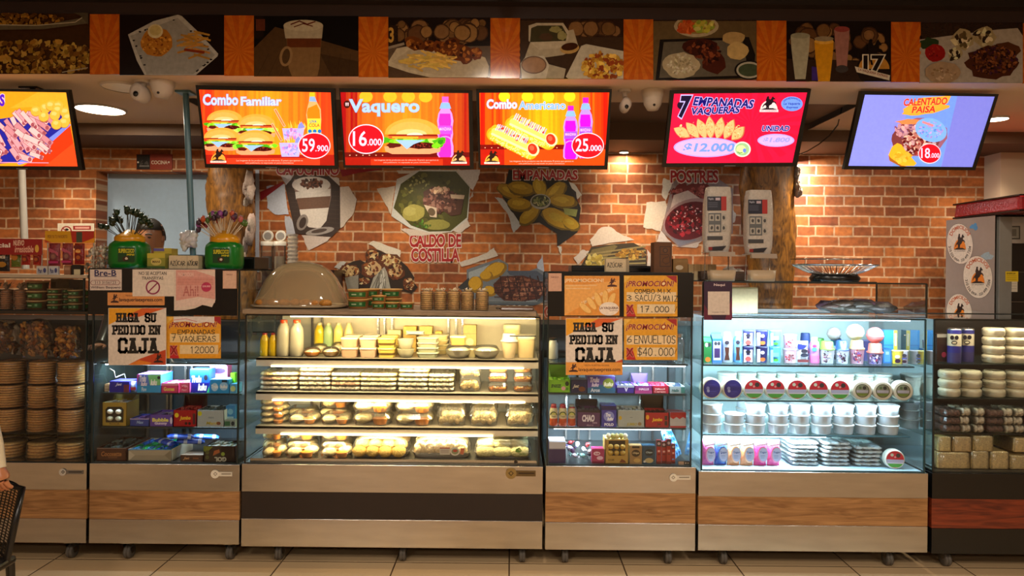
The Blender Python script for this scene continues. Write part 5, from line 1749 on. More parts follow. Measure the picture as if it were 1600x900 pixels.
def carton(label, p0, p1, q0, zb, Y, dep, col, spec=(), kind='closed', cat='sweet box', group=None, name='sweet_box', sweets=None, top=None, m='gloss', lidh=.5, lidcol=None):
 """a printed carton on a shelf. closed: tucked lid; tray: open display tray; lid: its lid folded up behind; window: cut-out front"""
 pm = (p0 + p1) / 2
 zt = W(pm, q0, Y).z
 x0, x1 = X(p0, (zb + zt) / 2, Y), X(p1, (zb + zt) / 2, Y)
 q1 = proj(((x0 + x1) / 2, Y, zb))[1]
 t = thing(name, label, cat, ((x0 + x1) / 2, Y + dep / 2, zb), group)
 b = MB()
 top = top or col
 w_ = .0022
 if kind == 'closed':
  b.box(x0, x1, Y, Y + dep, zb, zt, m, col, skip='t')
  b.box(x0, x1, Y, Y + dep, zt - .0004, zt, m, top)
  b.box(x0 + .003, x1 - .003, Y + .0015, Y + .006, zt, zt + .0012, m, top)
  b.build_front = None
 else:
  b.box(x0, x1, Y, Y + w_, zb, zt, m, col)
  for xa in (x0, x1 - w_):
   b.face([(xa, Y, zb), (xa + w_, Y, zb), (xa + w_, Y, zt), (xa, Y, zt)], m, col)
   for q in (xa, xa + w_):
    b.face([(q, Y, zb), (q, Y + dep, zb), (q, Y + dep, zt), (q, Y, zt)], m, col)
   b.face([(xa, Y, zt), (xa + w_, Y, zt), (xa + w_, Y + dep, zt), (xa, Y + dep, zt)], m, col)
  b.box(x0, x1, Y + dep - w_, Y + dep, zb, zt, m, col)
  b.box(x0, x1, Y, Y + dep, zb, zb + w_, m, col)
  if kind == 'lid':
   h = (zt - zb) * lidh + dep * .25
   b.box(x0 + .001, x1 - .001, Y + dep - .002, Y + dep, zt, zt + h, m, lidcol or col)
   for xa, s in ((x0, 1), (x1, -1)):
    b.face([(xa, Y + dep, zt), (xa, Y + dep, zt + h), (xa + s * .012, Y + dep - .05, zt)], m, lidcol or col)
 a = Art(b, (0, Y, 0), m=m, lift=3e-4)
 deco(a, p0, p1, q0, q1, spec)
 b.build('carton', t)
 if kind != 'closed':
  cs = sweets or ['#c8c0b4', '#a8a8b0']
  n = max(2, int((x1 - x0) / .022))
  rows = max(2, int(dep / .055))
  s = MB()
  for i in range(n):
   for j in range(rows):
    xa = x0 + .003 + (x1 - x0 - .006) * i / n
    xb = x0 + .003 + (x1 - x0 - .006) * (i + 1) / n - .002
    ya = Y + .004 + (dep - .01) * j / rows
    yb = Y + .004 + (dep - .01) * (j + 1) / rows - .003
    zz = zt - .004 + R.uniform(-.006, .008)
    s.box(xa, xb, ya, yb, zb + .003, zz, 'wrap', R.choice(cs), top=(.75, .8))
  s.build('wrapped_sweets', t).__setitem__('kind', 'stuff')
 return t
def body(name, label, cat, prof, p0, p1, zb, Y, group=None, n=24, m='gloss', c='#ffffff', sq=2, dep=None, parts=(), front=None):
 """a turned body between two picture columns; prof heights in metres, radii as shares of the half width"""
 xm = X((p0 + p1) / 2, zb + .03, Y)
 r = (p1 - p0) * Y / F / 2
 ry = dep / 2 if dep else r
 t = thing(name, label, cat, (xm, Y, zb), group)
 for nm, pr, mm, cc, *k in ((name.split('_')[-1] + '_body', prof, m, c),) + tuple(parts):
  b = MB()
  kw = k[0] if k else {}
  b.lathe([(r * a, zb + h) for a, h in pr], (xm, Y, 0), n, mm, cc, 1, ry / r, kw.get('sq', sq), kw.get('fl', 0), cap=kw.get('cap', True))
  b.build(nm, t)
 return t
BLUEW, NAVY = '#2f6fc4', '#1c2470'
# ------------- prototypes copied many times (local coordinates, front towards -y)
def P_tub(label, cat='tub', body_='#a8987c', lid='#c8b894', lab=None, r=.05, h=.036, name='tub', bm='gloss', lm='gloss'):
 t = local(name, label, cat)
 b = MB()
 b.lathe([(r * .86, 0), (r * .9, .002), (r * .98, h * .86), (r, h * .88)], n=28, m=bm, c=body_)
 if lab:
  a0 = -math.pi * .5
  rows = []
  for q, hh in ((.915, h * .22), (.965, h * .72)):
   rows.append([(r * (q + .012) * math.cos(a0 + k * .16), r * (q + .012) * math.sin(a0 + k * .16), hh) for k in range(-6, 7)])
  b.grid(rows, 'gloss', lab, closed=False)
  rows = []
  for q, hh in ((.945, h * .40), (.957, h * .52)):
   rows.append([(r * (q + .016) * math.cos(a0 + k * .1), r * (q + .016) * math.sin(a0 + k * .1), hh) for k in range(-5, 1)])
  b.grid(rows, 'gloss', '#b8c8a0', closed=False)
  rows = []
  for q, hh in ((.94, h * .38), (.962, h * .62)):
   rows.append([(r * (q + .016) * math.cos(a0 + .42 + k * .06), r * (q + .016) * math.sin(a0 + .42 + k * .06), hh) for k in range(-2, 3)])
  b.grid(rows, 'gloss', '#7ca870', closed=False)
 b.build('tub_body', t)
 b = MB()
 b.lathe([(r * 1.0, h * .86), (r * 1.05, h * .87), (r * 1.05, h * .97), (r * .98, h), (r * .94, h * .985)], n=28, m=lm, c=lid)
 b.build('lid', t)
 return t
def P_clam(label, fill, w_=.15, d=.11, h=.05, name='clamshell_box', cat='plastic box', domed=True):
 """hinged clear plastic box with its filling built by fill(parent)"""
 t = local(name, label, cat)
 fill(t, w_, d, h)
 b = MB()
 b.lathe([(w_ * .43, .001), (w_ * .44, .002), (w_ * .49, h * .5), (w_ * .5, h * .52)], n=36, m='clear', sy=d / w_, p=6, cap=False, smooth=False)
 b.build('box_base', t)
 b = MB()
 if domed:
  b.lathe([(w_ * .5, h * .53), (w_ * .49, h * .56), (w_ * .43, h * .95), (w_ * .40, h), (w_ * .01, h)], n=36, m='clear', sy=d / w_, p=6, cap=False, smooth=False)
 else:
  b.lathe([(w_ * .5, h * .53), (w_ * .5, h * .6), (w_ * .46, h * .62), (w_ * .01, h * .62)], n=36, m='clear', sy=d / w_, p=6, cap=False, smooth=False)
 b.build('box_lid', t)
 return t
def f_combo(bun='#e8d49a', cup='#d8842c'):
 def f(t, w_, d, h):
  for k, (x, y) in enumerate(((-.26, -.12), (.26, .2))):
   b = MB()
   b.ball((w_ * x * .9, d * y, h * .46), (w_ * .23, d * .33, h * .42), 'food', bun, 12, 8, .04)
   b.build('bread_roll', t)
  for x, y in ((.2, -.24), (-.22, .26)):
   b = MB()
   b.lathe([(w_ * .15, .003), (w_ * .19, h * .55)], (w_ * x, d * y, 0), 32, 'gloss', cup, fl=.05)
   b.build('jelly_cup', t)
 return f
def f_rolls(c='#d8c088', n=9, r=.3):
 def f(t, w_, d, h):
  b = MB()
  for i in range(n):
   b.ball((R.uniform(-.3, .3) * w_, R.uniform(-.3, .3) * d, h * R.uniform(.34, .55)), (w_ * .17, d * .13, h * r * .8), 'food', jit(c, .12), 9, 6, .1)
  for i in range(n):
   b.ball(((-.32 + .64 * i / (n - 1)) * w_, -.34 * d, h * R.uniform(.25, .5)), (w_ * .10, d * .1, h * .22), 'food', jit(c, .15), 8, 6, .1)
  b.build('pastries', t)
 return f
def f_gran(t, w_, d, h):
 b = MB()
 b.lathe([(w_ * .41, .003), (w_ * .46, h * .34)], n=24, m='food', c='#b06a24', sy=d / w_, p=4)
 for i in range(26):
  b.ball((R.uniform(-.4, .4) * w_, R.uniform(-.42, .2) * d, h * R.uniform(.3, .42)), w_ * .05, 'food', jit(R.choice(['#c8842c', '#8a4814', '#d8a850']), .1), 6, 4)
 b.build('granola', t)
def P_pack(label, c='#c8bfae', n=5, rows=2, w_=.2, d=.16, h=.024, name='patty_pack', cat='food pack', film=True):
 """a sealed bag holding rows of round patties"""
 t = local(name, label, cat)
 b = MB()
 for i in range(n):
  for j in range(rows):
   q = w_ / n * R.uniform(.48, .54)
   b.lathe([(q * .5, h * .03), (q * .88, h * .2), (q, h * .5), (q * .9, h * .8), (q * .5, h * .97)], ((i + .5) / n * w_ - w_ / 2 + R.uniform(-.003, .003), -d / 2 + (j + .5) * d / rows, 0), 14, 'food', jit(c, .1), sy=d / rows * .51 / q)
 b.box(-w_ * .46, w_ * .46, -d * .44, d * .46, h * .3, h * .66, 'food', c)
 b.build('patties', t)
 if film:
  b = MB()
  b.lathe([(w_ * .50, h * .1), (w_ * .52, h * .5), (w_ * .49, h * 1.0), (w_ * .3, h * 1.03), (w_ * .01, h * 1.03)], n=36, m='film', sy=d / w_, p=7, cap=False, smooth=False)
  b.build('plastic_bag', t)
 return t
def P_discs(label, n, c, r=.075, th=.012, name='flatbread_pack', cat='bread pack', bag=True, tw=True, m='food'):
 """a bagged column of round flat breads: every bread is a part"""
 t = local(name, label, cat)
 r0 = r
 for k in range(n):
  b = MB()
  z = k * th
  dx, dy, r = R.uniform(-.04, .04) * r0, R.uniform(-.04, .04) * r0, r0 * R.uniform(.93, 1)
  b.lathe([(r * .72, z + .0005), (r * .95, z + th * .16), (r, z + th * .45), (r * .95, z + th * .8), (r * .6, z + th * .97)], (dx, dy, 0), 24, m, jit(c, .10))
  b.build('flatbread', t)
 if bag:
  b = MB()
  H, r = n * th, r0
  b.lathe([(r * 1.0, .0), (r * 1.06, H * .1), (r * 1.05, H * .9), (r * .98, H * 1.02), (r * .5, H * 1.04)] + ([(r * .1, H * 1.04 + .004)] if tw else []), n=22, m='film', cap=False, fl=.012)
  b.build('plastic_bag', t)
 return t
def P_cheese(label, ring, art, r=.056, d=.05, knot=False):
 """a wheel of cheese standing on its rim, label side to the front"""
 t = local('round_cheese', label, 'cheese')
 b = MB()
 b.lathe([(r * .90, -d / 2), (r * .97, -d / 2 + .003), (r, -d / 2 + .009), (r, d / 2 - .009), (r * .9, d / 2)], (0, 0, r), 32, 'gloss', ring, axis='y')
 b.build('wheel_body', t)
 b = MB()
 y = -d / 2 - .0006
 def P(u, v, k):
  return (u * r, y - k * 4e-5, r + v * r)
 def disc(q, c, k, cx=0, cz=0):
  b.face([P(cx + q * math.cos(2 * math.pi * i / 32), cz + q * math.sin(2 * math.pi * i / 32), k) for i in range(32)], 'gloss', c)
 def chord(v0, v1, c, k, q=.82):
  L = []
  for i in range(9):
   v = v0 + (v1 - v0) * i / 8
   L.append((math.sqrt(max(0, q * q - v * v)), v))
  b.face([P(u, v, k) for u, v in L] + [P(-u, v, k) for u, v in L[::-1]], 'gloss', c)
 art(disc, chord)
 b.build('printed_label', t)
 if knot:
  b = MB()
  for i in range(10):
   a = R.uniform(.3, 1.5)
   L = r * R.uniform(.5, 1.0)
   b.face([(r * .5, 0, r * 1.8), (r * .5 + L * math.cos(a) + .006, R.uniform(-.02, .02), r * 1.75 + L * math.sin(a) * .6), (r * .5 + L * math.cos(a + .3), R.uniform(-.02, .02), r * 1.75 + L * math.sin(a + .3) * .7)], 'film')
  b.lathe([(r * .99, -d / 2 + .002), (r * .999, 0), (r * .99, d / 2 + .002)], (0, 0, r * 1.0), 24, 'film', axis='y', cap=False)
  b.build('plastic_bag', t)
 return t
def lab_blue(disc, chord):
 disc(.84, '#2c2c7c', 0)
 chord(-.1, .2, '#24246a', 1)
 for v in (.35, -.3, -.5):
  chord(v, v + .06, '#4a4a98', 2, .5)
 disc(.16, '#7a7aa8', 3, -.4, .05)
 disc(.14, '#9a9ab8', 4, -.36, -.2)
def lab_red(disc, chord):
 disc(.86, '#c8283c', 0)
 chord(-.80, -.34, '#4ca84c', 1, .86)
 chord(-.34, .0, '#b4bce0', 2, .86)
 chord(-.42, -.32, '#d8dcf0', 3, .86)
 disc(.22, '#3c3438', 4, .3, .42)
 disc(.16, '#c8d0c0', 4, -.3, .46)
 disc(.10, '#e0a0a0', 5, 0, .25)
def lab_olive(disc, chord):
 disc(.68, '#4a4a30', 0)
 disc(.6, '#7c7c64', 1)
 chord(-.5, -.28, '#6a7a2c', 2, .6)
 chord(-.2, .06, '#a8a0a8', 2, .58)
 disc(.18, '#2c2c28', 3, .2, .3)
 disc(.14, '#4a5c34', 3, -.2, .3)
# ---------------------------------------------------------------- back of the counter
bc = thing('back_counter', 'dark counter running along the foot of the brick wall', 'counter', (0, 4.78, 0))
slabpart(bc, 'cabinet_body', XL + .1, W(1450, 500, 4.8).x, 4.62, 5.03, 0, 1.16, 'dark')
slabpart(bc, 'counter_top', XL + .1, W(1450, 500, 4.8).x, 4.58, 5.04, 1.16, 1.19, 'blackmat')
zb_ = hz(421, 440, 4.85)
tc_ = thing('back_cabinet', 'dark maroon cabinet behind the pastry dome with cup jars on it', 'cabinet', (X(450, 1.5, 4.85), 4.85, 1.19))
slabpart(tc_, 'cabinet_body', X(409, 1.4, 4.75), X(520, 1.4, 4.75), 4.75, 5.03, 1.19, zb_ - .02, 'gloss', '#33120c')
slabpart(tc_, 'cabinet_top', X(408, 1.4, 4.73), X(522, 1.4, 4.73), 4.73, 5.035, zb_ - .02, zb_, 'gloss', '#2a0e0a')
# clear jars of cups on the cabinet
for i, (p, cc, lab) in enumerate(((417, '#5a5450', 'clear lidded jar of dark straws, first of three by the cappuccino picture'), (437, '#a89478', 'clear lidded jar of stirrers, second of three by the cappuccino picture'))):
 r = 9.5 * 4.85 / F
 t = thing('lidded_jar', lab, 'jar', (X(p, 1.6, 4.85), 4.85, zb_), 'lidded jars on the back cabinet')
 h = hz(384, p, 4.85) - zb_
 b = MB()
 b.lathe([(r, 0), (r, h)], n=20, m='clear', cen=(X(p, 1.6, 4.85), 4.85, zb_), cap=False)
 b.build('glass_body', t)
 b = MB()
 b.lathe([(r * .8, .004), (r * .8, h * .55)], n=16, m='matte', c=cc, cen=(X(p, 1.6, 4.85), 4.85, zb_))
 b.build('stirrers', t)
 b = MB()
 b.lathe([(r * 1.05, h), (r * 1.05, h + .025), (r * .9, h + .03)], n=20, m='whiteplastic', cen=(X(p, 1.6, 4.85), 4.85, zb_))
 b.build('lid', t)
 b = MB()
 b.lathe([(r * .85, -.006), (r * .95, 0), (r * .85, .006)], n=22, m='whiteplastic', cen=(X(p, 1.6, 4.85), 4.87, zb_ + h + .07), axis='y')
 b.lathe([(r * .6, -.008), (r * .62, -.007)], n=22, m='gloss', c='#8a8684', cen=(X(p, 1.6, 4.85), 4.87, zb_ + h + .07), axis='y')
 b.tube([(X(p, 1.6, 4.85), 4.87, zb_ + h + .03), (X(p, 1.6, 4.85), 4.87, zb_ + h + .05)], .008, 'whiteplastic')
 b.build('flip_cap', t)
r = 8.5 * 4.85 / F
cx_ = X(457, 1.6, 4.85)
t = thing('cup_stack', 'tall stack of white paper cups beside the two clear jars', 'cups', (cx_, 4.85, zb_))
h = (hz(366, 457, 4.85) - zb_) / 9
for k in range(9):
 b = MB()
 b.lathe([(r * .8, zb_ + h * k), (r * .93, zb_ + h * (k + .7)), (r, zb_ + h * (k + .72)), (r, zb_ + h * (k + .98))], (cx_, 4.85, 0), 18, 'gloss', '#d0c4b4')
 b.build('paper_cup', t)
# rough tree trunk columns
def trunk(label, pts, Y, pale):
 """pts: (left, right, row) in picture points"""
 b = MB()
 rows, n = [], 26
 rr = random.Random(5 + len(label))
 ph = [rr.uniform(0, 6.28) for _ in range(6)]
 full = []
 for (l0, r0, y0), (l1, r1, y1) in zip(pts, pts[1:]):
  for k in range(7):
   u = k / 7
   full.append((l0 + (l1 - l0) * u, r0 + (r1 - r0) * u, y0 + (y1 - y0) * u))
 full.append(pts[-1])
 cols = []
 for i, (l, r_, y) in enumerate(full):
  z = W((l + r_) / 2, y, Y).z
  xa, xb = X(l, z, Y), X(r_, z, Y)
  c, q = (xa + xb) / 2, (xb - xa) / 2
  ring = []
  for k in range(n):
   t = 2 * math.pi * k / n
   f = 1 + .05 * math.sin(3 * t + ph[0] + i * .25) + .04 * math.sin(7 * t + ph[1] - i * .4) + rr.uniform(-.025, .025)
   ring.append((c + q * f * math.cos(t), Y + min(q, .14) * .9 * f * math.sin(t), z))
  rows.append(ring)
 b.grid(rows[::-1], 'bark', '#ffffff')
 t = thing('tree_trunk', label, 'trunk', (sum(p[0] for p in rows[-1]) / n, Y, rows[-1][0][2]))
 b.build('bark_column', t)
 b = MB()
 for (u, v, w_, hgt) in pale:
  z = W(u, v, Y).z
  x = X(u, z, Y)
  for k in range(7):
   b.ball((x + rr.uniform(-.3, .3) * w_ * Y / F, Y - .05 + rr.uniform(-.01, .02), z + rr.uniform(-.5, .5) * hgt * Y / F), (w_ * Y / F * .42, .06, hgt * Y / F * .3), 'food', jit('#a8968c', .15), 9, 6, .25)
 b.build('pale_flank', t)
 return t
trunk('rough brown tree trunk column beside the kitchen hatch', [(328, 392, 258), (326, 396, 290), (325, 398, 330), (330, 394, 370), (326, 399, 440), (324, 400, 497)], 4.83, [(392, 300, 12, 50), (394, 350, 10, 50), (386, 400, 9, 46)])
trunk('rough golden brown tree trunk column behind the napkin packs', [(1160, 1240, 240), (1158, 1238, 290), (1160, 1243, 340), (1166, 1241, 390), (1170, 1236, 440), (1168, 1238, 501)], 4.83, [(1240, 292, 8, 26), (1238, 275, 8, 20)])
light('trunk_spot', 'AREA', (X(1252, 2.35, 4.95), 4.93, 2.36), 9, (.85, .92, 1), (math.radians(8), math.radians(-8), 0), shape='DISK', size=.06)
# metal posts
def post(label, a, bpt, Y, r, c, name='metal_post'):
 p, q = W(a[0], a[1], Y), W(bpt[0], bpt[1], Y)
 p.z = FZ if p.z > FZ - .1 else p.z
 t = thing(name, label, 'post', q)
 b = MB()
 b.tube([q, p], r, 'gloss', c, 10)
 b.build('tube', t)
 b = MB()
 b.box(p.x - .04, p.x + .04, Y - .04, Y + .04, p.z - .012, p.z - .0005, 'gloss', c)
 b.build('ceiling_plate', t)
post('slim teal post standing on the sweets case up to the soffit', (290, 146), (302.5, 419), 3.72, .016, '#4f7484')
post('slim white post standing by the brick wall over the snack racks', (31, 150), (40, 420), 4.4, .022, '#a8a098')
b = MB()
for k in range(16):
 q = W(R.uniform(285, 304), R.uniform(368, 386), 3.668)
 b.ball((q.x, 3.668 + R.uniform(-.005, .005), q.z), (R.uniform(.015, .03), .02, R.uniform(.02, .035)), 'gloss', jit('#b8b8bc', .1), 8, 6, .25)
tag(b.build('plastic_bag', None, W(303, 398, 3.7)), 'crumpled white plastic bag tied round the teal post', 'bag')
# the person behind the sweets case
def person():
 Y = 4.42
 c = W(236, 374, Y)
 s = .87
 t = thing('person', 'person with short dark hair looking down behind the green lollipop jar', 'person', (c.x, Y, 0))
 b = MB()
 # one continuous body: rings from the feet up to the crown
 zc = c.z
 P = [(.10, .08, 0), (.12, .10, .1), (.13, .11, .5), (.16, .13, .85), (.17, .13, 1.0), (.165, .12, 1.15), (.19, .12, zc - .42), (.215, .12, zc - .30), (.20, .10, zc - .235), (.12, .08, zc - .20), (.062, .065, zc - .17), (.057, .062, zc - .13), (.06, .07, zc - .10), (.066, .085, zc - .075), (.072, .094, zc - .03), (.076, .098, zc + .02), (.074, .096, zc + .06), (.060, .08, zc + .095), (.035, .05, zc + .115), (.004, .005, zc + .122)]
 rows = []
 n = 28
 for rx, ry, z in P:
  ring = []
  for k in range(n):
   a = 2 * math.pi * k / n
   x, y = rx * math.cos(a), ry * math.sin(a)
   fy = 0
   if z > zc - .12 and math.sin(a) < 0:      # the face: brow, nose, lips, chin
    u = x / .07
    v = z - zc
    fy -= .020 * math.exp(-(u / .22) ** 2) * math.exp(-((v + .022) / .018) ** 2)
    fy -= .008 * math.exp(-(u / .45) ** 2) * math.exp(-((v + .062) / .012) ** 2)
    fy += .010 * (math.exp(-((u - .45) / .22) ** 2) + math.exp(-((u + .45) / .22) ** 2)) * math.exp(-((v - .012) / .016) ** 2)
   ring.append((c.x + x, Y + y + fy, z))
  rows.append(ring)
 cols = ['#20232c' if p[2] < .98 else ('#2a2624' if p[2] < zc - .21 else '#a06a48') for p in P[:-1]]
 b.grid(rows, 'gloss', cols)
 for s_ in (-1, 1):
  b.tube([(c.x + s_ * .2, Y, zc - .29), (c.x + s_ * .25, Y - .02, zc - .52), (c.x + s_ * .22, Y - .16, zc - .66)], [.05, .042, .034], 'gloss', '#2a2624', 10)
  hx = c.x + s_ * .215
  b.ball((hx, Y - .2, zc - .67), (.034, .045, .016), 'skin', '#ffffff', 10, 6)
  for f in range(4):
   x_ = hx - .024 + f * .016
   b.tube([(x_, Y - .225, zc - .67), (x_, Y - .262 - .006 * (f in (1, 2)), zc - .668), (x_, Y - .282 - .008 * (f in (1, 2)), zc - .685)], [.0085, .008, .006], 'skin', '#ffffff', 7)
  b.tube([(hx - s_ * .03, Y - .19, zc - .67), (hx - s_ * .05, Y - .215, zc - .672), (hx - s_ * .052, Y - .24, zc - .68)], [.010, .009, .007], 'skin', '#ffffff', 7)
  ear = [(c.x + s_ * .074, Y + .005, zc + .005)]
  b.ball(ear[0], (.010, .018, .028), 'gloss', '#9a6444', 9, 7)
  # eyes lowered under dark brows
  b.ball((c.x + s_ * .031, Y - .082, zc + .008), (.014, .007, .005), 'gloss', '#2a1a14', 9, 5)
  b.tube([(c.x + s_ * .012, Y - .092, zc + .026), (c.x + s_ * .03, Y - .092, zc + .032), (c.x + s_ * .05, Y - .082, zc + .026)], .0042, 'hair', '#ffffff', 6)
 b.ball((c.x, Y - .088, zc - .062), (.022, .008, .005), 'gloss', '#6a3428', 10, 5)
 b.build('body', t)
 b = MB()
 rows = []
 for k in range(9):
  v = k / 8
  z = zc + .046 + v * .09
  q = math.sqrt(max(.02, 1 - (v * .98) ** 2))
  ring = []
  for i in range(28):
   a = 2 * math.pi * i / 28
   zz = z - (.05 * (1 - v) if math.sin(a) > -.2 else -.012 * (1 - v))
   ring.append((c.x + .082 * q * math.cos(a) * (1 if k else .98), Y + .004 + .104 * q * math.sin(a) * (1 if k else .98), zz))
  rows.append(ring)
 b.grid(rows, 'hair', '#ffffff')
 b.face(rows[-1], 'hair')
 b.build('hair', t)
person()
# cameras and lamps under the soffit
def domecam(label, p, Y, z, w_, h, ball=True, kind='dome'):
 x = X(p, z, Y)
 t = thing('security_camera', label, 'camera', (x, Y, z))
 b = MB()
 k = w_ * Y / F / 2
 hh = h * Y / F
 if kind == 'dome':
  b.lathe([(.001, -hh), (k * .5, -hh * .97), (k * .8, -hh * .7), (k * .92, -hh * .35), (k, -hh * .25), (k, -.001)], (x, Y, z), 22, 'whitecoat')
  b.build('housing', t)
  b = MB()
  b.lathe([(k * .12, -.002), (k * .1, -.006), (.001, -.007)][::-1], (x, Y - k * .66, z - hh * .80), 14, 'black', axis='y')
  b.build('lens', t)
 else:
  b.lathe([(k * .9, -.012), (k, -.006), (k, 0)], (x, Y, z), 20, 'whitecoat')
  b.tube([(x, Y, z - .01), (x, Y - .01, z - hh * .3)], k * .4, 'whitecoat', n=10)
  b.build('bracket', t)
  b = MB()
  zc = z - hh * .62
  b.lathe([(k * .5, -.05), (k * .78, -.045), (k * .8, .03), (k * .6, .05), (.001, .055)], (x, Y - .02, zc), 20, 'whitecoat', axis='y', sy=1.25)
  b.build('housing', t)
  b = MB()
  b.lathe([(.001, -.006), (k * .22, -.005), (k * .3, -.001), (k * .3, 0)], (x, Y - .071, zc - hh * .12), 18, 'black', axis='y', sy=1.1)
  b.build('lens', t)
domecam('white bullet security camera paired with a dome camera near the kitchen hatch', 224, 3.52, FZ, 27, 34, kind='bullet')
domecam('white dome security camera beside the white bullet camera', 254, 3.52, FZ, 36, 26)
domecam('small white security camera beside the Combo Americano screen', 976, 3.6, FZ, 20, 42, kind='bullet')
domecam('white dome security camera between the hot dog and empanada screens', 1020, 3.6, FZ, 34, 32)
domecam('white security camera on the ceiling above the banner at the top edge', 790, 3.2, 2.96, 34, 46, kind='bullet')
def flat_lamp(label, p, Y, z, rx, power, on=True, name='ceiling_lamp', col=(1, .86, .64)):
 x = X(p, z, Y)
 k = rx * Y / F
 t = thing(name, label, 'lamp', (x, Y, z))
 b = MB()
 b.lathe([(k, -.012), (k * 1.08, -.010), (k * 1.08, 0)], (x, Y, z), 30, 'whitecoat', cap=False)
 b.build('rim', t)
 b = MB()
 b.face([(x + k * math.cos(-2 * math.pi * i / 30), Y + k * math.sin(-2 * math.pi * i / 30), z - .010) for i in range(30)], 'lamp' if on else 'gloss', '#e8d8b8')
 b.build('diffuser', t)
 if on:
  light('lamp_light', 'AREA', (x, Y, z - .02), power, col, (0, 0, 0), shape='DISK', size=k * 1.8)
flat_lamp('bright round ceiling lamp beside the chicharron screen', 157, 4.13, FZ, 34, 16)
flat_lamp('round ceiling lamp, dimmer, in front of the cameras by the soffit edge', 193, 3.62, FZ, 30, 3, on=False)
flat_lamp('small round spot lamp over the Vaquero screen', 645, 3.78, FZ, 9, 5)
flat_lamp('small round spot lamp above the calentado screen', 1520, 3.72, FZ, 12, 5)
flat_lamp('round spot lamp beside the edge of the calentado screen', 1557, 4.15, FZ, 16, 9)
flat_lamp('small recessed spot lamp in the brown bulkhead by the brick wall', 975, 4.98, 2.43, 7, 3)
b = MB()
P = [W(1318, 153, 4.2), W(1314, 175, 4.2), W(1309, 195, 4.25), W(1296, 212, 4.3), W(1280, 225, 4.4), W(1262, 236, 4.5), W(1248, 242, 4.6)]
b.tube(P, .004, 'black')
tag(b.build('cable', None, P[-1]), 'loose black cable drooping from the soffit beside the empanada screen', 'cable')
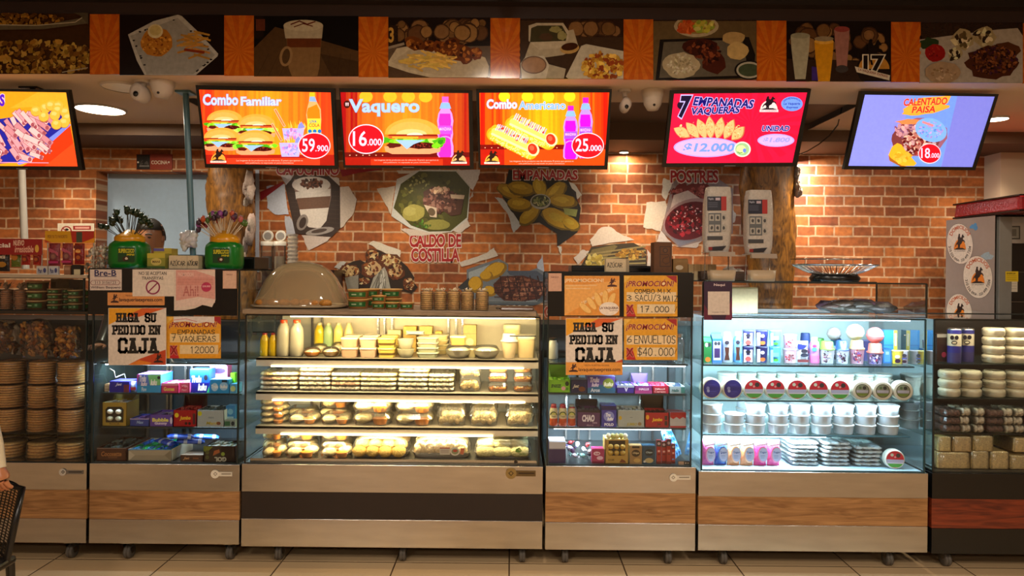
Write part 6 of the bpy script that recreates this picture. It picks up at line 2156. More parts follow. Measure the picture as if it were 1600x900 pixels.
# ---------------------------------------------------------------- refrigerator with delivery stickers
YR = 4.2
fx0, fx1 = W(1418 + 4, 400, YR).x, W(1700, 400, YR).x
def fridge():
 zt = hz(336, 1560, YR)
 xf = X(1562, 1.7, YR)
 xb = X(1478, 1.7, 4.45)
 t = thing('refrigerator', 'grey glass door refrigerator with round delivery stickers', 'refrigerator', (xf + .35, YR + .3, 0))
 b = MB()
 yb = 4.86
 # left flank runs from its front edge back towards the wall
 A, B = Vector((xf - .015, YR + .02, 0)), Vector((X(1478, 1.7, 4.64), 4.64, 0))
 b.face([(B.x, B.y, 0), (A.x, A.y, 0), (A.x, A.y, zt), (B.x, B.y, zt)], 'gloss', '#8c8078')
 b.face([(A.x, A.y, zt), (xf + .7, A.y, zt), (xf + .7, B.y, zt), (B.x, B.y, zt)], 'gloss', '#8c8078')
 b.face([(xf + .7, A.y, 0), (xf + .7, B.y, 0), (xf + .7, B.y, zt), (xf + .7, A.y, zt)], 'gloss', '#8c8078')
 b.face([(B.x, B.y, 0), (xf + .7, B.y, 0), (xf + .7, B.y, zt), (B.x, B.y, zt)], 'gloss', '#8c8078')
 b.face([(A.x, A.y + .1, 0), (xf + .7, A.y + .1, 0), (xf + .7, A.y + .1, zt), (A.x, A.y + .1, zt)], 'gloss', '#17100e')
 b.build('cabinet_body', t)
 b = MB()
 b.box(xf, xf + .075, YR, YR + .03, .1, zt - .01, 'gloss', '#7c7872')
 b.box(xf + .075, xf + .7, YR, YR + .03, zt - .045, zt - .01, 'gloss', '#8c8a88')
 b.build('door_frame', t)
 b = MB()
 z1 = hz(380, 1580, YR)
 b.box(xf + .075, xf + .7, YR + .004, YR + .03, z1, zt - .045, 'gloss', '#8f857a')
 a = Art(b, (0, YR + .004, 0), m='gloss')
 a.rect(1574, 353, 1594, 374, '#38342e')
 a.rect(1576, 355, 1592, 372, '#7c786c')
 a.rect(1580, 358, 1588, 369, '#5a564c')
 b.build('control_panel', t)
 b = MB()
 b.face([(xf + .075, YR + .015, .15), (xf + .7, YR + .015, .15), (xf + .7, YR + .015, z1), (xf + .075, YR + .015, z1)], 'glass')
 b.build('door_glass', t)
 for y in (425, 472):
  b = MB()
  z = hz(y, 1590, YR)
  b.tube([(xf + .09, YR + .05, z), (xf + .7, YR + .05, z)], .004, 'steel')
  for k in range(9):
   b.tube([(xf + .1 + k * .06, YR + .05, z), (xf + .1 + k * .06, YR + .1, z)], .002, 'steel')
  b.build('wire_shelf', t)
 b = MB()
 b.box(xf + .076, X(1590, 1.6, YR), YR - .001, YR + .003, hz(456, 1580, YR), hz(424, 1580, YR), 'gloss', '#c8bca8')
 a = Art(b, (0, YR - .001, 0), m='gloss')
 a.rect(1571, 424, 1591, 440, '#d0b020')
 a.text('ENERGIA', 1573, 426, 1587, 428.6, '#2a2410', .02)
 for k in range(3):
  a.line([(1573, 431 + k * 3), (1588, 431 + k * 3)], .6, '#7a6410')
  a.line([(1573, 443 + k * 4), (1588, 443 + k * 4)], .5, '#7c7468')
 b.build('energy_label', t)
 # stickers on the flank
 n = Vector((-(B.y - A.y), B.x - A.x, 0)).normalized()
 if n.y > 0:
  n = -n
 def stick(label, cx, cyy, rx, ry, cut=None, phone=True):
  b = MB()
  a = Art(b, A, n, 'print', lift=.0008)
  if cut:
   a.clip = [(1400, 300), (1700, 300), (1700, cut), (1400, cut)]
  a.ell(cx, cyy, rx, ry, '#5c524a', rot=-6, n=36)
  a.ell(cx, cyy, rx * .98, ry * .985, '#cfc0ae', rot=-6, n=36)
  a.arc('DOMICILIOS', cx, cyy - 2, rx * .66, ry * .66, 208, 332, ry * .18, '#b0522c', .03)
  a.logo(cx - rx * .5, cyy - ry * .52, cx + rx * .5, cyy + ry * .42, disc='#d8781c', dark='#1c1210', ribbon='#cfc0ae')
  if phone and not cut:
   a.arc('310 556 0904 - 320 499 7204', cx, cyy, rx * .88, ry * .88, 172, 8, ry * .13, '#241c1a', .02, inner=True)
  o = b.build('delivery_sticker', None, W(cx, cyy, 4.4))
  tag(o, label, 'sticker', 'round delivery stickers on the refrigerator')
 stick('oval DOMICILIOS sticker, highest of three on the refrigerator side', 1500, 381, 20.5, 32)
 stick('oval DOMICILIOS sticker, middle of three on the refrigerator side', 1528, 433, 23, 33.5)
 stick('oval DOMICILIOS sticker, lowest of three, half hidden behind the glass case', 1499, 488, 20, 29, cut=497)
 for x_, y_, r_, c_, l_ in ((1522, 354, 6, '#3a7ca8', 'small torn blue sticker near the top of the refrigerator side'), (1543, 400, 8, '#8a9ca4', 'torn pale grey sticker above the middle delivery sticker')):
  b = MB()
  a = Art(b, A, n, 'print', lift=.0006)
  a.blob(x_, y_, r_, 5, c_, .35)
  o = tag(b.build('torn_sticker', None, W(x_, y_, 4.4)), l_, 'sticker')
 # red delivery bag lying on top
 zt2 = zt
 x0, x1 = X(1489, zt2, 4.6), X(1489, zt2, 4.6) + .5
 t = thing('delivery_bag', 'flat red insulated delivery bag lying on the refrigerator', 'bag', ((x0 + x1) / 2, 4.4, zt2))
 b = MB()
 za = zt2 + .006
 b.box(x0, x1, 4.0, 4.6, za, za + .1, 'wrap', '#8a0e12', top=(.97, .97))
 b.build('padded_body', t, bevel=.016)
 b = MB()
 for zz in (za + .005, za + .096):
  b.tube([(x0 + .005, 3.998, zz), (x1 - .005, 3.998, zz), (x1 - .003, 4.6, zz), (x0 + .003, 4.6, zz), (x0 + .005, 3.998, zz)], .006, 'black')
 b.build('black_piping', t)
fridge()
# ---------------------------------------------------------------- on top of the cases
zl2 = z2top + .0045
def lolly_jar(label, p, Y, z, dark):
 r = 26.5 * Y / F
 x = X(p, z + .05, Y)
 k = r / 26.5
 t = thing('lollipop_jar', label, 'candy jar', (x, Y, z), 'green lollipop jars on the sweets case')
 b = MB()
 b.lathe([(r * .86, 0), (r * .95, .004), (r, k * 8), (r, k * 32), (r * .95, k * 37), (r * .76, k * 42)], (x, Y, z), 16, 'gloss', '#0c6a1c', p=3.2)
 a = Art(b, (0, Y - r * 1.0, 0), m='gloss', lift=.004)
 y0, y1 = proj((x, Y - r, z + k * 40))[1], proj((x, Y - r, z))[1]
 a.rect(p - 18, y0 + 9, p + 8, y1 - 10, '#0e3c18')
 a.text('SUPERCOCO', p - 17, y0 + 11, p + 7, y0 + 17, '#d0c020', .03)
 a.text('MINI', p - 4, y0 + 18.5, p + 7, y0 + 21.5, '#d0c020', .02)
 a.blob(p - 6, y1 - 15, 5, 4, '#3a1c10')
 a.blob(p - 5, y1 - 15, 2.4, 2, '#c8b8a0')
 b.build('jar_body', t)
 b = MB()
 b.lathe([(r * .80, k * 41), (r * .82, k * 42), (r * .82, k * 48), (r * .76, k * 50), (r * .5, k * 54), (r * .2, k * 60), (.001, k * 61)], (x, Y, z), 28, 'gloss', '#c88a10', fl=.012)
 b.build('lid', t)
 rr = random.Random(3)
 for i in range(26):
  a_ = rr.uniform(-1.05, .85)
  d = rr.uniform(-.5, .9)
  q = rr.uniform(.5, .8)
  base = Vector((x + r * q * math.sin(a_), Y - r * .5 * math.cos(a_ * 1.2) * d, z + k * (57 - 10 * abs(a_))))
  L = k * rr.uniform(26, 36)
  tip = base + Vector((math.sin(a_) * L * .95, -d * L * .15, math.cos(a_) * L * (1 - .15 * abs(a_))))
  b = MB()
  b.tube([base, tip], .0022, 'gloss', '#2a2a24' if dark else '#c8b8a0', 5)
  if dark:
   c = jit('#142814', .3)
   b.ball(tip, (k * 4.6, k * 4.6, k * 4.6), 'wrap', c, 8, 6, .12)
   for s_ in (-1, 1):
    b.face([tip, tip + Vector((s_ * k * 5.5, -.004, k * 3)), tip + Vector((s_ * k * 5, .004, k * 6))], 'wrap', c)
  else:
   c = jit(rr.choice(['#6a2440', '#8a3440', '#7a3a7c', '#a84a2c', '#3a2038', '#4c6a2c', '#b05a5a']), .15)
   b.ball(tip, (k * 4, k * 4, k * 5), 'wrap', c, 8, 6, .15)
   b.face([tip, tip + Vector((k * 4.5, -.004, k * 5)), tip + Vector((-k * 2, .004, k * 7))], 'wrap', jit('#a89090', .2))
  b.build('lollipop', t)
lolly_jar('green lollipop jar with yellow lid and dark green wrapped lollipops', 203, D + .13, zl2, True)
lolly_jar('green lollipop jar with yellow lid and pink and purple lollipops', 351, D + .13, zl2, False)
carton('yellow and green printed box between the lollipop jar and the sugar box', 230, 258, 396, zl2, D + .04, .07, '#8c8a34', [('r', 0, 0, 1, .3, '#b8a83c'), ('e', .5, .55, .3, .25, '#c8b460'), ('t', 'MANI', .3, .48, .7, .62, '#5a3c14'), ('r', 0, .85, 1, 1, '#3c5c2c')], top='#c8b83c', cat='box', name='printed_box')
carton('yellow lidded box standing behind the printed box by the jar', 240, 268, 388, zl2, D + .16, .07, '#c0a83c', [('r', 0, 0, .6, .14, '#6a5ca0')], top='#d8c860', cat='box', name='printed_box')
carton('small white box handwritten AZUCAR beside the pink lollipop jar', 264, 310, 399.5, zl2, D + .05, .06, '#cbb694', [('r', .61, 0, .62, 1, '#8a785c')], cat='box', name='sugar_box', group='sugar boxes', m='matte')
def hand(o_p, Y, txts, label=None):
 b = MB()
 a = Art(b, (0, Y, 0), m='print', lift=4e-4)
 for tx, x0, y0, x1, y1 in txts:
  a.strokes(tx, x0, y0, x1, y1, .8, '#1c1814', G, .4)
 return b
zl4 = z4top + .0045
ob = [o for o in bpy.data.objects if o.name.startswith('sugar_box')][0]
hand(0, D + .05, [('AZÚCAR', 266, 408, 289, 414.5), ('AZÚCAR', 293, 408, 309, 414.5)]).build('handwriting', ob)
carton('small white box handwritten AZUCAR on the black sign panel of the fourth case', 947, 983, 404.5, zl4, D + .05, .06, '#cbb694', [('r', .86, 0, 1, 1, '#9a886c')], cat='box', name='sugar_box', group='sugar boxes', m='matte')
ob = [o for o in bpy.data.objects if o.name.startswith('sugar_box')][1]
hand(0, D + .05, [('AZÚCAR', 949, 411, 972, 417.5)]).build('handwriting', ob)
def lowbox(label, p0, p1, q0, zb, Y):
 x0, x1 = X(p0, zb, Y), X(p1, zb, Y)
 z1 = hz(q0, (p0 + p1) / 2, Y)
 t = thing('till_box', label, 'box', ((x0 + x1) / 2, Y + .1, zb))
 b = MB()
 b.box(x0, x1, Y, Y + .22, zb, z1, 'black')
 b.build('box_body', t, bevel=.004)
 b = MB()
 b.box(x0 + .01, x1 - .01, Y - .002, Y, z1 - .012, z1 - .004, 'blackmat')
 b.build('front_lip', t)
lowbox('low black box behind the sugar box and pink lollipop jar', 312, 398, 401, zl2, D + .28)
lowbox('low black box behind the sugar box of the fourth case', 893, 1022, 415, zl4, D + .28)
def engr(label, p0, p1, q0, zb, Y, dep, col, fn, name, cat='box'):
 t = carton(label, p0, p1, q0, zb, Y, dep, col, (), cat=cat, name=name, m='matte')
 b = MB()
 a = Art(b, (0, Y, 0), m='print')
 fn(a)
 b.build('printed_front', t)
def en1(a):
 a.at(800, 225, 4)
 P = [(925, 642), (990, 642), (990, 765), (925, 765), (925, 642)]
 a.line(P, 4, '#2c1608')
 a.ell(958, 665, 16, 16, '#2c1608')
 a.ell(958, 665, 11, 11, '#5a3414')
 a.line([(930, 690), (975, 690), (985, 710), (985, 740), (960, 750), (940, 735), (945, 715), (975, 705)], 3, '#2c1608')
def en2(a):
 a.at(800, 225, 4)
 a.ell(1046, 772, 24, 15, '#b8a890')
 a.rect(1012, 722, 1095, 740, '#7c5c2c')
engr('brown wooden engraved box standing behind the fourth case panel', 1022, 1050, 378.5, zl4, D + .04, .09, '#5a3414', en1, 'engraved_box')
engr('small kraft box with a pale oval label beside the engraved box', 1052, 1075, 404.5, zl4, D + .04, .07, '#7a5a2c', en2, 'kraft_box')
# snack racks on the far left case
zl1 = zup + .0165
def rack(label, p0, p1, q0, q1, Y, base, spec, pouches, legs):
 z0 = zl1
 xa, xb = X(p0, 1.6, Y), X(p1, 1.6, Y)
 t = thing('snack_rack', label, 'snack rack', ((xa + xb) / 2, Y + .05, z0))
 b = MB()
 zt, zb = hz(q0, (p0 + p1) / 2, Y), hz(q1, (p0 + p1) / 2, Y)
 b.box(xa, xb, Y, Y + .004, zb, zt, 'gloss', base)
 a = Art(b, (0, Y, 0), m='gloss')
 deco(a, p0, p1, q0, q1, spec)
 b.build('header_card', t)
 b = MB()
 for p in legs:
  x = X(p, 1.6, Y)
  b.tube([(x, Y + .008, z0), (x, Y + .008, zt)], .003, 'steel')
  b.tube([(x, Y + .008, z0 + .003), (x, Y + .1, z0 + .003)], .003, 'steel')
 b.tube([(xa, Y + .012, zb + .006), (xb, Y + .012, zb + .006)], .003, 'steel')
 b.build('wire_frame', t)
 for (lab, a0, a1, b0, b1, c, sp) in pouches:
  pouch(lab, a0, a1, b0, b1, Y + .02, c, sp, 'hanging snack bags')
def pouch(label, p0, p1, q0, q1, Y, c, spec=(), group=None, name='snack_bag', cat='snack bag', clear=False, dep=.028, zb=None):
 """a pillow bag with crimped ends"""
 pm = (p0 + p1) / 2
 za = hz(q1, pm, Y) if zb is None else zb
 zb_ = hz(q0, pm, Y)
 xa, xb = X(p0, 1.5, Y), X(p1, 1.5, Y)
 t = thing(name, label, cat, ((xa + xb) / 2, Y, za), group)
 b = MB()
 rows = []
 for k in range(9):
  v = k / 8
  q = math.sin(math.pi * min(1, max(0, (v - .06) / .88))) ** .5 if .06 < v < .94 else .04
  w_ = (xb - xa) / 2 * (1 - .07 * q)
  z = za + (zb_ - za) * v
  rows.append([((xa + xb) / 2 + w_ * math.cos(2 * math.pi * i / 16), Y + .012 + dep / 2 * q * math.sin(2 * math.pi * i / 16) * (1 + R.uniform(-.1, .1)), z) for i in range(16)])
 b.grid(rows, 'film' if clear else 'wrap', c)
 if spec:
  a = Art(b, (0, Y + .012 - dep / 2 - .001, 0), m='gloss')
  deco(a, p0 + (p1 - p0) * .06, p1 - (p1 - p0) * .06, q0 + (q1 - q0) * .1, q1 - (q1 - q0) * .1, spec)
 b.build('bag_film', t)
 if clear:
  b = MB()
  for i in range(int(clear)):
   u, v = R.uniform(-.42, .42), R.uniform(.06, .86)
   b.ball(((xa + xb) / 2 + (xb - xa) * u, Y + .012 + R.uniform(-.3, .1) * dep, za + (zb_ - za) * v), (R.uniform(.005, .010), .008, R.uniform(.005, .012)), 'food', jit(R.choice(c if isinstance(c, list) and isinstance(c[0], str) else ['#c0b098', '#9a8468', '#d0c4b0']), .15), 7, 5, .15)
  o = b.build('puffs', t)
  o['kind'] = 'stuff'
 return t
REDSP = [('r', 0, 0, 1, .2, '#5a0c0c'), ('e', .5, .35, .3, .12, '#c86a20'), ('e', .55, .7, .35, .2, '#6a1408'), ('e', .5, .72, .22, .12, '#a8501c'), ('t', 'Hot', .25, .28, .75, .42, '#e8c070')]
PINKSP = [('p', [(0, .1), (1, .4), (1, .6), (0, .3)], '#a8485c'), ('e', .5, .6, .35, .2, '#6a3438'), ('e', .5, .62, .2, .12, '#8a5c4c'), ('r', 0, .88, 1, 1, '#b0245c')]
rack('red snack rack with hanging bags on the far left case', -40, 65, 373, 398, D + .10, '#8c1414', [('t', 'especial', -.02 + .1, .28, .53, .62, '#e0d0c0', .03), ('t', 'NUEVO', .58, .1, .74, .42, '#e0b8a0', .03, .2), ('t', 'irresistible', .6, .45, .88, .85, '#e0a890', .02, .25), ('e', .93, .62, .03, .24, '#d0a040')],
  [('black snack bag lettered especial hanging on the red rack', -8, 13, 388, 424, '#1c1210', [('t', 'special', .2, .2, .8, .5, '#d8c8b0', .03), ('e', .5, .75, .4, .15, '#a8701c')]),
  ('green and orange snack bag hanging on the red rack', 15, 30, 387, 417, '#5a6420', [('e', .5, .5, .4, .2, '#a8641c'), ('e', .5, .2, .4, .12, '#7c8c3c')]),
  ('red snack bag next to the green bag on the red rack', 31, 45, 387, 414, '#9c1c10', REDSP),
  ('red snack bag last in the row on the red rack', 49, 63, 387, 414, '#9c1c10', REDSP)], (-30, 64))
rack('yellow and red snack rack in front of the no smoking sign', 70, 147, 361, 379, D + .08, '#c8900c', [('p', [(.52, 0), (1, 0), (1, 1), (.56, 1)], '#a82410'), ('r', .64, .08, .76, 1, '#3c4430'), ('p', [(.76, 1), (1, .6), (1, 1)], '#d88a14'), ('t', 'PIDE YA TU FAVORITO', .06, .35, .46, .62, '#8a5410', .02), ('p', [(0, .75), (.15, 1), (0, 1)], '#a83c10')],
  [('pink snack bag under the yellow rack header', 74, 92, 380, 415, '#7c2430', PINKSP), ('second pink snack bag under the yellow rack header', 95, 112, 380, 414, '#7c2430', PINKSP),
  ('dark red snack bag beside the two pink bags', 114, 130, 380, 413, '#8a1414', REDSP)], (73, 145))
MARSH = 'clear bags of striped puffs'
for i, (a0, a1, q0, lab) in enumerate(((131, 148, 381, 'clear bag of striped puffs next to the dark red snack bag'), (149, 162, 379, 'clear bag of striped puffs between two others by the green jar'), (161, 175, 379, 'clear bag of striped puffs touching the green lollipop jar'))):
 pouch(lab, a0, a1, q0, 427, D + .135 - .03 * (i == 1), '#ffffff', (), MARSH, clear=46, zb=zl1)
for i, (p0, p1, q0, c, lab) in enumerate(((57, 74, 416, '#b8b0a8', 'white price card lettered in blue under the red rack'), (76, 91, 416, '#b8b4b4', 'second white price card beside the first under the racks'))):
 carton(lab, p0, p1, q0, zl1, D + .06, .012, c, [('t', 'Pan', .15, .3, .5, .8, '#2a2a5c', .03), ('e', .75, .5, .14, .3, '#3a3a6a')], cat='price card', name='price_card', group='price cards under the racks', m='matte')
carton('small tan box under the pink snack bags', 100, 110, 415, zl1, D + .07, .03, '#8a5c40', [('r', .1, .2, .9, .5, '#a87c60')], cat='box', name='small_box')
carton('small black box with cream front beside the puffs', 112, 126, 414, zl1, D + .07, .03, '#14100e', [('r', .25, .45, .95, 1, '#c8b890')], cat='box', name='small_box')
# glass shelf below the racks: green tubs, cookie bags
zg1 = z1top + .0125
TUB = Many(P_tub('', body_='#5a3a22', lid='#d0a870', lab='#2c5c24', r=.0515, h=.051), 'green labelled tubs on the far left case')
for k in range(3):
 TUB.put((X(59.5, 1.4, D + .15), D + .15, zg1 + k * .0515), 'large green labelled tub, %s of the stack beside the cookie bags' % ('bottom', 'middle', 'top')[k], sc=(1, 1, .98))
TUB2 = Many(P_tub('', body_='#5a3a22', lid='#d0a870', lab='#346030', r=.036, h=.028), 'small green labelled tubs on the far left case')
for p, n, nm in ((86, 4, 'beside the large tubs'), (102, 4, 'in the middle of the shelf'), (118, 3, 'second from the shelf end'), (133, 3, 'at the shelf end')):
 for k in range(n):
  TUB2.put((X(p, 1.4, D + (.14 if p in (86, 118) else .2)), D + (.14 if p in (86, 118) else .2), zg1 + k * (.0285 if n == 4 else .0365)), 'small green labelled tub, %s up in the stack %s' % (ORD[k], nm), sc=(1, 1, 1 if n == 4 else 1.28))
CK = Many(P_discs('', 9, '#b87440', r=.0295, th=.0115, name='cookie_bag', cat='cookie bag', m='food'), 'cookie bags on the far left case')
for i, p in enumerate((-8, 11, 33)):
 CK.put((X(p, 1.4, D + .14), D + .14, zg1), 'bag of stacked brown cookies, %s' % ('farthest from the green tubs', 'between two other cookie bags', 'next to the large green tubs')[i], rz=i * .7)
 b = MB()
 o = CK.p if i == 0 else [q for q in bpy.data.objects if q.name.startswith('cookie_bag')][-1]
 for j in range(14):
  a = R.uniform(0, 6.28)
  L = R.uniform(.015, .034)
  b.face([(0, 0, .105), (L * math.cos(a), L * math.sin(a), .105 + R.uniform(.014, .046)), (L * math.cos(a + .7), L * math.sin(a + .7), .105 + R.uniform(.014, .046))], 'wrap', jit('#b89c84', .2))
 if i == 0:
  b.build('twisted_top', None)
  tw = [q for q in bpy.data.objects if q.name.startswith('twisted_top')][0]
  tw.parent = o
 else:
  bpy.data.meshes
  for ch in o.children:
   pass
carton('cream box behind the green tubs on the far left case', 79, 106, 436, zg1, D + .33, .05, '#b8a078', [('r', .05, .1, .3, .3, '#8a744c')], cat='box', name='cream_box', m='matte')
carton('white box with brown pattern behind the small tubs', 107, 124, 437, zg1, D + .34, .04, '#a8988a', [('p', [(.2, .8), (.5, .3), (.8, .8)], '#6a3c2c')], cat='box', name='patterned_box', m='matte')
# breads in the far left case
zf1 = ZB + .0045
fb = '#d89c50'
B8 = Many(P_discs('', 9, fb, r=.0715, th=.0128), 'tall bags of flat breads in the far left case')
B5 = Many(P_discs('', 5, '#dca85c', r=.073, th=.0165), 'short bags of flat breads in the far left case')
COLP = [(-32, 'outermost column'), (18, 'first full column'), (67, 'middle column'), (113, 'column beside the sweets case')]
B6 = Many(P_discs('', 3, '#a8743c', r=.073, th=.0108), 'low bags of flat breads behind')
Yb = D + .115
for i, (p, nm) in enumerate(COLP):
 B5.put((X(p, .55, Yb), Yb, zf1), 'short bread bag at the foot of the %s' % nm, rz=i)
for i, (p, nm) in enumerate(COLP):
 B5.put((X(p, .55, Yb + .17), Yb + .17, zf1), 'short bread bag behind the foot of the %s' % nm, rz=2 + i)
 B6.put((X(p, .6, Yb + .17), Yb + .17, zf1 + .0925), 'low bread bag behind the %s' % nm, rz=1 + i)
slabpart(C1, 'glass_shelf', c1x0 + .03, c1x1 - .03, D + .04, D + .55, zf1 + .1345, zf1 + .14, 'glassgreen')
zt_ = zf1 + .1405
for i, (p, nm) in enumerate(COLP):
 for k in range(3):
  B8.put((X(p + R.uniform(-1.5, 1.5), .8, Yb), Yb, zt_ + k * .0, ) if False else (X(p + R.uniform(-1.2, 1.2), .8, Yb), Yb, zt_ + k * .1275), 'tall bread bag, %s of three in the %s' % (('lowest', 'middle', 'highest')[k], nm), rz=R.uniform(0, 3))
zc_ = zt_ + 3 * .1275 + .002
def fried(label, p0, p1, Y, zb, h, n, big):
 xa, xb = X(p0, .95, Y), X(p1, .95, Y)
 t = thing('fried_snack_bag', label, 'snack bag', ((xa + xb) / 2, Y, zb), 'bags of dark fried snacks in the far left case')
 b = MB()
 for i in range(n):
  u, v = R.uniform(-.39, .39), R.uniform(.08, .92)
  x, z = (xa + xb) / 2 + (xb - xa) * u * (1 - .2 * v), zb + h * v
  y = Y + R.uniform(-.07, .02)
  a, L = R.uniform(0, 3.14), R.uniform(.010, .017)
  q = R.uniform(.008, .0125)
  d = Vector((math.cos(a), R.uniform(-.4, .4), math.sin(a))) * L
  c = Vector((x, y, z))
  b.tube([c - d, c - d * .4 + Vector((0, -.005, q * .7)), c + d * .5 + Vector((0, -.005, q * .7)), c + d], [q * .45, q, q, q * .4], 'food', jit(R.choice(['#8a4c18', '#a86c2c', '#6a3410', '#c08438']), .2), 6)
 o = b.build('fried_pieces', t)
 o['kind'] = 'stuff'
 b = MB()
 cx = (xa + xb) / 2
 w_ = xb - xa
 b.lathe([(w_ * .46, zb + .002), (w_ * .485, zb + h * .3), (w_ * .46, zb + h * .75), (w_ * .36, zb + h * 1.0), (w_ * .05, zb + h * 1.06)], (cx, Y - .02, 0), 20, 'film', sy=.8, cap=False, fl=.03)
 b.build('plastic_bag', t)
fried('clear bag of dark fried snacks above the first bread column', -50, 35, D + .17, zc_, .19, 190, 1)
fried('clear bag of dark fried snacks above the middle bread column', 39, 87, D + .15, zc_, .20, 190, 1)
fried('clear bag of dark fried snacks beside the sweets case', 92, 128, D + .16, zc_, .17, 150, 1)
# ---------------------------------------------------------------- central case top
zt3 = z3top + .0305
def dome():
 Y = D + .22
 x = X(472.5, zt3 + .1, Y)
 w_ = 72 * (Y - .1) / F
 h = 69 * Y / F
 t = thing('pastry_dome', 'big tan see-through pastry dome on a tray above the bakery case', 'pastry dome', (x, Y, zt3))
 b = MB()
 b.lathe([(w_ * .97, .004), (w_ * 1.01, .006), (w_ * 1.03, .016), (w_ * 1.0, .017), (w_ * .96, .009)], (x, Y, zt3), 44, 'gloss', '#a08c70', sy=.72, p=4)
 b.build('tray', t)
 b = MB()
 prof = [(1.0, .0), (.98, .10), (.93, .22), (.84, .42), (.74, .62), (.60, .80), (.42, .93), (.22, .985), (.02, 1.0)]
 b.lathe([(w_ * a, .016 + h * .96 * q) for a, q in prof], (x, Y, zt3), 44, 'amber', sy=.72, p=3, cap=False)
 b.build('dome_cover', t)
 for i in range(7):
  b = MB()
  b.ball((x + w_ * (-.7 + .23 * i), Y - .12 + R.uniform(-.03, .03), zt3 + .03), (.035, .03, .02), 'food', jit('#b8782c', .2), 10, 7, .08)
  b.build('pastry', t)
dome()
T3 = Many(P_tub('', body_='#9a6838', lid='#d0a058', lab='#2c6430', r=.058, h=.052), 'green labelled tubs on the bakery case')
Yt = D + .16
xt = X(560, zt3, Yt)
T3.put((xt, Yt, zt3), 'large green labelled tub, lower of two beside the pastry dome')
T3.put((xt, Yt, zt3 + .0525), 'large green labelled tub, upper of two beside the pastry dome')
T3.put((X(578, zt3, Yt + .14), Yt + .14, zt3), 'large tub behind the small tubs, lower of two', sc=(1, 1, 1))
T3.put((X(578, zt3, Yt + .14), Yt + .14, zt3 + .0525), 'large tub behind the small tubs, upper of two')
T3.put((X(612, zt3, Yt + .14), Yt + .14, zt3), 'large tub standing last in the back row of tubs, lower of two')
T3.put((X(612, zt3, Yt + .14), Yt + .14, zt3 + .0525), 'large tub standing last in the back row of tubs, upper of two')
for p, k, nm in ((592, 0, 'lower of two next to the large tubs'), (592, 1, 'upper of two next to the large tubs'), (613, 0, 'standing alone in the middle'), (636, 0, 'nearest to the cookie stacks')):
 T3.put((X(p, zt3, Yt - .03), Yt - .03, zt3 + k * .037), 'small brown tub with orange lid, %s' % nm, sc=(.66, .66, .7))
CKS = Many(P_discs('', 9, '#e4b468', r=.0335, th=.0108, name='cookie_bag', cat='cookie bag'), 'cookie bags on the bakery case')
for i, p in enumerate((667, 688, 709, 730, 753)):
 o = CKS.put((X(p, zt3, D + .09), D + .09, zt3 + .0005), 'clear bag of thin round cookies, %s of five on the bakery case' % ('nearest to the tubs', 'second from the tubs', 'middle one', 'fourth from the tubs', 'farthest from the tubs')[i], rz=i * .5)
 if i == 0:
  b = MB()
  for j in range(20):
   a = R.uniform(0, 6.28)
   L = R.uniform(.01, .034)
   b.face([(L * .6 * math.cos(a), L * .6 * math.sin(a), .1), (L * math.cos(a), L * math.sin(a), .1 + R.uniform(.006, .022)), (L * math.cos(a + .6), L * math.sin(a + .6), .1 + R.uniform(.004, .016))], 'wrap', jit('#e0d4b8', .2))
  m_ = b.build('crimped_top', None)
  m_.parent = o
  m_.location = (0, 0, 0)
t = thing('wooden_paddle', 'brown wooden paddle with a black loop lying on the bakery case', 'paddle', (X(800, zt3, D + .1), D + .1, zt3))
b = MB()
xa, xb = X(782, zt3, D + .1), X(834, zt3, D + .1)
b.box(xa, xb, D + .08, D + .14, zt3 + .001, zt3 + .018, 'gloss', '#5a3418', top=(.96, .8))
b.build('blade', t, bevel=.004)
b = MB()
b.tube([(xa, D + .11, zt3 + .008), (xa - .012, D + .10, zt3 + .014), (xa - .024, D + .11, zt3 + .012), (xa - .022, D + .12, zt3 + .006), (xa, D + .112, zt3 + .007)], .002, 'black')
b.build('loop', t)
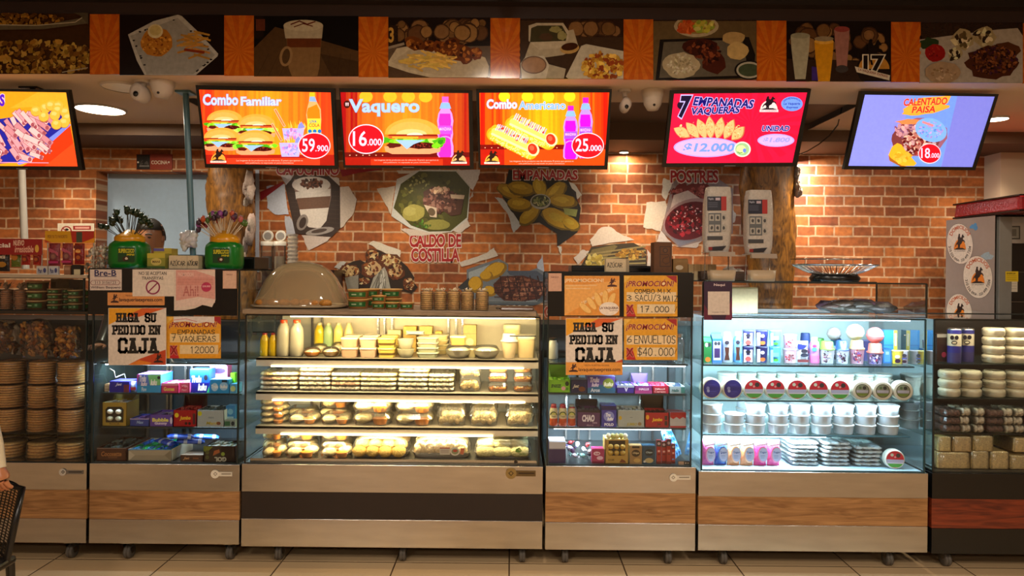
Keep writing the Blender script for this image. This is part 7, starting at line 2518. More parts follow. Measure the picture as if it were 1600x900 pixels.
# ---------------------------------------------------------------- top of the dairy case
zt5 = z5up + .0045
def napkins(label, p, pt, pb, tilt):
 Y = D + .16
 x = X(p, zt5 + .2, Y)
 t = thing('napkin_pack', label, 'napkin pack', (x, Y, zt5), 'napkin packs on wire stands')
 z0, z1 = hz(pb, p, Y), hz(pt, p, Y)
 w_ = 21 * Y / F
 b = MB()
 rows = []
 for k in range(10):
  v = k / 9
  q = 1 - .14 * abs(2 * v - 1) ** 4
  rows.append([(x + w_ * q * (abs(math.cos(2 * math.pi * i / 20)) ** .35) * (1 if math.cos(2 * math.pi * i / 20) > 0 else -1) * (1 + R.uniform(-.03, .03)) + tilt * (v - .5), Y + .045 * q * (abs(math.sin(2 * math.pi * i / 20)) ** .6) * (1 if math.sin(2 * math.pi * i / 20) > 0 else -1), z0 + (z1 - z0) * v) for i in range(20)])
 b.grid(rows, 'wrap', '#bcb4ac')
 b.face(rows[-1], 'wrap', '#a89c94')
 b.face(rows[0][::-1], 'wrap', '#8c8078')
 a = Art(b, (0, Y - .0465, 0), m='gloss')
 L, Rr = p - 15, p + 15
 a.rect(L, pt + 14, L + 22, pt + 36, '#14162c')
 a.rect(L + 22, pt + 14, Rr, pt + 36, '#a82018')
 a.text('Napkin', L + 2, pt + 16, L + 10, pt + 20, '#a8a8b8', .02)
 a.rect(L + 13, pt + 16, L + 20, pt + 20, '#b8a8b8')
 for k in range(3):
  a.line([(L + 2, pt + 24 + k * 3), (L + 16, pt + 24 + k * 3)], .6, '#6a6c84')
 a.rect(L + 2, pt + 40, Rr - 8, pt + 70, '#5c6064')
 for i in range(2):
  for j in range(3):
   a.rect(L + 3 + j * 9.4, pt + 42 + i * 16, L + 10.5 + j * 9.4, pt + 52 + i * 16, '#a8a49c')
   a.blob(L + 7 + j * 9.4, pt + 47 + i * 16, 2, 3, '#3c3c40')
 a.rect(L, pt + 76, Rr - 6, pt + 82, '#3c3c40')
 a.poly([(L + 4, pb - 8), (Rr, pb - 10), (Rr - 6, pb - 3), (L + 4, pb - 3)], '#1c1a24')
 a.poly([(L + 2, pb - 8), (L + 8, pb - 8), (L + 8, pb - 3), (L + 2, pb - 3)], '#8a1c18')
 b.build('wrapped_napkins', t)
 b = MB()
 zc = zt5
 for s in (-1, 1):
  xx = x + s * .062
  b.tube([(xx, Y, z0 + .02), (xx * 1 + s * .004, Y + .0, zc + .004), (xx + s * .004, Y - .03, zc + .003), (xx - s * .02, Y - .03, zc + .003)], .0028, 'steel')
 b.tube([(x - .062, Y + .03, z0 + .004), (x + .062, Y + .03, z0 + .004)], .0028, 'steel')
 b.build('wire_stand', t)
 b = MB()
 b.box(x - .065, x + .075, Y - .055, Y + .06, z0 - .004, z0, 'gloss', '#a89888')
 b.box(x - .06, x + .075, Y - .085, Y - .05, z0 - .024, z0 - .0, 'gloss', '#a89888', top=(1, .4))
 b.build('flap', t)
napkins('wrapped napkin pack on a wire stand nearest to the engraved box', 1120, 293, 394, .006)
napkins('wrapped napkin pack on a wire stand in front of the golden trunk', 1184, 298, 397, .0)
def rtray(label, p0, p1, q0, Y, c='#b8a488'):
 xa, xb = X(p0, zt5, Y), X(p1, zt5, Y)
 z1 = hz(q0, (p0 + p1) / 2, Y)
 t = thing('card_tray', label, 'tray', ((xa + xb) / 2, Y, zt5), 'pale card trays under the napkin packs')
 b = MB()
 b.lathe([((xb - xa) * .42, zt5 + .0005), ((xb - xa) * .46, zt5 + .002), ((xb - xa) * .5, z1), ((xb - xa) * .46, z1), ((xb - xa) * .40, zt5 + .006)], ((xa + xb) / 2, Y, 0), 28, 'gloss', c, sy=.6, p=5)
 b.build('tray_body', t)
 b = MB()
 b.lathe([((xb - xa) * .46, z1 - .001), ((xb - xa) * .51, z1), ((xb - xa) * .51, z1 + .003)], ((xa + xb) / 2, Y, 0), 28, 'gloss', jit(c, .02), sy=.6, p=5, cap=False)
 b.build('rolled_rim', t)
rtray('pale tray on the dairy case under the first napkin pack', 1106, 1148, 423, D + .06)
rtray('pale tray on the dairy case under the second napkin pack', 1169, 1210, 423, D + .06)
carton('slotted pale wooden organiser behind the first napkin pack', 1075, 1119, 413, zt5, D + .30, .1, '#b08c5c', [('r', .2, 0, .22, 1, '#6a4c2c'), ('r', .45, 0, .47, 1, '#6a4c2c'), ('r', .72, 0, .74, 1, '#6a4c2c')], kind='tray', cat='organiser', name='wooden_organiser', m='matte', sweets=['#c8b088', '#a88c60', '#d0c0a0'])
b = MB()
for k in range(14):
 b.ball((X(R.uniform(1138, 1156), zt5, D + .33), D + .33 + R.uniform(-.03, .03), zt5 + R.uniform(.02, .06)), (.03, .025, .022), 'gloss', jit('#b8aca0', .08), 9, 6, .25)
tag(b.build('plastic_bag', None, (X(1147, zt5, D + .28), D + .28, zt5)), 'crumpled white plastic bag between the two napkin packs', 'bag')
carton('dark brown open box behind the trays on the dairy case', 1094, 1166, 424, zt5, D + .20, .05, '#3c2614', [('r', .02, .1, .98, .2, '#5a3c20')], kind='tray', cat='box', name='brown_box', m='matte', sweets=['#2c1c10', '#4a3018'])
def basket():
 Y = D + .30
 x = X(1304, zt5, Y)
 t = thing('wire_basket', 'chrome wire fruit basket on a dark base over the dairy case', 'basket', (x, Y, zt5))
 r1, r0 = 64 * Y / F, 32 * Y / F
 z1, z0 = hz(414, 1304, Y), hz(428, 1304, Y)
 for nm, r_, z in (('top_ring', r1, z1), ('base_ring', r0, z0)):
  b = MB()
  b.tube([(x + r_ * math.cos(2 * math.pi * k / 40), Y + r_ * .8 * math.sin(2 * math.pi * k / 40), z) for k in range(41)], .004, 'chrome', n=5)
  b.build(nm, t)
 b = MB()
 for k in range(40):
  a = 2 * math.pi * k / 40
  b.tube([(x + r0 * math.cos(a), Y + r0 * .8 * math.sin(a), z0), (x + (r0 * .6 + r1 * .4) * math.cos(a), Y + (r0 * .6 + r1 * .4) * .8 * math.sin(a), z0 + (z1 - z0) * .3), (x + r1 * math.cos(a), Y + r1 * .8 * math.sin(a), z1)], .0024, 'chrome', n=4)
 b.build('wire_cage', t)
 b = MB()
 zz = hz(405, 1304, Y)
 P = [(x - 58 * Y / F, Y - .1, zz), (x + 42 * Y / F, Y - .1, zz), (x + 42 * Y / F, Y + .1, zz), (x - 58 * Y / F, Y + .1, zz), (x - 58 * Y / F, Y - .1, zz)]
 b.tube(P, .002, 'chrome', n=4)
 for p in P[:4]:
  b.tube([p, (p[0], p[1], z1)], .002, 'chrome', n=4)
 b.build('upper_frame', t)
 b = MB()
 b.lathe([(r0 * 1.1, zt5 + .0005), (r0 * 1.2, zt5 + .02), (r0 * 1.05, z0 - .002)], (x, Y, 0), 30, 'black', sy=.8)
 b.build('base', t)
basket()
# inside the raised glass of the dairy case
zr5 = z5top + .0125
carton('cream box behind the purple payment card in the raised glass', 1140, 1184, 449, zr5, D + .22, .1, '#b09c74', [('r', 0, 0, 1, .06, '#8a784c')], cat='box', name='cream_box', m='matte')
b = MB()
xa = X(1343, zr5, D + .3)
for k in range(16):
 b.ball((xa + R.uniform(-.17, .09), D + .28 + R.uniform(-.05, .05), zr5 + .037 + R.uniform(-.008, .02)), (.085, .06, .028), 'wrap', jit(R.choice(['#3c2c24', '#4a3a34', '#4c3444', '#33302c']), .15), 10, 6, .2)
tag(b.build('dark_bag', None, (xa, D + .28, zr5)), 'long dark folded bag lying inside the raised glass of the dairy case', 'bag')
b = MB()
b.box(X(1172, zr5, D + .42), X(1362, zr5, D + .42), D + .40, D + .5, zr5, zr5 + .012, 'gloss', '#5c4c3c')
b.box(X(1172, zr5, D + .42), X(1362, zr5, D + .42), D + .395, D + .405, zr5, zr5 + .016, 'gloss', '#4a3c30')
tag(b.build('baking_tray', None, (X(1290, zr5, D + .4), D + .45, zr5)), 'flat brown tray lying at the back of the raised glass', 'tray')
carton('translucent lettered plastic box under the wire basket', 1264, 1372, 466, zr5, D + .34, .05, '#4a3420', [('t', 'ABCDE', .28, .15, .72, .5, '#8a7458', .03)], cat='box', name='lettered_box') if False else None
# ---------------------------------------------------------------- sweets in the second case (behind the till signs)
y1, y2 = zc2[1], zc2[2]
zd2 = ZB + .0045
Q = YS + .003
PINK, SKY, VIO = '#d0447c', '#3c9ad8', '#6a3c9c'
carton('small blue box of chocolate bars at the start of the upper sweets shelf', 171, 202, 596, y1, Q, .10, '#20209c', [('t', 'Jet', .3, .15, .62, .45, '#d8d8f0', .04, .3), ('r', .72, .3, 1, 1, '#7a3448')], top='#4a4ac8')
carton('stack of brown wafers beside the small blue chocolate box', 163.5, 170.5, 600, y1, Q + .02, .05, '#8a6a48', [('r', 0, .3, 1, .36, '#5c442c'), ('r', 0, .65, 1, .72, '#5c442c')], name='wafer_stack', cat='wafers', m='matte')
pouch('silver and red wrapped sweets between blue boxes', 203, 213, 596, 614, Q + .01, '#9c9ca8', [('r', 0, .5, 1, .8, '#a82c3c')], zb=y1, name='sweet_bag', cat='sweet bag')
TRU = [('r', 0, 0, 1, .55, '#5c7cd0'), ('r', 0, .62, 1, 1, '#2c9cd8'), ('p', [(.45, 0), (1, 0), (1, .6), (.55, .6)], '#7ac87c'), ('t', 'Trulu', .12, .08, .38, .38, '#f0e8f8', .06, .2), ('t', 'lulu', .18, .42, .42, .62, '#f0e0f0', .06, .2), ('t', 'lulu', .58, .3, .84, .58, '#f8f8f0', .06, .2), ('e', .92, .18, .06, .09, '#2c2c34'), ('t', 'Flow', .2, .72, .4, .92, '#c0e0f8', .05), ('p', [(0, 0), (.12, 0), (.0, .5)], '#c84ca8')]
carton('blue and green sweet box with white lettering, largest on the upper shelf', 214, 251, 585, y1, Q, .13, '#3c84d0', TRU, top='#a878c8')
carton('flat pink sweet box overhanging the upper sweets shelf', 252, 279, 599, y1, Q - .01, .11, '#d83c78', [('t', 'Gomas', .15, .4, .75, .75, '#f0dc60', .04), ('r', 0, 0, 1, .22, '#f0a0c0')], kind='tray', sweets=['#e898b8', '#f0c0d0', '#d86c94'])
carton('pink bag box beside the flat pink sweet box', 280, 296, 598, y1, Q, .1, '#e05c88', [('e', .5, .5, .35, .3, '#f0a8c0'), ('t', 'Mas', .2, .35, .8, .65, '#d82c5c', .04)], kind='tray', sweets=['#f0b8c8', '#d888a8'])
carton('royal blue sweet box with navy foot on the upper shelf', 297, 327, 577, y1, Q + .015, .075, '#1c54c8', [('r', 0, .58, 1, 1, '#1c1c7c'), ('t', 'Trulu', .1, .3, .58, .55, '#e8f0f8', .06, .2), ('t', 'lulu', .42, .64, .85, .9, '#e8e8f8', .06, .2), ('e', .82, .36, .1, .12, '#24242c'), ('p', [(.86, 1), (1, .7), (1, 1)], '#3cc878')], top='#5084d8')
carton('sky blue sweet box in front of the pink bottle box', 328, 358, 593, y1, Q, .08, '#2c94d8', [('e', .25, .55, .18, .3, '#a8d0f0'), ('e', .72, .5, .22, .3, '#98c8f0'), ('t', 'Trulu', .08, .4, .42, .62, '#e8f0f8', .05), ('t', 'lulu', .56, .4, .88, .62, '#e8f0f8', .05), ('r', .62, .02, .9, .2, '#20303c')], top='#70b8e8')
carton('pink sweet box standing behind the sky blue box', 328, 355, 572, y1, Q + .10, .06, '#d870b0', [('e', .55, .2, .35, .12, '#3c2c44'), ('r', 0, .35, 1, .6, '#c8b8dc'), ('t', 'Masmelos', .1, .4, .9, .56, '#a83c84', .03)])
carton('lime green sweet tube beside the pink box on the upper shelf', 360, 367, 583, y1, Q + .04, .03, '#5cb81c', [('r', 0, .5, 1, 1, '#4c9814')], name='sweet_tube')
carton('light blue low sweet box in the corner of the upper shelf', 359, 369, 600, y1, Q, .08, '#54a4dc', [('e', .5, .5, .4, .3, '#c8e0a0')])
GOLD = '#a88c34'
t = carton('gold box of white chocolates with an arched window on the middle shelf', 160, 198, 629, y2, Q, .12, GOLD, [('p', [(.12, .3), (.22, .18), (.78, .18), (.88, .3), (.86, .84), (.14, .84)], '#2c2418'), ('t', 'ROCA', .3, .86, .7, .94, '#5c481c', .03)], kind='lid', sweets=['#d8d0b8', '#c8bc98'], lidcol='#8c7c4c', lidh=.08)
b = MB()
for i in range(2):
 for j in range(2):
  x = X(171 + 13 * j, y2 + .05, Q - .012)
  b.ball((x, Q - .006, y2 + .042 + .036 * i), (.016, .012, .013), 'wrap', ['#d0d4b8', '#e0dcc8'][i], 12, 8, .05)
b.build('wrapped_chocolates', t)
carton('blue sweet box at the foot of the middle sweets shelf', 203, 233, 654, y2, Q, .12, '#1c3c9c', [('t', 'Max', .35, .3, .7, .65, '#98b8e8', .04, .2), ('r', 0, 0, 1, .12, '#b0a0c8')], kind='tray', sweets=['#6c4c9c', '#b8b0c8', '#2c2c54'])
carton('purple box of bubble gum on the middle sweets shelf', 234, 270, 648, y2, Q, .13, '#5c3ca0', [('t', 'Bubble', .12, .3, .8, .58, '#e8e070', .05), ('t', 'Gummy', .22, .62, .74, .88, '#e0d0f0', .05), ('e', .93, .5, .05, .3, '#d8d0e0')], kind='tray', sweets=['#3c2c6c', '#7c5ca8', '#9c94b0'])
carton('red box of chocolate bars with yellow lettering on the middle sweets shelf', 271, 307, 641, y2, Q, .13, '#a8141c', [('t', 'Jumbo', .28, .36, .74, .62, '#e8c030', .05, .2), ('e', .14, .3, .09, .14, '#e0c828'), ('e', .55, .8, .06, .09, '#2c1410'), ('e', .7, .8, .06, .09, '#2c1410'), ('r', .84, .2, .95, .85, '#4c2428')], kind='lid', sweets=['#7a1c1c', '#a84038'], lidcol='#3c1414', lidh=.35)
carton('white box of snack bars on the middle sweets shelf', 308, 350, 641, y2, Q, .13, '#a8b4b8', [('e', .1, .2, .08, .14, '#c8c828'), ('t', 'Mani', .34, .68, .74, .86, '#b8a838', .03, .2), ('e', .8, .78, .08, .1, '#7c4c2c'), ('t', 'clasico', .42, .36, .62, .48, '#6c7c84', .02)], kind='tray', sweets=['#4c5450', '#7c847c', '#2c3434'])
carton('light blue bottle pack behind the white bar box', 353, 367, 634, y2, Q + .04, .05, '#3c84c8', [('e', .5, .3, .3, .15, '#78b8e0'), ('r', .15, .55, .85, .8, '#a8d0e8')], name='bottle_pack')
carton('grey and green low box in front of the light blue bottle pack', 351, 368, 656, y2, Q, .035, '#8a9c98', [('r', 0, .2, .5, .8, '#3c6c4c'), ('e', .75, .5, .15, .3, '#2c3438')])
carton('brown tray of coconut wafers on the floor of the sweets case', 151, 197, 700, zd2, D + .03, .24, '#4a2014', [('t', 'Cocosette', .16, .28, .84, .62, '#a8703c', .03, .15), ('r', 0, 0, 1, .05, '#8a8078'), ('t', 'coco', .4, .66, .7, .78, '#8a5c38', .02)], kind='tray', sweets=['#3c3c3c', '#8c948c', '#54605c', '#1c2420'])
carton('white box with folded gift end and green top on the case floor', 200, 268, 702, zd2, D + .035, .24, '#b0a894', [('p', [(.02, .1), (.16, .5), (.02, .95)], '#c8c0ac'), ('p', [(.98, .1), (.84, .5), (.98, .95)], '#8c8470'), ('p', [(.02, .95), (.16, .5), (.84, .5), (.98, .95)], '#a09884'), ('r', 0, 0, 1, .07, '#2c8cc8')], kind='tray', sweets=['#18a85c', '#2cc06c', '#2468c8', '#3c94d8'])
for i, (xa, ya, L, rz, c) in enumerate(((260, D + .10, .12, -.35, '#1c44b8'), (282, D + .08, .13, .5, '#1c50c8'), (298, D + .12, .14, .42, '#1848b8'), (322, D + .22, .13, .35, '#2058c8'))):
 x = X(xa, zd2 + .05, ya)
 t = thing('wafer_bar', 'blue wrapped wafer bar lying on the case floor, %s' % ('on the green topped box', 'hanging over the small brown box', 'between two other blue bars', 'nearest to the dark box')[i], 'wafer bar', (x, ya, zd2 + (.085 if i != 1 else .12)), 'blue wrapped wafer bars')
 t.rotation_euler = (0, .12, rz)
 t['_o'] = (0, 0, 0)
 b = MB()
 rows = []
 for k in range(9):
  u = -L / 2 + L * k / 8
  q = .25 if k in (0, 8) else 1
  rows.append([(u, .026 * math.cos(2 * math.pi * j / 12) * (1.15 if q < 1 else 1), .013 * q * math.sin(2 * math.pi * j / 12)) for j in range(12)])
 b.grid(rows, 'wrap', [c, c, '#a8b8d8', c, c, c, '#a8b8d8', c])
 b.face(rows[0], 'wrap', c)
 b.face(rows[-1], 'wrap', c)
 b.build('bar_wrapper', t)
carton('pale pink card box at the back of the case floor', 269, 290, 671, zd2 + .05, D + .30, .03, '#c07c74', [('r', .1, .1, .9, .3, '#d09a90')], name='card_box', cat='box', m='matte') if False else None
carton('small brown chocolate box with cream top on the case floor', 282, 317, 711, zd2, D + .032, .07, '#3c2420', [('t', 'Jet', .12, .3, .4, .75, '#c09868', .03, .3), ('r', .55, .4, .8, .6, '#7c4c30')], top='#c0b0a0')
carton('dark upside down box lettered GOL on the case floor', 318, 367, 697, zd2, D + .03, .12, '#2a1c18', [('p', [(0, 0), (.3, .05), (.1, .4), (0, .3)], '#6c7c24'), ('p', [(.34, .3), (.5, .2), (.52, .4), (.3, .6)], '#a85c30'), ('e', .62, .5, .06, .12, '#8ca444'), ('T', 'GOL', .36, .70, .72, .95, '#b8b8a8', .06), ('e', .12, .4, .06, .13, '#4c5424'), ('e', .12, .7, .06, .13, '#4c5424')], kind='tray', sweets=['#8a9890', '#2c4c3c', '#b0b8b0'])
b = MB()
P = [(X(171, .9, D + .07), D + .07, hz(576, 171, D + .07)), (X(178, .9, D + .07), D + .07, hz(580, 178, D + .07)), (X(180, .9, D + .08), D + .08, hz(590, 180, D + .08)), (X(194, .9, D + .2), D + .2, hz(584, 194, D + .2)), (X(200, .9, D + .24), D + .24, y1 + .008)]
b.tube(P, .003, 'whiteplastic')
tag(b.build('cable', None, P[-1]), 'thin white cable curling down inside the sweets case', 'cable')
# ---------------------------------------------------------------- sweets in the fourth case
u1, u2 = zc4[1], zc4[2]
zd4 = ZB4 + .0045
carton('lime green gum box with its lid folded up, next to the central case', 858, 891, 593.5, u1, Q, .10, '#7cb82c', [('t', 'SPARKIES', .1, .35, .56, .6, '#1c3c2c', .04, .2), ('e', .85, .3, .09, .18, '#142c1c'), ('e', .85, .7, .07, .12, '#4c8c1c'), ('e', .68, .66, .1, .16, '#d8a0a8')], kind='lid', sweets=['#7cb82c', '#a8d050'], lidh=.78, lidcol='#5c8420')
carton('navy chocolate box between the lime and the purple sweet boxes', 893, 917, 594, u1, Q, .10, '#14204c', [('t', 'Jet', .08, .35, .48, .65, '#c8c0a8', .04, .3), ('e', .68, .7, .22, .2, '#6c3c24')], top='#3c4450')
carton('large purple and blue sweet box with two fruity emblems', 918, 961, 588, u1, Q, .12, '#5c4c98', [('p', [(0, .7), (.5, .5), (1, .7), (1, 1), (0, 1)], '#2c6c94'), ('e', .76, .42, .2, .3, '#8c9c3c'), ('t', 'Trulu', .1, .08, .42, .34, '#e0d0e0', .06, .2), ('t', 'lulu', .16, .4, .4, .6, '#d8c8e0', .06, .2), ('t', 'lulu', .6, .36, .92, .58, '#f0f0d0', .06, .2), ('t', 'Aros', .12, .72, .44, .92, '#c8d8e8', .05)], top='#484c78')
carton('purple open sweet tray beside the large purple box', 964, 991, 602, u1, Q, .13, '#3c2c84', [('t', 'V', .45, .3, .62, .75, '#d8d0e8', .05), ('r', 0, 0, 1, .28, '#98a0b0')], kind='lid', sweets=['#343444', '#70788c', '#1c1c2c'], lidcol='#20242c', lidh=.5)
carton('violet and pink open sweet tray on the upper shelf of the fourth case', 992, 1019, 603, u1, Q, .13, '#7c2c74', [('t', 'HALLS', .25, .3, .8, .55, '#e0c0d8', .05), ('r', 0, .6, 1, 1, '#a83c7c')], kind='lid', sweets=['#7c8c9c', '#5c6c84', '#343c50'], lidcol='#4c3c6c', lidh=.4)
carton('red open sweet tray next to the violet tray', 1020, 1045, 603, u1, Q, .13, '#a81c38', [('t', 'HALLS', .15, .3, .75, .5, '#e8c0c0', .04), ('t', 'Cereza', .1, .6, .8, .85, '#d8a0a0', .03)], kind='tray', sweets=['#b84458', '#8c2c40', '#5c1c30'])
carton('white and green open sweet tray last on the upper shelf', 1046, 1070, 604, u1, Q, .13, '#98a8ac', [('t', 'Halls', .15, .35, .6, .7, '#1c5c5c', .04, .2), ('r', .75, .1, 1, .9, '#3c7c74')], kind='tray', sweets=['#1c2430', '#7c8c94', '#24344c'])
AP = ((858.5, 871.5), (872.5, 886), (887, 899.5))
for i, (a0, a1) in enumerate(AP):
 xm = X((a0 + a1) / 2, u2 + .03, Q + .03)
 r = (a1 - a0) * (Q + .03) / F / 2
 t = thing('yogurt_bottle', 'cream and red yogurt bottle, %s' % ('next to the central case', 'between two others', 'next to the purple box')[i], 'bottle', (xm, Q + .03, u2), 'cream and red yogurt bottles')
 b = MB()
 b.lathe([(r * .85, u2), (r, u2 + .004), (r * .94, u2 + .04), (r, u2 + .075), (r * .8, u2 + .095), (r * .62, u2 + .102)], (xm, Q + .03, 0), 20, 'gloss', ['#a83024', '#c0502c', '#d8c8a8', '#c8bc94', '#98202c'])
 a = Art(b, (0, Q + .03 - r * 1.02, 0), m='gloss', lift=.0008)
 c0 = (a0 + a1) / 2
 qy = proj((xm, Q + .03 - r, u2 + .06))[1]
 a.ell(c0, qy, 5.6, 5.4, '#2c4c24', a0=180, a1=360)
 a.ell(c0, qy, 4.2, 4, '#c8c46c', a0=180, a1=360)
 a.text('Yoyo', c0 - 3.5, qy + 1, c0 + 3.5, qy + 4, '#6c7c1c', .03)
 b.build('bottle_body', t)
 b = MB()
 b.lathe([(r * .66, u2 + .102), (r * .66, u2 + .112), (r * .5, u2 + .115)], (xm, Q + .03, 0), 16, 'gloss', '#9c2430' if i < 2 else '#7c8080')
 b.build('cap', t)
carton('purple open tray lettered CHAO beside the yogurt bottles', 902, 938, 641, u2, Q, .12, '#54305c', [('t', 'CHAO', .22, .3, .74, .66, '#e0d8e0', .06, .1), ('t', 'menta', .66, .7, .86, .8, '#b8a0b8', .02), ('t', 'duro', .4, .84, .7, .94, '#a890a8', .02), ('p', [(0, 0), (1, 0), (1, .16), (0, .1)], '#241c24')], kind='lid', sweets=['#28202c', '#54545c', '#1c1820'], lidcol='#34303c', lidh=.1)
carton('tall blue and violet sweet box standing in the middle shelf', 940, 963, 634, u2, Q, .09, '#3c3c9c', [('r', 0, 0, 1, .2, '#1c1c54'), ('e', .5, .5, .36, .24, '#8890d0'), ('t', 'Tru', .3, .36, .6, .5, '#f0f0f8', .06, .2), ('t', 'lulu', .4, .54, .78, .68, '#f0f0f8', .06, .2), ('t', 'POLO', .2, .82, .8, .94, '#e0e0f0', .06)])
carton('white open tray with silver bars on the middle shelf of the fourth case', 965, 1007, 641, u2, Q, .13, '#a4a8a0', [('e', .1, .45, .06, .12, '#c0a020'), ('t', 'JUMBO', .34, .74, .72, .94, '#a89828', .03, .2), ('e', .82, .8, .07, .1, '#8c7448'), ('r', .46, .4, .56, .44, '#7c807c')], kind='tray', sweets=['#8c908c', '#b0b4b0', '#5c605c', '#c8c8a8'])
t = carton('red open tray of chocolate bars with black lid and yellow lettering', 1008, 1045, 645, u2, Q, .13, '#a81820', [('e', .1, .3, .07, .16, '#e0a020'), ('t', 'Jumbo', .3, .36, .72, .62, '#e8b828', .05, .2), ('t', 'Jet', .5, .68, .66, .88, '#5c2c14', .04), ('r', .82, .2, .94, .5, '#3c2024'), ('r', .82, .56, .94, .86, '#3c2024')], kind='lid', sweets=['#2c1410', '#1c1010', '#3c1814'], lidcol='#1c100e', lidh=.55)
carton('red and white lidded box at the end of the middle shelf', 1047, 1072, 645, u2, Q, .09, '#b0a8a4', [('r', 0, 0, 1, .28, '#9c141c'), ('r', 0, .88, 1, 1, '#a81c24'), ('p', [(.0, .28), (.2, .42), (.4, .28), (.6, .42), (.8, .28), (1, .4), (1, .2), (0, .2)], '#a81820')], top='#8c1018')
carton('purple box with a white lid on the floor of the fourth case', 858, 884, 691, zd4, D + .04, .12, '#34285c', [('r', 0, 0, 1, .3, '#c8c8d0'), ('r', 0, .3, 1, .34, '#8c8c98')], top='#b8b8c8')
b0 = random.Random(21)
for i in range(14):
 p, yy = b0.uniform(886, 922), D + .06 + b0.uniform(0, .12)
 z = zd4 + .020 + .020 * (i % 4)
 t = thing('wrapped_sweet', 'twist wrapped sweet, number %s of the loose heap beside the white lidded box' % ORD[i % 12] if False else 'loose twist wrapped sweet in the heap beside the white lidded box', 'sweet', (X(p, z, yy), yy, z), 'loose wrapped sweets in the fourth case')
 t['_o'] = (0, 0, 0)
 t.rotation_euler = (0, b0.uniform(-.5, .5), b0.uniform(0, 3))
 c = jit(b0.choice(['#3c3450', '#5c3c6c', '#c8c0d0', '#8cc0b8', '#b8d8d0', '#3c1c20', '#8c2c30', '#4c5428', '#d8d8d8']), .1)
 b = MB()
 b.ball((0, 0, 0), (.017, .012, .012), 'wrap', c, 10, 6, .06)
 for s_ in (-1, 1):
  b.face([(s_ * .014, 0, 0), (s_ * .029, -.009, .006), (s_ * .031, .0, -.004), (s_ * .028, .009, .005)], 'wrap', c)
 b.build('wrapper', t)
carton('small pink and white sweet pack beside the gold chocolate box', 925, 944, 702, zd4, D + .04, .06, '#a83060', [('e', .4, .3, .28, .14, '#e8c8d8'), ('e', .65, .62, .26, .14, '#e0b8d0'), ('t', 'Soft', .25, .25, .6, .36, '#a82450', .04), ('r', 0, .86, 1, 1, '#7c1c44')])
t = carton('gold box of chocolates with a rounded window on the floor of the fourth case', 946, 982, 687, zd4, D + .035, .10, '#b08c40', [('p', [(.14, .04), (.86, .04), (.86, .45), (.72, .66), (.28, .66), (.14, .45)], '#241810'), ('t', 'ROCHER', .12, .80, .38, .88, '#5c4418', .03), ('p', [(.6, .95), (.7, .8), (.84, .86), (.9, .95)], '#6c3014')], kind='tray', sweets=['#c8a850', '#a88838', '#e0d4a0'])
b = MB()
for i in range(2):
 for j in range(3):
  x = X(954 + 9.5 * j, zd4 + .07, D + .03)
  b.ball((x, D + .032, zd4 + .058 + .032 * i), (.015, .010, .014), 'wrap', '#b89440', 10, 7, .08)
for j in range(5):
 x = X(951 + 6.5 * j, zd4 + .15, D + .06)
 b.ball((x, D + .06, zd4 + .140), (.014, .014, .015), 'wrap', R.choice(['#c8b878', '#a8a058', '#d8d0b0']), 10, 7, .1)
b.build('wrapped_chocolates', t)
carton('tan biscuit box with a dark emblem on the floor of the fourth case', 984, 1003, 697, zd4, D + .035, .05, '#98784c', [('e', .5, .4, .34, .2, '#3c2c1c'), ('t', 'Chips', .25, .34, .75, .46, '#c8b48c', .04, .2), ('e', .6, .8, .28, .12, '#c09c58'), ('r', .2, 0, .8, .12, '#2c2018')])
carton('teal biscuit box beside the tan biscuit box', 1004.5, 1024, 697, zd4, D + .035, .05, '#244458', [('e', .5, .36, .34, .2, '#14242c'), ('t', 'Chips', .25, .3, .75, .42, '#98b0b8', .04, .2), ('e', .5, .8, .34, .14, '#b0a070'), ('e', .14, .86, .1, .06, '#c8c8c0')])
for i, (p0, p1, q0) in enumerate(((1026, 1033, 688), (1034, 1041, 690), (1041.5, 1048.5, 687), (1049, 1055, 694))):
 t = carton('red upright chocolate bar, %s of four beside the teal box' % ('nearest', 'second', 'third', 'farthest')[i], p0, p1, q0, zd4, D + .04 + .012 * (i % 2), .02, '#982420', [('r', 0, 0, 1, .26, ['#34343c', '#48282c', '#3c2c44', '#5c2c2c'][i]), ('e', .5, .14, .3, .06, '#b8a8b0'), ('r', .25, .42, .75, .5, '#d8a8a0'), ('r', .25, .56, .75, .62, '#6c1414'), ('r', 0, .9, 1, 1, '#5c1418')], name='chocolate_bar', cat='chocolate bar', group='red upright chocolate bars')
for i in range(4):
 ya, p = D + .06 + .035 * i, 1047.5 + 3.6 * i
 A0 = Vector((X(p + 4, zd4, ya), ya, zd4 + .016))
 A1 = Vector((X(p - 10, zd4 + .13, ya + .02), ya + .06, zd4 + .155 - .006 * i))
 t = thing('sweet_tube', 'light blue dotted sweet tube leaning in the corner, %s of four' % ('nearest the glass', 'second', 'third', 'farthest back')[i], 'sweet tube', A0, 'light blue leaning sweet tubes')
 b = MB()
 n = 8
 pts = [A0 + (A1 - A0) * k / n for k in range(n + 1)]
 b.tube(pts, [.011, .013, .013, .013, .013, .013, .013, .012, .009], 'gloss', '#4c94d0', 12)
 for k in range(1, n):
  c = pts[k] + Vector((0, -.0125, .003))
  b.ball(c, (.007, .003, .007), 'gloss', ['#c0e0f4', '#2c6cb0'][k % 2], 8, 5)
 b.build('tube_body', t)
carton('little tan and black box lying under the leaning blue tubes', 1060, 1079, 721, zd4, D + .03, .02, '#2c2420', [('r', 0, 0, .45, 1, '#b09078'), ('e', .6, .5, .06, .2, '#b8b0a8'), ('e', .8, .5, .06, .2, '#b8b0a8')])
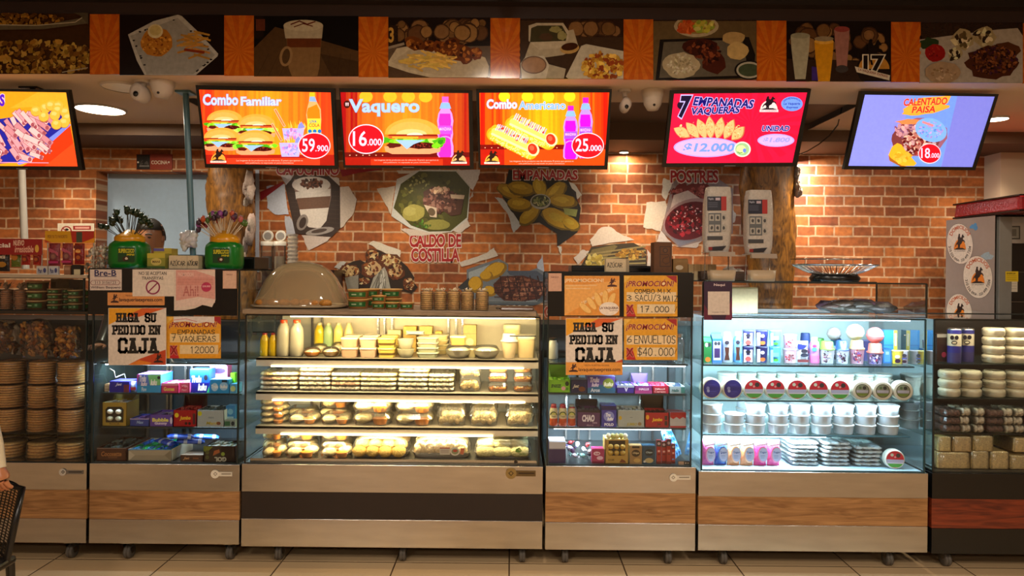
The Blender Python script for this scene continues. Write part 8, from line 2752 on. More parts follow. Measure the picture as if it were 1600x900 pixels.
# top shelf of the fourth case: jars and dark things behind the signs
for i, (p, q0, c, nm) in enumerate(((864, 528, '#b8b0a4', 'white jar with a dark lid standing behind the order sign near the central case'), (1060, 522, None, 'clear glass jar beside the 6 ENVUELTOS sign'))):
 Y = D + (.22 if c else .1)
 x = X(p, zc4[0] + .05, Y)
 h = hz(q0, p, Y) - zc4[0]
 r = (8 if c else 9.5) * Y / F
 t = thing('glass_jar', nm, 'jar', (x, Y, zc4[0]))
 b = MB()
 b.lathe([(r * .9, 0), (r, .006), (r, h * .72), (r * .7, h * .86), (r * .7, h * .92)], (x, Y, zc4[0]), 22, 'gloss' if c else 'clear', c or '#ffffff', cap=False)
 b.build('jar_body', t)
 b = MB()
 b.lathe([(r * .74, h * .9), (r * .76, h * .92), (r * .74, h)], (x, Y, zc4[0]), 22, 'black' if c else 'steel')
 b.build('lid', t)
carton('dark open box on the top shelf behind the order sign', 872, 884, 508, zc4[0], D + .3, .1, '#17130f', [('r', .1, .2, .9, .24, '#4a4038')], cat='box', name='dark_box') if False else None
# ---------------------------------------------------------------- bakery case, top shelf
s1, s2, s3 = zc3
sb = ZB3 + .0125
Yf = YS + .13
def jug(label, p, q0, w_, c, cap, Y=Yf, group=None, sq=4, m='gloss', z=None):
 z = s1 if z is None else z
 x = X(p, z + .05, Y)
 r = w_ / 2 * Y / F
 h = hz(q0, p, Y) - z
 t = thing('juice_bottle', label, 'bottle', (x, Y, z), group)
 b = MB()
 tall = h / r > 5
 b.lathe([(r * .8, 0), (r * .98, .006), (r, h * .3), (r * .97, h * .62), (r * .9, h * .76), (r * .55, h * .88), (r * .5, h * .93)] if tall else [(r * .85, 0), (r, .005), (r, h * .72), (r * .8, h * .82), (r * .66, h * .85)], (x, Y, z), 24, m, c, p=sq if not tall else 2.6)
 b.build('bottle_body', t)
 b = MB()
 rr = r * (.52 if tall else .74)
 h0 = h * (.90 if tall else .84)
 b.lathe([(rr, h0), (rr * 1.04, h0 + .002), (rr * 1.04, h * .985), (rr * .9, h)], (x, Y, z), 20, 'gloss', cap, fl=.02)
 b.build('cap', t)
 return t
jug('squat yellow juice bottle with red cap beside the case side', 413.5, 520, 13.5, '#c8a810', '#9c2418', group='squat yellow juice bottles')
jug('squat yellow juice bottle with red cap next to the milk bottles', 427, 520, 13, '#c8a408', '#9c2418', group='squat yellow juice bottles')
jug('tall white milk bottle with orange cap next to the yellow bottles', 443, 499.5, 20.5, '#a8a088', '#d8481c', group='tall milk bottles with orange caps')
jug('tall white milk bottle with orange cap next to the amber bowls', 463.5, 499.5, 20.5, '#a8a088', '#d8481c', group='tall milk bottles with orange caps')
for p, c, nm in ((499, '#d0b020', 'yellow'), (513, '#98b078', 'pale green'), (529, '#d8c068', 'pale yellow'), (545, '#d0b878', 'cream')):
 jug('%s bottle in the back row behind the amber bowls' % nm, p, 504, 15, c, '#b8a880', Y=D + .42)
BOWL = 'domed dessert bowls on the top bakery shelf'
def bowl(label, p, w_, q0, c, Y=Yf, m='gloss', z=None, dome=True, fl=0, group=BOWL, full=.5):
 z = s1 if z is None else z
 x = X(p, z + .03, Y)
 r = w_ / 2 * Y / F
 h = hz(q0, p, Y) - z
 t = thing('dessert_bowl', label, 'bowl', (x, Y, z), group)
 b = MB()
 b.lathe([(r * .58, 0), (r * .66, .002), (r * .9, h * full * .6), (r * .98, h * full), (r * 1.0, h * full + .002), (r * .95, h * full)], (x, Y, z), 40, m, c, fl=fl)
 b.build('bowl_body', t)
 if dome:
  b = MB()
  b.lathe([(r, h * full + .002), (r * .97, h * (full + .08)), (r * .8, h * (full + .33)), (r * .5, h * .97), (r * .02, h)], (x, Y, z), 28, 'clear', cap=False)
  b.build('dome_lid', t)
  b = MB()
  b.ball((x, Y, z + h * full * .9), (r * .84, r * .84, h * .3), 'food', jit('#d8c8a0', .05), 14, 8, .05)
  b.build('dessert', t)
 return t
bowl('amber dessert bowl with domed lid next to the milk bottles', 488, 27, 542, '#c87a1c')
bowl('brown dessert bowl with domed lid next to the amber bowl', 517, 27, 541, '#7c5a20')
bowl('pale domed dessert bowl behind the amber bowl', 500, 26, 536, '#c0ac74', Y=Yf + .13)
bowl('pale domed dessert bowl behind the brown bowl', 530, 26, 534, '#c8b47c', Y=Yf + .13)
SQ = 'square dessert tubs on the top bakery shelf'
def sqtub(label, p, w_, z, h, c, lid, Y=Yf, group=SQ, m='gloss', band=None):
 x = X(p, z + .02, Y)
 r = w_ / 2 * Y / F
 t = thing('dessert_tub', label, 'tub', (x, Y, z), group)
 b = MB()
 cc = [c, band or c, c]
 b.lathe([(r * .84, .0005), (r * .87, h * .25), (r * .91, h * .5), (r * .96, h * .82)], (x, Y, z), 32, m, cc, p=5)
 b.build('tub_body', t)
 b = MB()
 b.lathe([(r * .96, h * .8), (r, h * .82), (r * .99, h * .92), (r * .92, h * .99)], (x, Y, z), 32, 'gloss', lid, p=5)
 b.build('lid', t)
 return t
for j, (p, c, l, bd) in enumerate(((547.5, '#c09878', '#d8c8a0', None), (576.5, '#c09c80', '#d8c8a4', None), (605, '#d0b050', '#d8c468', '#5c4418'))):
 for k in range(2):
  sqtub('square %s dessert tub, %s in the %s stack from the domed bowls' % (('beige', 'beige', 'yellow and brown')[j], ('lower', 'upper')[k], ORD[j]), p, 27.5, s1 + k * .054, .0535, c, l, band=bd)
  sqtub('square %s dessert tub at the back, %s behind the %s stack' % (('beige', 'beige', 'yellow')[j], ('lower', 'upper')[k], ORD[j]), p + 5, 26, s1 + k * .054, .0535, jit(c, .05), l, Y=Yf + .15)
bowl('small foil dessert bowl standing lower of two by the yellow tubs', 634, 27, 545, '#b0a888', m='gloss', fl=.03, dome=False, full=1)
bowl('small foil dessert bowl standing upper of two by the yellow tubs', 634, 25, 529, '#b4ac94', z=s1 + (hz(545, 634, Yf) - s1) + .0008, m='gloss', fl=.03, dome=False, full=.95)
for k in range(4):
 sqtub('long pale green dessert box, %s from the bottom of four stacked by the foil bowls' % ORD[k], 669, 34, s1 + k * .0275, .0272, '#9a9c7c' if k < 2 else '#b0ac8c', '#c0bc9c', group='long pale green dessert boxes', Y=Yf + .03)
 sqtub('long cream box at the back, %s from the bottom behind the pale green boxes' % ORD[k], 686, 30, s1 + k * .0275, .0272, '#d8c080', '#d8cc98', group='long cream boxes at the back', Y=Yf + .18)
bowl('big fluted foil bowl with domed lid, under the small amber cup', 716, 40, 538.5, '#9c947c', fl=.02, full=.62)
bowl('big fluted foil bowl with domed lid, next to the tall drink cup', 760, 41, 539, '#a09880', fl=.02, full=.62)
sqtub('small amber cup standing on the first big foil bowl', 716, 25, s1 + (hz(538.5, 716, Yf) - s1) + .0005, .049, '#c89450', '#d0c098', group='small amber cups')
sqtub('small pale tub between the two big foil bowls', 738, 15, s1, .05, '#a89868', '#c0b088', Y=Yf + .02, group='small pale tubs')
bowl('big foil bowl in the back row behind the tall drink cup', 742, 38, 540, '#a89c80', fl=.02, full=.62, Y=Yf + .15)
# tall drink cup and cream container
Y = Yf
x = X(795.5, s1 + .05, Y)
r = 14 * Y / F
t = thing('drink_cup', 'tall tapered cup of cream drink with a clear lid', 'cup', (x, Y, s1))
H = hz(534, 795, Y) - s1
b = MB()
b.lathe([(r * .6, 0), (r * .62, .003), (r * .82, H * .8), (r * .9, H)], (x, Y, s1), 26, 'gloss', '#c8b088')
b.build('cup_body', t)
b = MB()
H2 = hz(521, 795, Y) - s1
b.lathe([(r * .92, H), (r, H + .002), (r * .98, H + .008), (r * .82, H + .012), (r * .7, H2), (r * .02, H2)], (x, Y, s1), 26, 'frost', cap=False)
b.build('lid', t)
sqtub('large cream frosted container in the corner of the top shelf', 822, 30, s1, hz(523, 822, Yf + .05) - s1, '#c0a878', '#c8b890', Y=Yf + .05, group='cream containers')
sqtub('large cream frosted container behind the tall drink cup', 800, 28, s1, hz(506, 800, Yf + .22) - s1, '#d0b880', '#d8c898', Y=Yf + .22, group='cream containers')
CB = 'boxes in the back row of the top bakery shelf'
for p0, p1, q0, c, nm in ((606, 626, 516, '#d8c490', 'cream'), (630, 650, 510, '#d0a850', 'yellow'), (655, 675, 510, '#d0ac60', 'tan yellow'), (680, 690, 518, '#d0b050', 'narrow yellow'), (724, 744, 508, '#c8ac68', 'tall tan')):
 carton('%s food box in the back row of the top bakery shelf' % nm, p0, p1, q0, s1, D + .46, .07, c, [('r', 0, .3, 1, .34, '#b09860'), ('e', .5, .62, .3, .14, '#e0d0a0')], cat='food box', name='food_box', group=CB, m='matte')
pouch('white foamy bag lying on tubs behind the foil bowls', 634, 664, 517, 533, Yf + .13, '#d8d0c0', zb=s1 + .1085, name='food_bag', cat='food bag', dep=.06)
# second bakery shelf: bags of patties, boxes, granola
PK = Many(P_pack('', c='#d0c4a8', n=4, w_=.205, d=.2, h=.0235), 'bags of pale patties on the second bakery shelf')
PKY = Many(P_pack('', c='#dcc484', n=4, w_=.205, d=.2, h=.0235), 'bags of yellow patties on the second bakery shelf')
PKR = Many(P_pack('', c='#c89470', n=4, w_=.205, d=.2, h=.0235), 'bags of reddish patties on the second bakery shelf')
Yp = YS + .18
for (p, w_, seq, nm) in ((433, 62, 'PPRY', 'nearest the case side'), (491, 52, 'PPPRY', 'second from the case side'), (539, 48, 'PRYP', 'third from the case side'), (590, 60, 'PPYY', 'in the middle'), (645, 50, 'PPPYY', 'fifth from the case side'), (688, 42, 'PPYP', 'next to the beige boxes')):
 for k, q in enumerate(seq):
  M = {'P': PK, 'Y': PKY, 'R': PKR}[q]
  M.put((max(X(p + R.uniform(-1, 1), s2 + .05, Yp - .09), g3x0 + .006 + w_ * Yp / F / 2), Yp, s2 + .0005 + k * .0252), '%s bag of patties, %s layer of the stack %s' % ({'P': 'pale', 'Y': 'yellow', 'R': 'reddish'}[q], ORD[k], nm), rz=R.uniform(-.03, .03), sc=(w_ * (Yp - .09) / F / .212, .92, 1))
CLB = Many(P_clam('', f_rolls('#c8a868', 10, .4), w_=.125, d=.12, h=.075, name='pastry_box'), 'beige pastry boxes on the second bakery shelf')
for k in range(2):
 CLB.put((X(735, s2 + .05, YS + .155), YS + .155, s2 + .0005 + .077 * k), 'clear box of beige pastries, %s of two beside the granola cups' % ('lower', 'upper')[k])
GR = Many(P_clam('', f_gran, w_=.112, d=.11, h=.052, name='granola_cup', cat='granola cup'), 'granola cups on the second bakery shelf')
for j, p in enumerate((778, 817)):
 for k in range(3):
  GR.put((X(p, s2 + .05, YS + .155), YS + .155, s2 + .0005 + .053 * k), 'clear cup of granola, %s in the stack %s' % (('bottom', 'middle', 'top')[k], ('beside the beige boxes', 'at the shelf end')[j]))
# third bakery shelf
CO = Many(P_clam('', f_combo(), w_=.165, d=.14, h=.055, name='combo_box'), 'clear combo boxes of roll and orange jelly')
Yc = YS + .155
for k in range(5):
 CO.put((max(X(421, s3 + .05, Yc - .06), g3x0 + .08), Yc, s3 + .0005 + k * .0335), 'clear combo box with roll and orange jelly, %s from the bottom of the five stacked' % ORD[k], sc=(.86, .9, .6), rz=R.uniform(-.05, .05))
CO.put((X(472, s3 + .03, Yc - .06), Yc, s3 + .0005), 'clear combo box lying alone beside the stack of five', sc=(1, 1, 1))
CO.put((X(523, s3 + .03, Yc - .06), Yc, s3 + .0005), 'clear combo box lying flat, second from the stack of five', sc=(1, 1, 1))
CO.put((X(522, s3 + .03, Yc + .17), Yc + .17, s3 + .0005), 'clear combo box at the back, lower of two behind the flat boxes')
CO.put((X(526, s3 + .1, Yc + .17), Yc + .17, s3 + .0565), 'clear combo box at the back, upper of two behind the flat boxes')
CO.put((X(474, s3 + .03, Yc + .17), Yc + .17, s3 + .0005), 'clear combo box at the back behind the lone flat box')
CT = Many(P_clam('', f_combo('#e0cc8c', '#c87a24'), w_=.215, d=.16, h=.068, name='combo_box'), 'large clear combo boxes on the third bakery shelf')
for j, p in enumerate((580, 646)):
 for k in range(2):
  CT.put((X(p, s3 + .05, Yc - .07), Yc, s3 + .0005 + k * .0685), 'large clear combo box, %s in the %s double stack' % (('lower', 'upper')[k], ('first', 'second')[j]))
RL = Many(P_clam('', f_rolls('#d0b880', 12), w_=.165, d=.14, h=.10, name='roll_box'), 'clear boxes of small rolls')
for j, p in enumerate((706, 756, 812)):
 RL.put((X(p, s3 + .05, Yc), Yc, s3 + .0005), 'clear box of small rolls, %s from the combo boxes' % ('first', 'second', 'third')[j])
 RL.put((X(p, s3 + .05, Yc + .16), Yc + .16, s3 + .0005), 'clear box of small rolls at the back, behind the %s box' % ('first', 'second', 'third')[j], sc=(1, 1, 1.25))
# floor of the bakery case
Yg = D + .13
for i in range(2):
 for j, p in enumerate((430, 473, 527)):
  for k in range(1 + (i == 1)):
   yy = Yg + .155 * i
   CO.put((X(p, sb + .03, yy), yy, sb + .0005 + .056 * k), 'clear combo box on the case floor, %s in the %s row%s' % (('first', 'second', 'third')[j], ('front', 'back')[i], (', upper' if k else ', lower') if i else ''), sc=((.66, 1, .95) if j == 0 else (1, 1, .95)))
def ftray(label, p0, p1, Yt, kind):
 x0, x1 = X(p0, sb + .02, Yt), X(p1, sb + .02, Yt)
 cx, w_ = (x0 + x1) / 2, x1 - x0
 t = thing('pastry_tray', label, 'pastry tray', (cx, Yt, sb), 'wrapped pastry trays on the case floor')
 b = MB()
 b.lathe([(w_ * .44, .0005), (w_ * .455, .003), (w_ * .49, .028), (w_ * .5, .030), (w_ * .48, .028), (w_ * .44, .006)], (cx, Yt, sb), 40, 'gloss', '#98948c', sy=.62, p=6)
 b.build('tray_body', t)
 rr = random.Random(len(label))
 b = MB()
 if kind == 0:
  for i in range(4):
   for j in range(3):
    b.ball((cx + w_ * (-.33 + .22 * i), Yt + (-.09 + .08 * j), sb + .034 + .018 * j), (w_ * .125, .045, .030), 'food', jit('#d8b058', .1), 14, 8, .1)
  b.build('pastries', t)
 elif kind == 1:
  for i in range(5):
   for j in range(2):
    b.ball((cx + w_ * (-.36 + .17 * i), Yt + (-.05 + .09 * j), sb + .042 + .022 * j), (w_ * .12, .05, .036), 'food', jit('#e0c898', .06), 12, 8, .1)
  b.build('pastries', t)
  b = MB()
  a = Art(b, (0, Yt - .125, 0), m='gloss')
  y = proj((cx, Yt - .125, sb + .045))[1]
  a.rect(687, y - 6, 703, y + 5, '#c8c0b0')
  a.rect(687, y - 6, 703, y - 4.5, '#b84838')
  for k in range(3):
   a.line([(689, y - 2 + k * 2), (701, y - 2 + k * 2)], .6, '#8c7468')
  a.ell(711, y, 7.5, 6.5, '#d8d0c0')
  a.ell(711, y, 5.5, 4.5, '#8c9468')
  a.ell(711, y - 1, 3.5, 2, '#c04838')
  a.poly([(720, y - 5), (726, y - 5), (724, y + 5), (719, y + 4)], '#c86848')
  b.build('label_card', t)
 else:
  for i in range(3):
   for j in range(3):
    b.lathe([(.020, -.048), (.028, -.03), (.030, 0), (.028, .03), (.020, .048)], (cx + w_ * (-.29 + .29 * i), Yt + (-.08 + .075 * j), sb + .036 + .026 * j), 12, 'food', jit('#c8bc84', .1), axis='x', sx=1.15)
  b.build('wrapped_rolls', t)
  b = MB()
  a = Art(b, (0, Yt - .122, 0), m='gloss')
  y = proj((cx, Yt - .122, sb + .05))[1]
  a.blob(810, y - 1, 5, 4, '#5c8c34', .25)
  a.blob(812, y - 2, 2.5, 2, '#a8b868', .25)
  for k in range(2):
   a.line([(812, y + 4 + 2 * k), (822, y + 4 + 2 * k)], .7, '#7c9c4c')
  b.build('label_card', t)
 b = MB()
 b.lathe([(w_ * .5, .03), (w_ * .49, .05), (w_ * .44, .085), (w_ * .3, .105), (w_ * .02, .112)], (cx, Yt, sb), 40, 'film', sy=.62, p=5, cap=False)
 b.build('cling_film', t)
ftray('grey tray of golden pastries under film, next to the combo boxes', 553, 642, D + .19, 0)
ftray('grey tray of pale pastries with a printed card, middle of three', 646, 737, D + .19, 1)
ftray('grey tray of wrapped rolls with a green label, farthest from the combo boxes', 741, 830, D + .19, 2)
b = MB()
b.box(X(804, sb, D + .02), X(808, sb, D + .02), D + .018, D + .03, sb + .0, sb + .018, 'black')
b.box(X(803, sb, D + .02), X(809, sb, D + .02), D + .018, D + .028, sb - .0, sb + .004, 'black')
tag(b.build('door_latch', None, (X(806, sb, D + .02), D + .024, sb)), 'small black latch at the foot of the bakery case glass', 'latch')
# ---------------------------------------------------------------- dairy case
d1, d2, d3 = zc5
sd = ZB5 + .0065
Yd = YS + .05
def gable(label, p0, p1, q0, c, spec, top='#d8d8d8', Y=Yd, z=None):
 z = d1 if z is None else z
 x0, x1 = X(p0, z + .05, Y), X(p1, z + .05, Y)
 zt = hz(q0, (p0 + p1) / 2, Y)
 dep = x1 - x0
 t = thing('drink_carton', label, 'drink carton', ((x0 + x1) / 2, Y + dep / 2, z))
 zs = z + (zt - z) * .80
 b = MB()
 b.box(x0, x1, Y, Y + dep, z, zs, 'gloss', c)
 ym = Y + dep / 2
 b.face([(x0, Y, zs), (x1, Y, zs), (x1, ym - .003, zt - .008), (x0, ym - .003, zt - .008)], 'gloss', top)
 b.face([(x0, Y + dep, zs), (x1, Y + dep, zs), (x1, ym + .003, zt - .008), (x0, ym + .003, zt - .008)], 'gloss', top)
 b.face([(x0, Y, zs), (x0, Y + dep, zs), (x0, ym, zt - .008)], 'gloss', c)
 b.face([(x1, Y, zs), (x1, Y + dep, zs), (x1, ym, zt - .008)], 'gloss', c)
 b.box(x0, x1, ym - .002, ym + .002, zt - .01, zt, 'gloss', top)
 a = Art(b, (0, Y, 0), m='gloss', lift=3e-4)
 pa, pb = proj(((x0 + x1) / 2, Y, zs))[1], proj(((x0 + x1) / 2, Y, z))[1]
 deco(a, p0, p1, pa, pb, spec)
 b.build('carton', t)
gable('green drink carton with an orange fruit at the start of the dairy shelf', 1100, 1112, 526, '#2c7c44', [('e', .5, .85, .35, .12, '#d8782c'), ('e', .35, .15, .2, .1, '#d8d8d8'), ('e', .7, .15, .2, .1, '#2c2c34')], '#3c9c5c')
gable('blue and white drink carton next to the green one', 1113, 1128, 520, '#2c64b8', [('r', .1, .1, .9, .9, '#b8c0d0'), ('r', .2, .4, .8, .8, '#3c2c5c'), ('e', .35, .2, .16, .08, '#2c2c34'), ('e', .68, .2, .16, .08, '#2c2c34')], '#4c8cd8')
def dbottle(label, p, w_, q0, c, cap, c2=None, z=None, Y=Yd + .03, lab=None):
 z = d1 if z is None else z
 x = X(p, z + .05, Y)
 r = w_ / 2 * Y / F
 h = hz(q0, p, Y) - z
 t = thing('milk_bottle', label, 'bottle', (x, Y, z))
 b = MB()
 b.lathe([(r * .88, 0), (r, .005), (r, h * .3), (r * .88, h * .5), (r, h * .68), (r * .8, h * .82), (r * .5, h * .87)], (x, Y, z), 24, 'gloss', [c, c, c2 or c, c2 or c, c, c])
 a = Art(b, (0, Y - r * 1.01, 0), m='gloss', lift=.0006)
 qa, qb = proj((x, Y - r, z + h * .74))[1], proj((x, Y - r, z + h * .08))[1]
 deco(a, p - w_ * .36, p + w_ * .36, qa, qb, lab or [])
 b.build('bottle_body', t)
 b = MB()
 b.lathe([(r * .56, h * .85), (r * .58, h * .87), (r * .58, h * .98), (r * .5, h)], (x, Y, z), 20, 'gloss', cap, fl=.02)
 b.build('cap', t)
CH = [('e', .5, .12, .3, .1, '#34303c'), ('p', [(.2, .35), (.8, .35), (.7, .7), (.85, 1), (.15, 1), (.3, .7)], '#4c2c24')]
dbottle('white chocolate milk bottle with white cap beside the blue carton', 1136, 17, 518.5, '#a8b4c4', '#d0d8e0', lab=CH)
dbottle('blue chocolate milk bottle with white cap beside the white one', 1153, 15, 518, '#5c9cd0', '#d0d8e0', '#7cb0d8', lab=CH)
def cups(p, w_, q, c, lid, spec, nm, gp, n=2, Y=Yd + .03, m='gloss', up=False):
 r = w_ / 2 * Y / F
 z = d1
 for k in range(n):
  h = hz(q, p, Y) - d1
  h = h / n - .001
  x = X(p, d1 + .06, Y)
  t = thing('yogurt_cup', '%s yogurt cup, %s' % (nm, ('lower', 'upper')[k] if n == 2 else gp), 'yogurt cup', (x, Y, z), 'yogurt cups on the dairy shelf')
  b = MB()
  b.lathe([(r * .80, .0005), (r * .82, .003), (r * .95, h * .93)], (x, Y, z), 26, m, c)
  a = Art(b, (0, Y - r * .97, 0), m='gloss', lift=.0006)
  qa, qb = proj((x, Y - r, z + h * .9))[1], proj((x, Y - r, z + h * .06))[1]
  deco(a, p - w_ * .38, p + w_ * .38, qa, qb, spec)
  b.build('cup_body', t)
  b = MB()
  b.lathe([(r * .97, h * .92), (r, h * .94), (r, h * .98), (r * .9, h)], (x, Y, z), 26, 'gloss', lid)
  b.build('lid', t)
  z += h + .001
NV = [('r', 0, .1, .3, 1, '#c0c4d4'), ('r', .7, .1, 1, 1, '#c0c4d4'), ('e', .5, .26, .3, .12, '#20202c'), ('e', .5, .78, .36, .16, '#d8504c'), ('r', .3, .5, .7, .6, '#e0c8c8')]
NV2 = [('r', 0, .05, .36, 1, '#b8c0d4'), ('e', .6, .3, .22, .12, '#d0d0dc'), ('e', .6, .8, .3, .14, '#c8602c')]
cups(1169, 18, 515, '#2c2c64', '#4c5484', NV, 'navy and white strawberry', '', 2)
cups(1190, 19, 515, '#24245c', '#44486c', NV2, 'navy and white peach', '', 2)
cups(1211, 19, 515, '#54a0d0', '#6cb4dc', [('r', 0, .1, .3, 1, '#8cc4e4'), ('e', .6, .85, .3, .1, '#4ca83c'), ('r', .3, .3, .9, .6, '#74b4dc')], 'light blue', '', 2)
cups(1234, 21, 522, '#b898a4', '#a8b8c4', [('s', .5, .55, .4, .35, 26, .9, ['#a82c3c', '#d8a8b0', '#7c2c3c']), ('e', .5, .2, .4, .1, '#d0d8e0')], 'clear fruit', '', 2)
pouch('blue and white milk bag leaning beside the fruit cups', 1245, 1265, 533, 570, Yd + .01, '#c4ccdc', [('p', [(0, 0), (.9, .1), (.5, .3), (0, .3)], '#2c3484'), ('e', .6, .4, .3, .1, '#2c2c38'), ('e', .6, .62, .34, .1, '#303444'), ('r', 0, .85, 1, 1, '#6c3034')], zb=d1, name='milk_bag', cat='milk bag')
dbottle('pink fruit milk bottle beside the blue and white milk bag', 1272.5, 15, 527, '#d86ca8', '#c8d8d8', '#b884c4', lab=[('e', .5, .3, .4, .12, '#4c8cd0'), ('e', .5, .1, .3, .08, '#a83c6c')])
cups(1292, 22, 545, '#a8acb8', '#98a0a8', [('s', .5, .5, .45, .45, 30, 1.3, ['#28242c', '#3c2c34', '#d8d8e0', '#8c3c64'])], 'speckled cookie', 'green lidded', 1)
b_ = [o for o in bpy.data.objects if o.name.startswith('yogurt_cup')][-1]
def topper(label, p, q0, q1, w_, c, Y=Yd + .03, col2=None):
 """a snap-on cup lid of cereal"""
 zt, zb2 = hz(q0, p, Y), hz(q1, p, Y)
 x = X(p, zt, Y)
 r = w_ / 2 * Y / F
 return x, Y, zb2, zt, r
def dcup(label, p, w_, qt, ql, c, lidc, spec, Y=Yd + .02):
 x = X(p, d1 + .05, Y)
 r = w_ / 2 * Y / F
 zl, zt = hz(ql, p, Y), hz(qt, p, Y)
 t = thing('cereal_cup', label, 'yogurt cup', (x, Y, d1), 'yogurt cups with cereal lids')
 b = MB()
 b.lathe([(r * .78, d1 + .0005), (r * .8, d1 + .004), (r * .94, zl)], (x, Y, 0), 26, 'gloss', c)
 a = Art(b, (0, Y - r * .96, 0), m='gloss', lift=.0006)
 deco(a, p - w_ * .38, p + w_ * .38, ql + 1, proj((x, Y - r, d1))[1] - 1, spec)
 b.build('cup_body', t)
 b = MB()
 b.lathe([(r, zl), (r, zl + .006), (r * .84, zl + .008), (r * .76, zt - .004), (r * .66, zt)], (x, Y, 0), 26, 'gloss', lidc)
 b.build('cereal_lid', t)
o = b_
for ch in list(o.children):
 bpy.data.objects.remove(ch)
bpy.data.objects.remove(o)
SPK = [('s', .5, .5, .45, .45, 34, 1.2, ['#24202c', '#3c2c38', '#d8d8e0', '#8c3c64', '#b0b4c8'])]
dcup('speckled yogurt cup with a lime green cereal lid', 1292, 23, 533, 546, '#a8acb8', '#6cb838', SPK)
dcup('black and white yogurt cup with a blue cereal lid', 1315.5, 21, 532, 547, '#b0b8c8', '#2c4c94', SPK)
dcup('pinkish yogurt cup with a tan cereal lid', 1338.5, 23, 531, 545, '#a07888', '#a89860', [('s', .5, .5, .45, .45, 34, 1.2, ['#a83c4c', '#3c2c4c', '#d8c8d0', '#6c4c8c'])])
dcup('violet yogurt cup with a pink lid, standing forward on the dairy shelf', 1367, 24, 536, 551, '#7c6c94', '#d8685c', [('s', .5, .5, .45, .45, 34, 1.2, ['#3c3c84', '#a83c5c', '#c8c0d8', '#2c2434'])])
dcup('dark blue lidded yogurt cup behind the blue and white milk bag', 1258, 18, 520, 536, '#5c5c8c', '#24345c', SPK, Y=Yd + .15)
dcup('green lidded yogurt cup behind the pink bottle', 1280, 18, 528, 541, '#a0a4b0', '#3c7c34', SPK, Y=Yd + .15)
dcup('blue lidded yogurt cup in the back row behind the lime lid cup', 1306, 20, 528, 541, '#8c94a8', '#2c5c8c', SPK, Y=Yd + .15)
cups(1353, 14, 530, '#5c5c9c', '#7c80b8', [], 'slim violet', 'behind the pink lidded cup', 1, Y=Yd + .15)
for p, q, w_, c, nm in ((1303, 518.5, 21, '#7c7874', 'grey'), (1336, 521, 25, '#c8c098', 'cream'), (1367, 522, 25, '#d87070', 'pink')):
 Y = Yd + .02
 r = w_ / 2 * Y / F
 p2 = p
 z = hz(q, p, Y)
 x = X(p, z, Y)
 zl = hz({1303: 533.5, 1336: 531, 1367: 536}[p], p, Y)
 if p == 1303:
  Y = Yd + .08
  zl = hz(528, p, Y) - .012
  x = X(p, z, Y)
 t = thing('ice_cream_tub', 'round %s domed tub standing on the cup lids' % nm, 'ice cream tub', (x, Y, zl), 'round domed tubs on the dairy shelf')
 b = MB()
 b.ball((x, Y, zl + r * .98), (r, r, r), 'gloss', c, 18, 12, .03)
 b.build('tub_dome', t)
 b = MB()
 b.lathe([(r * 1.03, -.003), (r * 1.05, 0), (r * 1.03, .003)], (x, Y, zl + r * .9), 24, 'gloss', c, cap=False)
 b.build('rim', t)
carton('blue dairy box with a yellow edge standing upright near the shelf end', 1381, 1402, 516, d1 + .003, Yd + .10, .05, '#3c94d8', [('r', .72, 0, 1, 1, '#d0c040'), ('r', .8, .1, .95, .5, '#e0e0d0'), ('r', .0, .46, .7, .5, '#2c74c0')], name='dairy_box', cat='dairy box')
carton('blue dairy box in front of the upright blue box', 1380, 1393, 545, d1, Yd + .04, .05, '#2c6cb0', [('r', .15, .1, .85, .9, '#4c88c8'), ('r', .3, .2, .7, .4, '#98b8d8')], name='dairy_box', cat='dairy box')
cups(1402, 17, 547, '#c8b848', '#d0c878', [('e', .5, .4, .34, .16, '#e0dcb8'), ('e', .55, .78, .34, .18, '#3c2438'), ('r', 0, .05, .2, 1, '#d8c830')], 'yellow blackberry', 'near the shelf end', 1)
cups(1413, 13, 547, '#b4b4c0', '#c8ccd8', [('e', .5, .3, .36, .14, '#3c3848'), ('r', .1, .5, .9, .62, '#5c64b0'), ('e', .5, .84, .36, .12, '#3c2838')], 'white and violet', 'last at the shelf end', 1)
b = MB()
zz = hz(524, 1422, D + .2)
b.tube([(X(1414, zz, D + .2), D + .2, zz), (g5x1 - .006, D + .2, zz)], .005, 'chrome')
b.ball((X(1431, zz, D + .2), D + .19, zz), .012, 'black', n=10)
b.build('shelf_rod', C5)
# cheeses on the second dairy shelf
CBl = Many(P_cheese('', '#d8d0b8', lab_blue), 'cheese wheels with blue labels')
CRd = Many(P_cheese('', '#d8d8c8', lab_red), 'cheese wheels with red and green labels')
COl = Many(P_cheese('', '#d0c8b4', lab_olive, knot=True), 'bagged cheese wheels with olive labels')
Ych = YS + .012
for i, p in enumerate((1111.5, 1144.5)):
 CBl.put((X(p, d2 + .05, Ych - .025), Ych, d2), 'standing cheese wheel with a dark blue label, %s' % ('at the case side', 'next to the red labelled wheels')[i], rz=.12 - .06 * i)
for i, p in enumerate((1178, 1211.5, 1245.5, 1279, 1312.5)):
 CRd.put((X(p, d2 + .05, Ych - .025), Ych, d2), 'standing cheese wheel with a red and green label, %s of five' % ORD[i])
for i, p in enumerate((1348, 1380, 1412)):
 COl.put((X(p, d2 + .05, Ych - .025), Ych, d2), 'standing bagged cheese wheel with an olive label, %s' % ('next to the red labels', 'middle one', 'at the shelf end')[i], rz=-.08, sc=(.94, 1, .94))
TT = Many(P_tub('', body_='#c4c8b8', lid='#a8b4ac', r=.051, h=.115, name='cheese_tub'), 'tall pale tubs behind the cheese wheels')
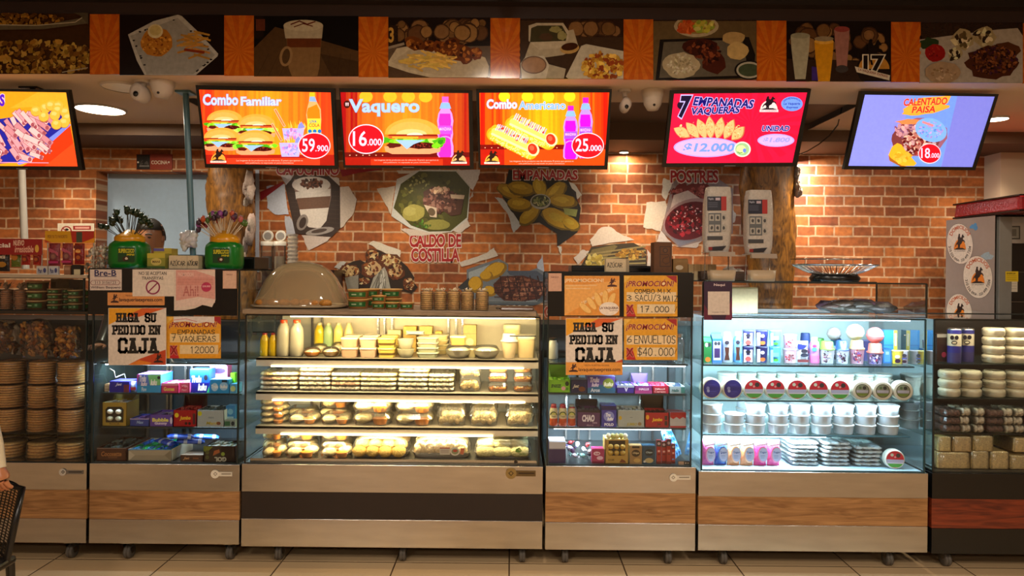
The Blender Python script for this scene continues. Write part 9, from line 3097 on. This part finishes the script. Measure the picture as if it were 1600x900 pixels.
for i, p in enumerate((1136, 1166.5, 1197, 1227.5, 1258, 1288.5, 1319, 1349.5, 1378)):
 TT.put((X(p, d2 + .1, YS + .2), YS + .2, d2), 'tall pale tub behind the standing cheese wheels, %s in its row' % ORD[i])
# stacked dessert tubs on the third dairy shelf
DT = Many(P_tub('', body_='#c4ced4', lid='#b0c0c8', r=.052, h=.051, name='dessert_tub', bm='gloss', lm='frost'), 'white stacked tubs on the third dairy shelf')
for i, p in enumerate((1112, 1147, 1180, 1215, 1249, 1283, 1317, 1352, 1387)):
 for k in range(2 if i == 1 else 3):
  DT.put((X(p + R.uniform(-.8, .8), d3 + .06, YS + .036), YS + .036, d3 + .0515 * k), 'white tub, %s in the %s stack of the third dairy shelf' % (('bottom', 'middle', 'top')[k], ORD[i]))
for i, p in enumerate((1165, 1232, 1300, 1350, 1383)):
 for k in range(3):
  DT.put((X(p, d3 + .06, YS + .19), YS + .19, d3 + .0515 * k), 'white tub in the back row, %s of the %s stack of the third dairy shelf' % (('bottom', 'middle', 'top')[k], ORD[i]))
# bottom of the dairy case
for i, (p0, p1, c, c2) in enumerate(((1100, 1119, '#c85c98', '#d890b8'), (1119.5, 1138.5, '#2c4c94', '#5c84c0'), (1139.5, 1159, '#e09868', '#f0c0a0'), (1160, 1180, '#e09c70', '#f0c4a4'), (1181, 1201, '#d83c80', '#e884b0'), (1202, 1222, '#dc4c88', '#e890b4'))):
 ym = .9
 pouch('%s yogurt bag with a pale oval, %s' % (('pink', 'dark blue', 'peach', 'peach', 'magenta', 'magenta')[i], ('at the case side', 'second from the case side', 'next to the dark blue bag', 'next to the magenta bags', 'next to the peach bags', 'next to the flat cheese packs')[i]), p0, p1, 687.5, 728, D + .085, c,
   [('p', [(0, .12), (1, .02), (1, .10), (0, .2)], '#e8e8f0'), ('e', .55, .58, .46, .40, c2), ('e', .6, .58, .40, .33, '#b4c0e0'), ('t', 'Yogur', .3, .42, .9, .54, '#34508c', .03, .1), ('r', .35, .62, .75, .66, '#7c94c0'), ('r', .38, .72, .7, .75, '#7c94c0')], group='yogurt bags on the floor of the dairy case', zb=sd, name='yogurt_bag', cat='yogurt bag', dep=.05)
CP = Many(P_pack('', c='#dcecf4', n=3, rows=2, w_=.15, d=.2, h=.021, name='cheese_pack', cat='cheese pack'), 'flat film wrapped cheese packs')
for i, p in enumerate((1247, 1296, 1344)):
 for k in range(6 - (i == 2)):
  CP.put((X(p + R.uniform(-2, 2), sd + .04, D + .19), D + .19, sd + .0005 + .0215 * k), 'flat film wrapped cheese pack, %s layer of the %s stack' % (ORD[k], ('first', 'second', 'third')[i]), rz=R.uniform(-.06, .06))
CRd.put((X(1395.5, sd + .05, D + .07), D + .07, sd), 'single red labelled cheese wheel on the floor of the dairy case', rz=-.1, sc=(.92, .92, .92), group='single cheese wheel on the floor')
# ---------------------------------------------------------------- dim case on the far side
e1, e2, e3 = zc6
se = ZB6 + .0065
def P_disc():
 t = local('white_cheese', '', 'cheese')
 b = MB()
 r, h = .054, .0462
 b.lathe([(r * .8, .0005), (r * .95, h * .14), (r, h * .45), (r * .97, h * .8), (r * .84, h)], n=28, m='gloss', c='#d8ccac')
 b.build('cheese_body', t)
 b = MB()
 b.lathe([(r * 1.02, h * .2), (r * 1.03, h * .8)], n=24, m='film', cap=False, fl=.01)
 b.build('plastic_wrap', t)
 return t
WC = Many(P_disc(), 'round white cheeses in the dim case')
Ye = YS + .07
for k in range(4):
 for i, p in enumerate((1521, 1552, 1586, 1620)):
  if i == 0:
   continue
  WC.put((X(p, e1 + .1, Ye), Ye, e1 + .0475 * k), 'round white cheese on the top shelf of the dim case, layer %s, %s stack' % (ORD[k], ORD[i - 1]))
for k in range(3):
 for i, p in enumerate((1483, 1516, 1553, 1587, 1621)):
  WC.put((X(p, e2 + .08, Ye), Ye, e2 + .0475 * k), 'round white cheese on the second shelf of the dim case, layer %s, %s stack' % (ORD[k], ORD[i]))
for i, (p, c) in enumerate(((1491, '#24246c'), (1511, '#2c2c6c'))):
 Y = Ye - .01 + .05 * i
 x = X(p, e1 + .1, Y)
 r = 9.5 * Y / F
 t = thing('milk_can', 'blue and cream milk can in the dim case, %s' % ('nearest to the dairy case', 'next to the round white cheeses')[i], 'can', (x, Y, e1), 'blue and cream milk cans')
 b = MB()
 H = hz(514, p, Y) - e1
 b.lathe([(r, 0), (r, H * .3), (r, H * .5), (r, H * .86), (r, H)], (x, Y, e1), 24, 'gloss', ['#34305c', c, '#b0a890', c])
 a = Art(b, (0, Y - r, 0), m='gloss', lift=.0006)
 y = proj((x, Y - r, e1 + H * .7))[1]
 a.ell(p - 3.4, y - 3, 3.2, 3.4, '#17131c')
 a.ell(p + 3.8, y - 3, 3.2, 3.4, '#17131c')
 a.ell(p, y + 5, 4.8, 2.8, '#17131c')
 a.ell(p, y + 5, 3.2, 1.4, '#b0a890')
 b.build('can_body', t)
 b = MB()
 b.lathe([(r * 1.02, H - .004), (r * 1.02, H + .004), (r * .9, H + .004)], (x, Y, e1), 24, 'steel')
 b.build('rim', t)
carton('dark brown bottle box behind the blue milk can in the dim case', 1464, 1482, 522, e1, Ye + .02, .06, '#2c1a14', [('e', .6, .75, .2, .1, '#8c2c3c'), ('r', 0, 0, 1, .12, '#8c8478')], cat='box', name='dairy_box')
BR = Many(P_pack('', c='#5c3424', n=3, rows=2, w_=.09, d=.14, h=.04, name='dark_sweet_pack', cat='sweet pack'), 'dark brown sweet packs in the dim case')
WH = Many(P_pack('', c='#d0c4ac', n=2, rows=2, w_=.053, d=.12, h=.043, name='white_bun_pack', cat='bun pack'), 'white bun packs in the dim case')
for k in range(3):
 for i, p in enumerate((1477, 1543, 1602)):
  BR.put((X(p, e3 + .06, Ye), Ye, e3 + .041 * k), 'dark brown sweet pack, layer %s of the %s stack in the dim case' % (ORD[k], ORD[i]))
 for i, p in enumerate((1498, 1520.5, 1564.5, 1581)):
  WH.put((X(p, e3 + .06, Ye - .01), Ye - .01, e3 + .044 * k), 'white bun pack, layer %s of the %s stack in the dim case' % (ORD[k], ORD[i]), rz=R.uniform(-.15, .15))
def block(label, p0, p1, q0, q1, Y, zb):
 x0, x1 = X(p0, zb, Y), X(p1, zb, Y)
 zt = zb + (q1 - q0) * Y / F
 t = thing('cheese_block', label, 'cheese block', ((x0 + x1) / 2, Y + .08, zb), 'large cheese blocks in the dim case')
 b = MB()
 b.box(x0, x1, Y, Y + .16, zb, zt, 'food', jit('#c0a468', .1), top=(.97, .97))
 b.build('cheese_body', t, bevel=.006)
 b = MB()
 b.lathe([((x1 - x0) * .51, zb + .004), ((x1 - x0) * .512, zt - .004), ((x1 - x0) * .46, zt + .002)], ((x0 + x1) / 2, Y + .08, 0), 40, 'film', sy=.17 / (x1 - x0), p=8, cap=False)
 b.build('film_wrap', t)
hb = 26 * (D + .06) / F
block('large cheese block on the dim case floor, nearest to the dairy case', 1465, 1516, 708, 733, D + .06, se)
block('large cheese block on the dim case floor, second from the dairy case', 1518, 1546, 706, 733, D + .06, se)
block('large cheese block on the dim case floor, third from the dairy case', 1548, 1577, 706, 733, D + .06, se)
block('large cheese block on the dim case floor, last one in view', 1579, 1612, 712, 733, D + .06, se)
block('upper cheese block lying on the lower ones, nearest to the dairy case', 1466, 1487, 683, 706, D + .07, se + hb)
block('upper cheese block lying on the lower ones, second in the row', 1489, 1519, 683, 706, D + .07, se + hb)
block('upper cheese block lying on the lower ones, third in the row', 1521, 1553, 682, 706, D + .07, se + hb + .002)
block('upper cheese block lying on the lower ones, last one in view', 1584, 1612, 684, 706, D + .07, se + hb)
# ---------------------------------------------------------------- chair and guest at the near edge of the room
def chair():
 Y = 2.5
 x1 = X(21, .9, Y)
 t = thing('mesh_chair', 'black chair with a perforated curved back in front of the far left case', 'chair', (x1 - .2, Y, 0))
 zt, zb2 = hz(762, 12, Y), hz(900, 12, Y)
 b = MB()
 n, m_ = 22, 26
 zlo = .48
 def P(u, v):
  x = x1 - .44 + .44 * u - .02 * (1 - v)
  return Vector((x, Y + .07 * (1 - (2 * u - 1) ** 2) + .05 * v, zlo + (zt - zlo) * v - .02 * abs(2 * u - 1) ** 6))
 for i in range(n):
  for j in range(m_):
   u0, u1, v0, v1 = i / n, (i + 1) / n, j / m_, (j + 1) / m_
   o_ = [P(u0, v0), P(u1, v0), P(u1, v1), P(u0, v1)]
   c = sum(o_, Vector()) / 4
   k = .62 if 0 < i < n - 1 and 0 < j < m_ - 1 else 0
   if k == 0:
    b.face(o_, 'black')
    continue
   q = [c + (p - c) * k for p in o_]
   for a_ in range(4):
    d_ = (a_ + 1) % 4
    b.face([o_[a_], o_[d_], q[d_], q[a_]], 'black')
 b.build('backrest', t)
 b = MB()
 b.tube([P(0, 0), P(0, 1), P(.5, 1.0), P(1, 1), P(1, .5), P(1, 0)], .011, 'black', n=8)
 b.build('back_frame', t)
 b = MB()
 b.box(x1 - .45, x1 - .01, Y - .40, Y + .04, .44, .47, 'black')
 b.build('seat', t, bevel=.01)
 for sx, sy in ((-.43, -.37), (-.03, -.37), (-.43, .03), (-.03, .03)):
  b = MB()
  b.tube([(x1 + sx, Y + sy, .45), (x1 + sx * 1.02 + (.02 if sx > -.1 else 0), Y + sy * 1.1, 0.001)], [.015, .011], 'black', n=8)
  b.build('leg', t)
chair()
def guest():
 """a seated guest of whom only a sleeve edge and a hand enter the frame"""
 Y = 2.42
 hx, hzz = X(-.5, .7, Y), hz(734, 1, Y)
 cx = hx - .26
 t = thing('person', 'seated guest in a cream top, only the sleeve and hand at the frame edge', 'person', (cx, Y, 0))
 b = MB()
 n = 22
 base = .56
 P = [(.17, .13, base), (.175, .13, base + .1), (.16, .115, base + .25), (.185, .12, base + .42), (.19, .11, base + .52), (.14, .08, base + .58), (.06, .06, base + .61), (.055, .058, base + .66), (.066, .08, base + .70), (.075, .095, base + .78), (.07, .09, base + .85), (.04, .05, base + .89), (.004, .005, base + .90)]
 rows = [[(cx + rx * math.cos(2 * math.pi * k / n), Y - .1 + ry * math.sin(2 * math.pi * k / n) - (.02 if z > base + .7 and k == 16 else 0), z) for k in range(n)] for rx, ry, z in P]
 b.grid(rows, 'gloss', ['#c8bca0'] * 6 + ['#9c6848'] * 6)
 for s in (-1, 1):
  sh = Vector((cx + s * .18, Y - .1, base + .5))
  el = Vector((cx + s * .25, Y - .06, base + .28)) if s < 0 else Vector((hx - .085, Y + .02, hzz + .20))
  wr = Vector((hx - .012, Y, hzz)) if s > 0 else Vector((cx - .22, Y - .25, base + .22))
  b.tube([sh, el], [.055, .045], 'gloss', '#c8bca0', 12)
  b.tube([el, el + (wr - el) * .6, wr], [.045, .04, .03], 'gloss', '#c8bca0', 12)
  hd = (wr - el).normalized()
  pc = wr + hd * .022
  b.tube([wr, wr + hd * .03, pc + hd * .02], [.026, .033, .028], 'gloss', '#a86c48', 10)
  for f in range(4):
   o_ = pc + Vector((-.024 + .016 * f, -.004, 0)) + hd * .02
   L = (.018, .021, .020, .016)[f]
   b.tube([o_, o_ + hd * L + Vector((0, .006, 0)), o_ + hd * L * 1.7 + Vector((0, .02, 0))], [.0095, .009, .0065], 'gloss', '#a86c48', 7)
  b.tube([wr + hd * .02 + Vector((-.026, 0, 0)), wr + hd * .04 + Vector((-.042, -.01, 0)), wr + hd * .055 + Vector((-.044, -.008, 0))], [.011, .010, .007], 'gloss', '#a86c48', 7)
 for s in (-1, 1):
  b.tube([(cx + s * .09, Y - .1, base + .04), (cx + s * .10, Y - .5, base + .06), (cx + s * .10, Y - .52, .06)], [.085, .065, .04], 'gloss', '#2c3040', 12)
  b.ball((cx + s * .10, Y - .58, .045), (.045, .12, .044), 'gloss', '#20180f', 12, 7)
 b.build('body', t)
 b = MB()
 rows = [[(cx + rx * math.cos(2 * math.pi * k / n), Y - .09 + ry * math.sin(2 * math.pi * k / n), z) for k in range(n)] for rx, ry, z in ((.07, .085, base + .80), (.08, .098, base + .84), (.066, .085, base + .89), (.03, .04, base + .915))]
 b.grid(rows, 'hair', '#ffffff')
 b.face(rows[-1], 'hair')
 b.build('hair', t)
guest()
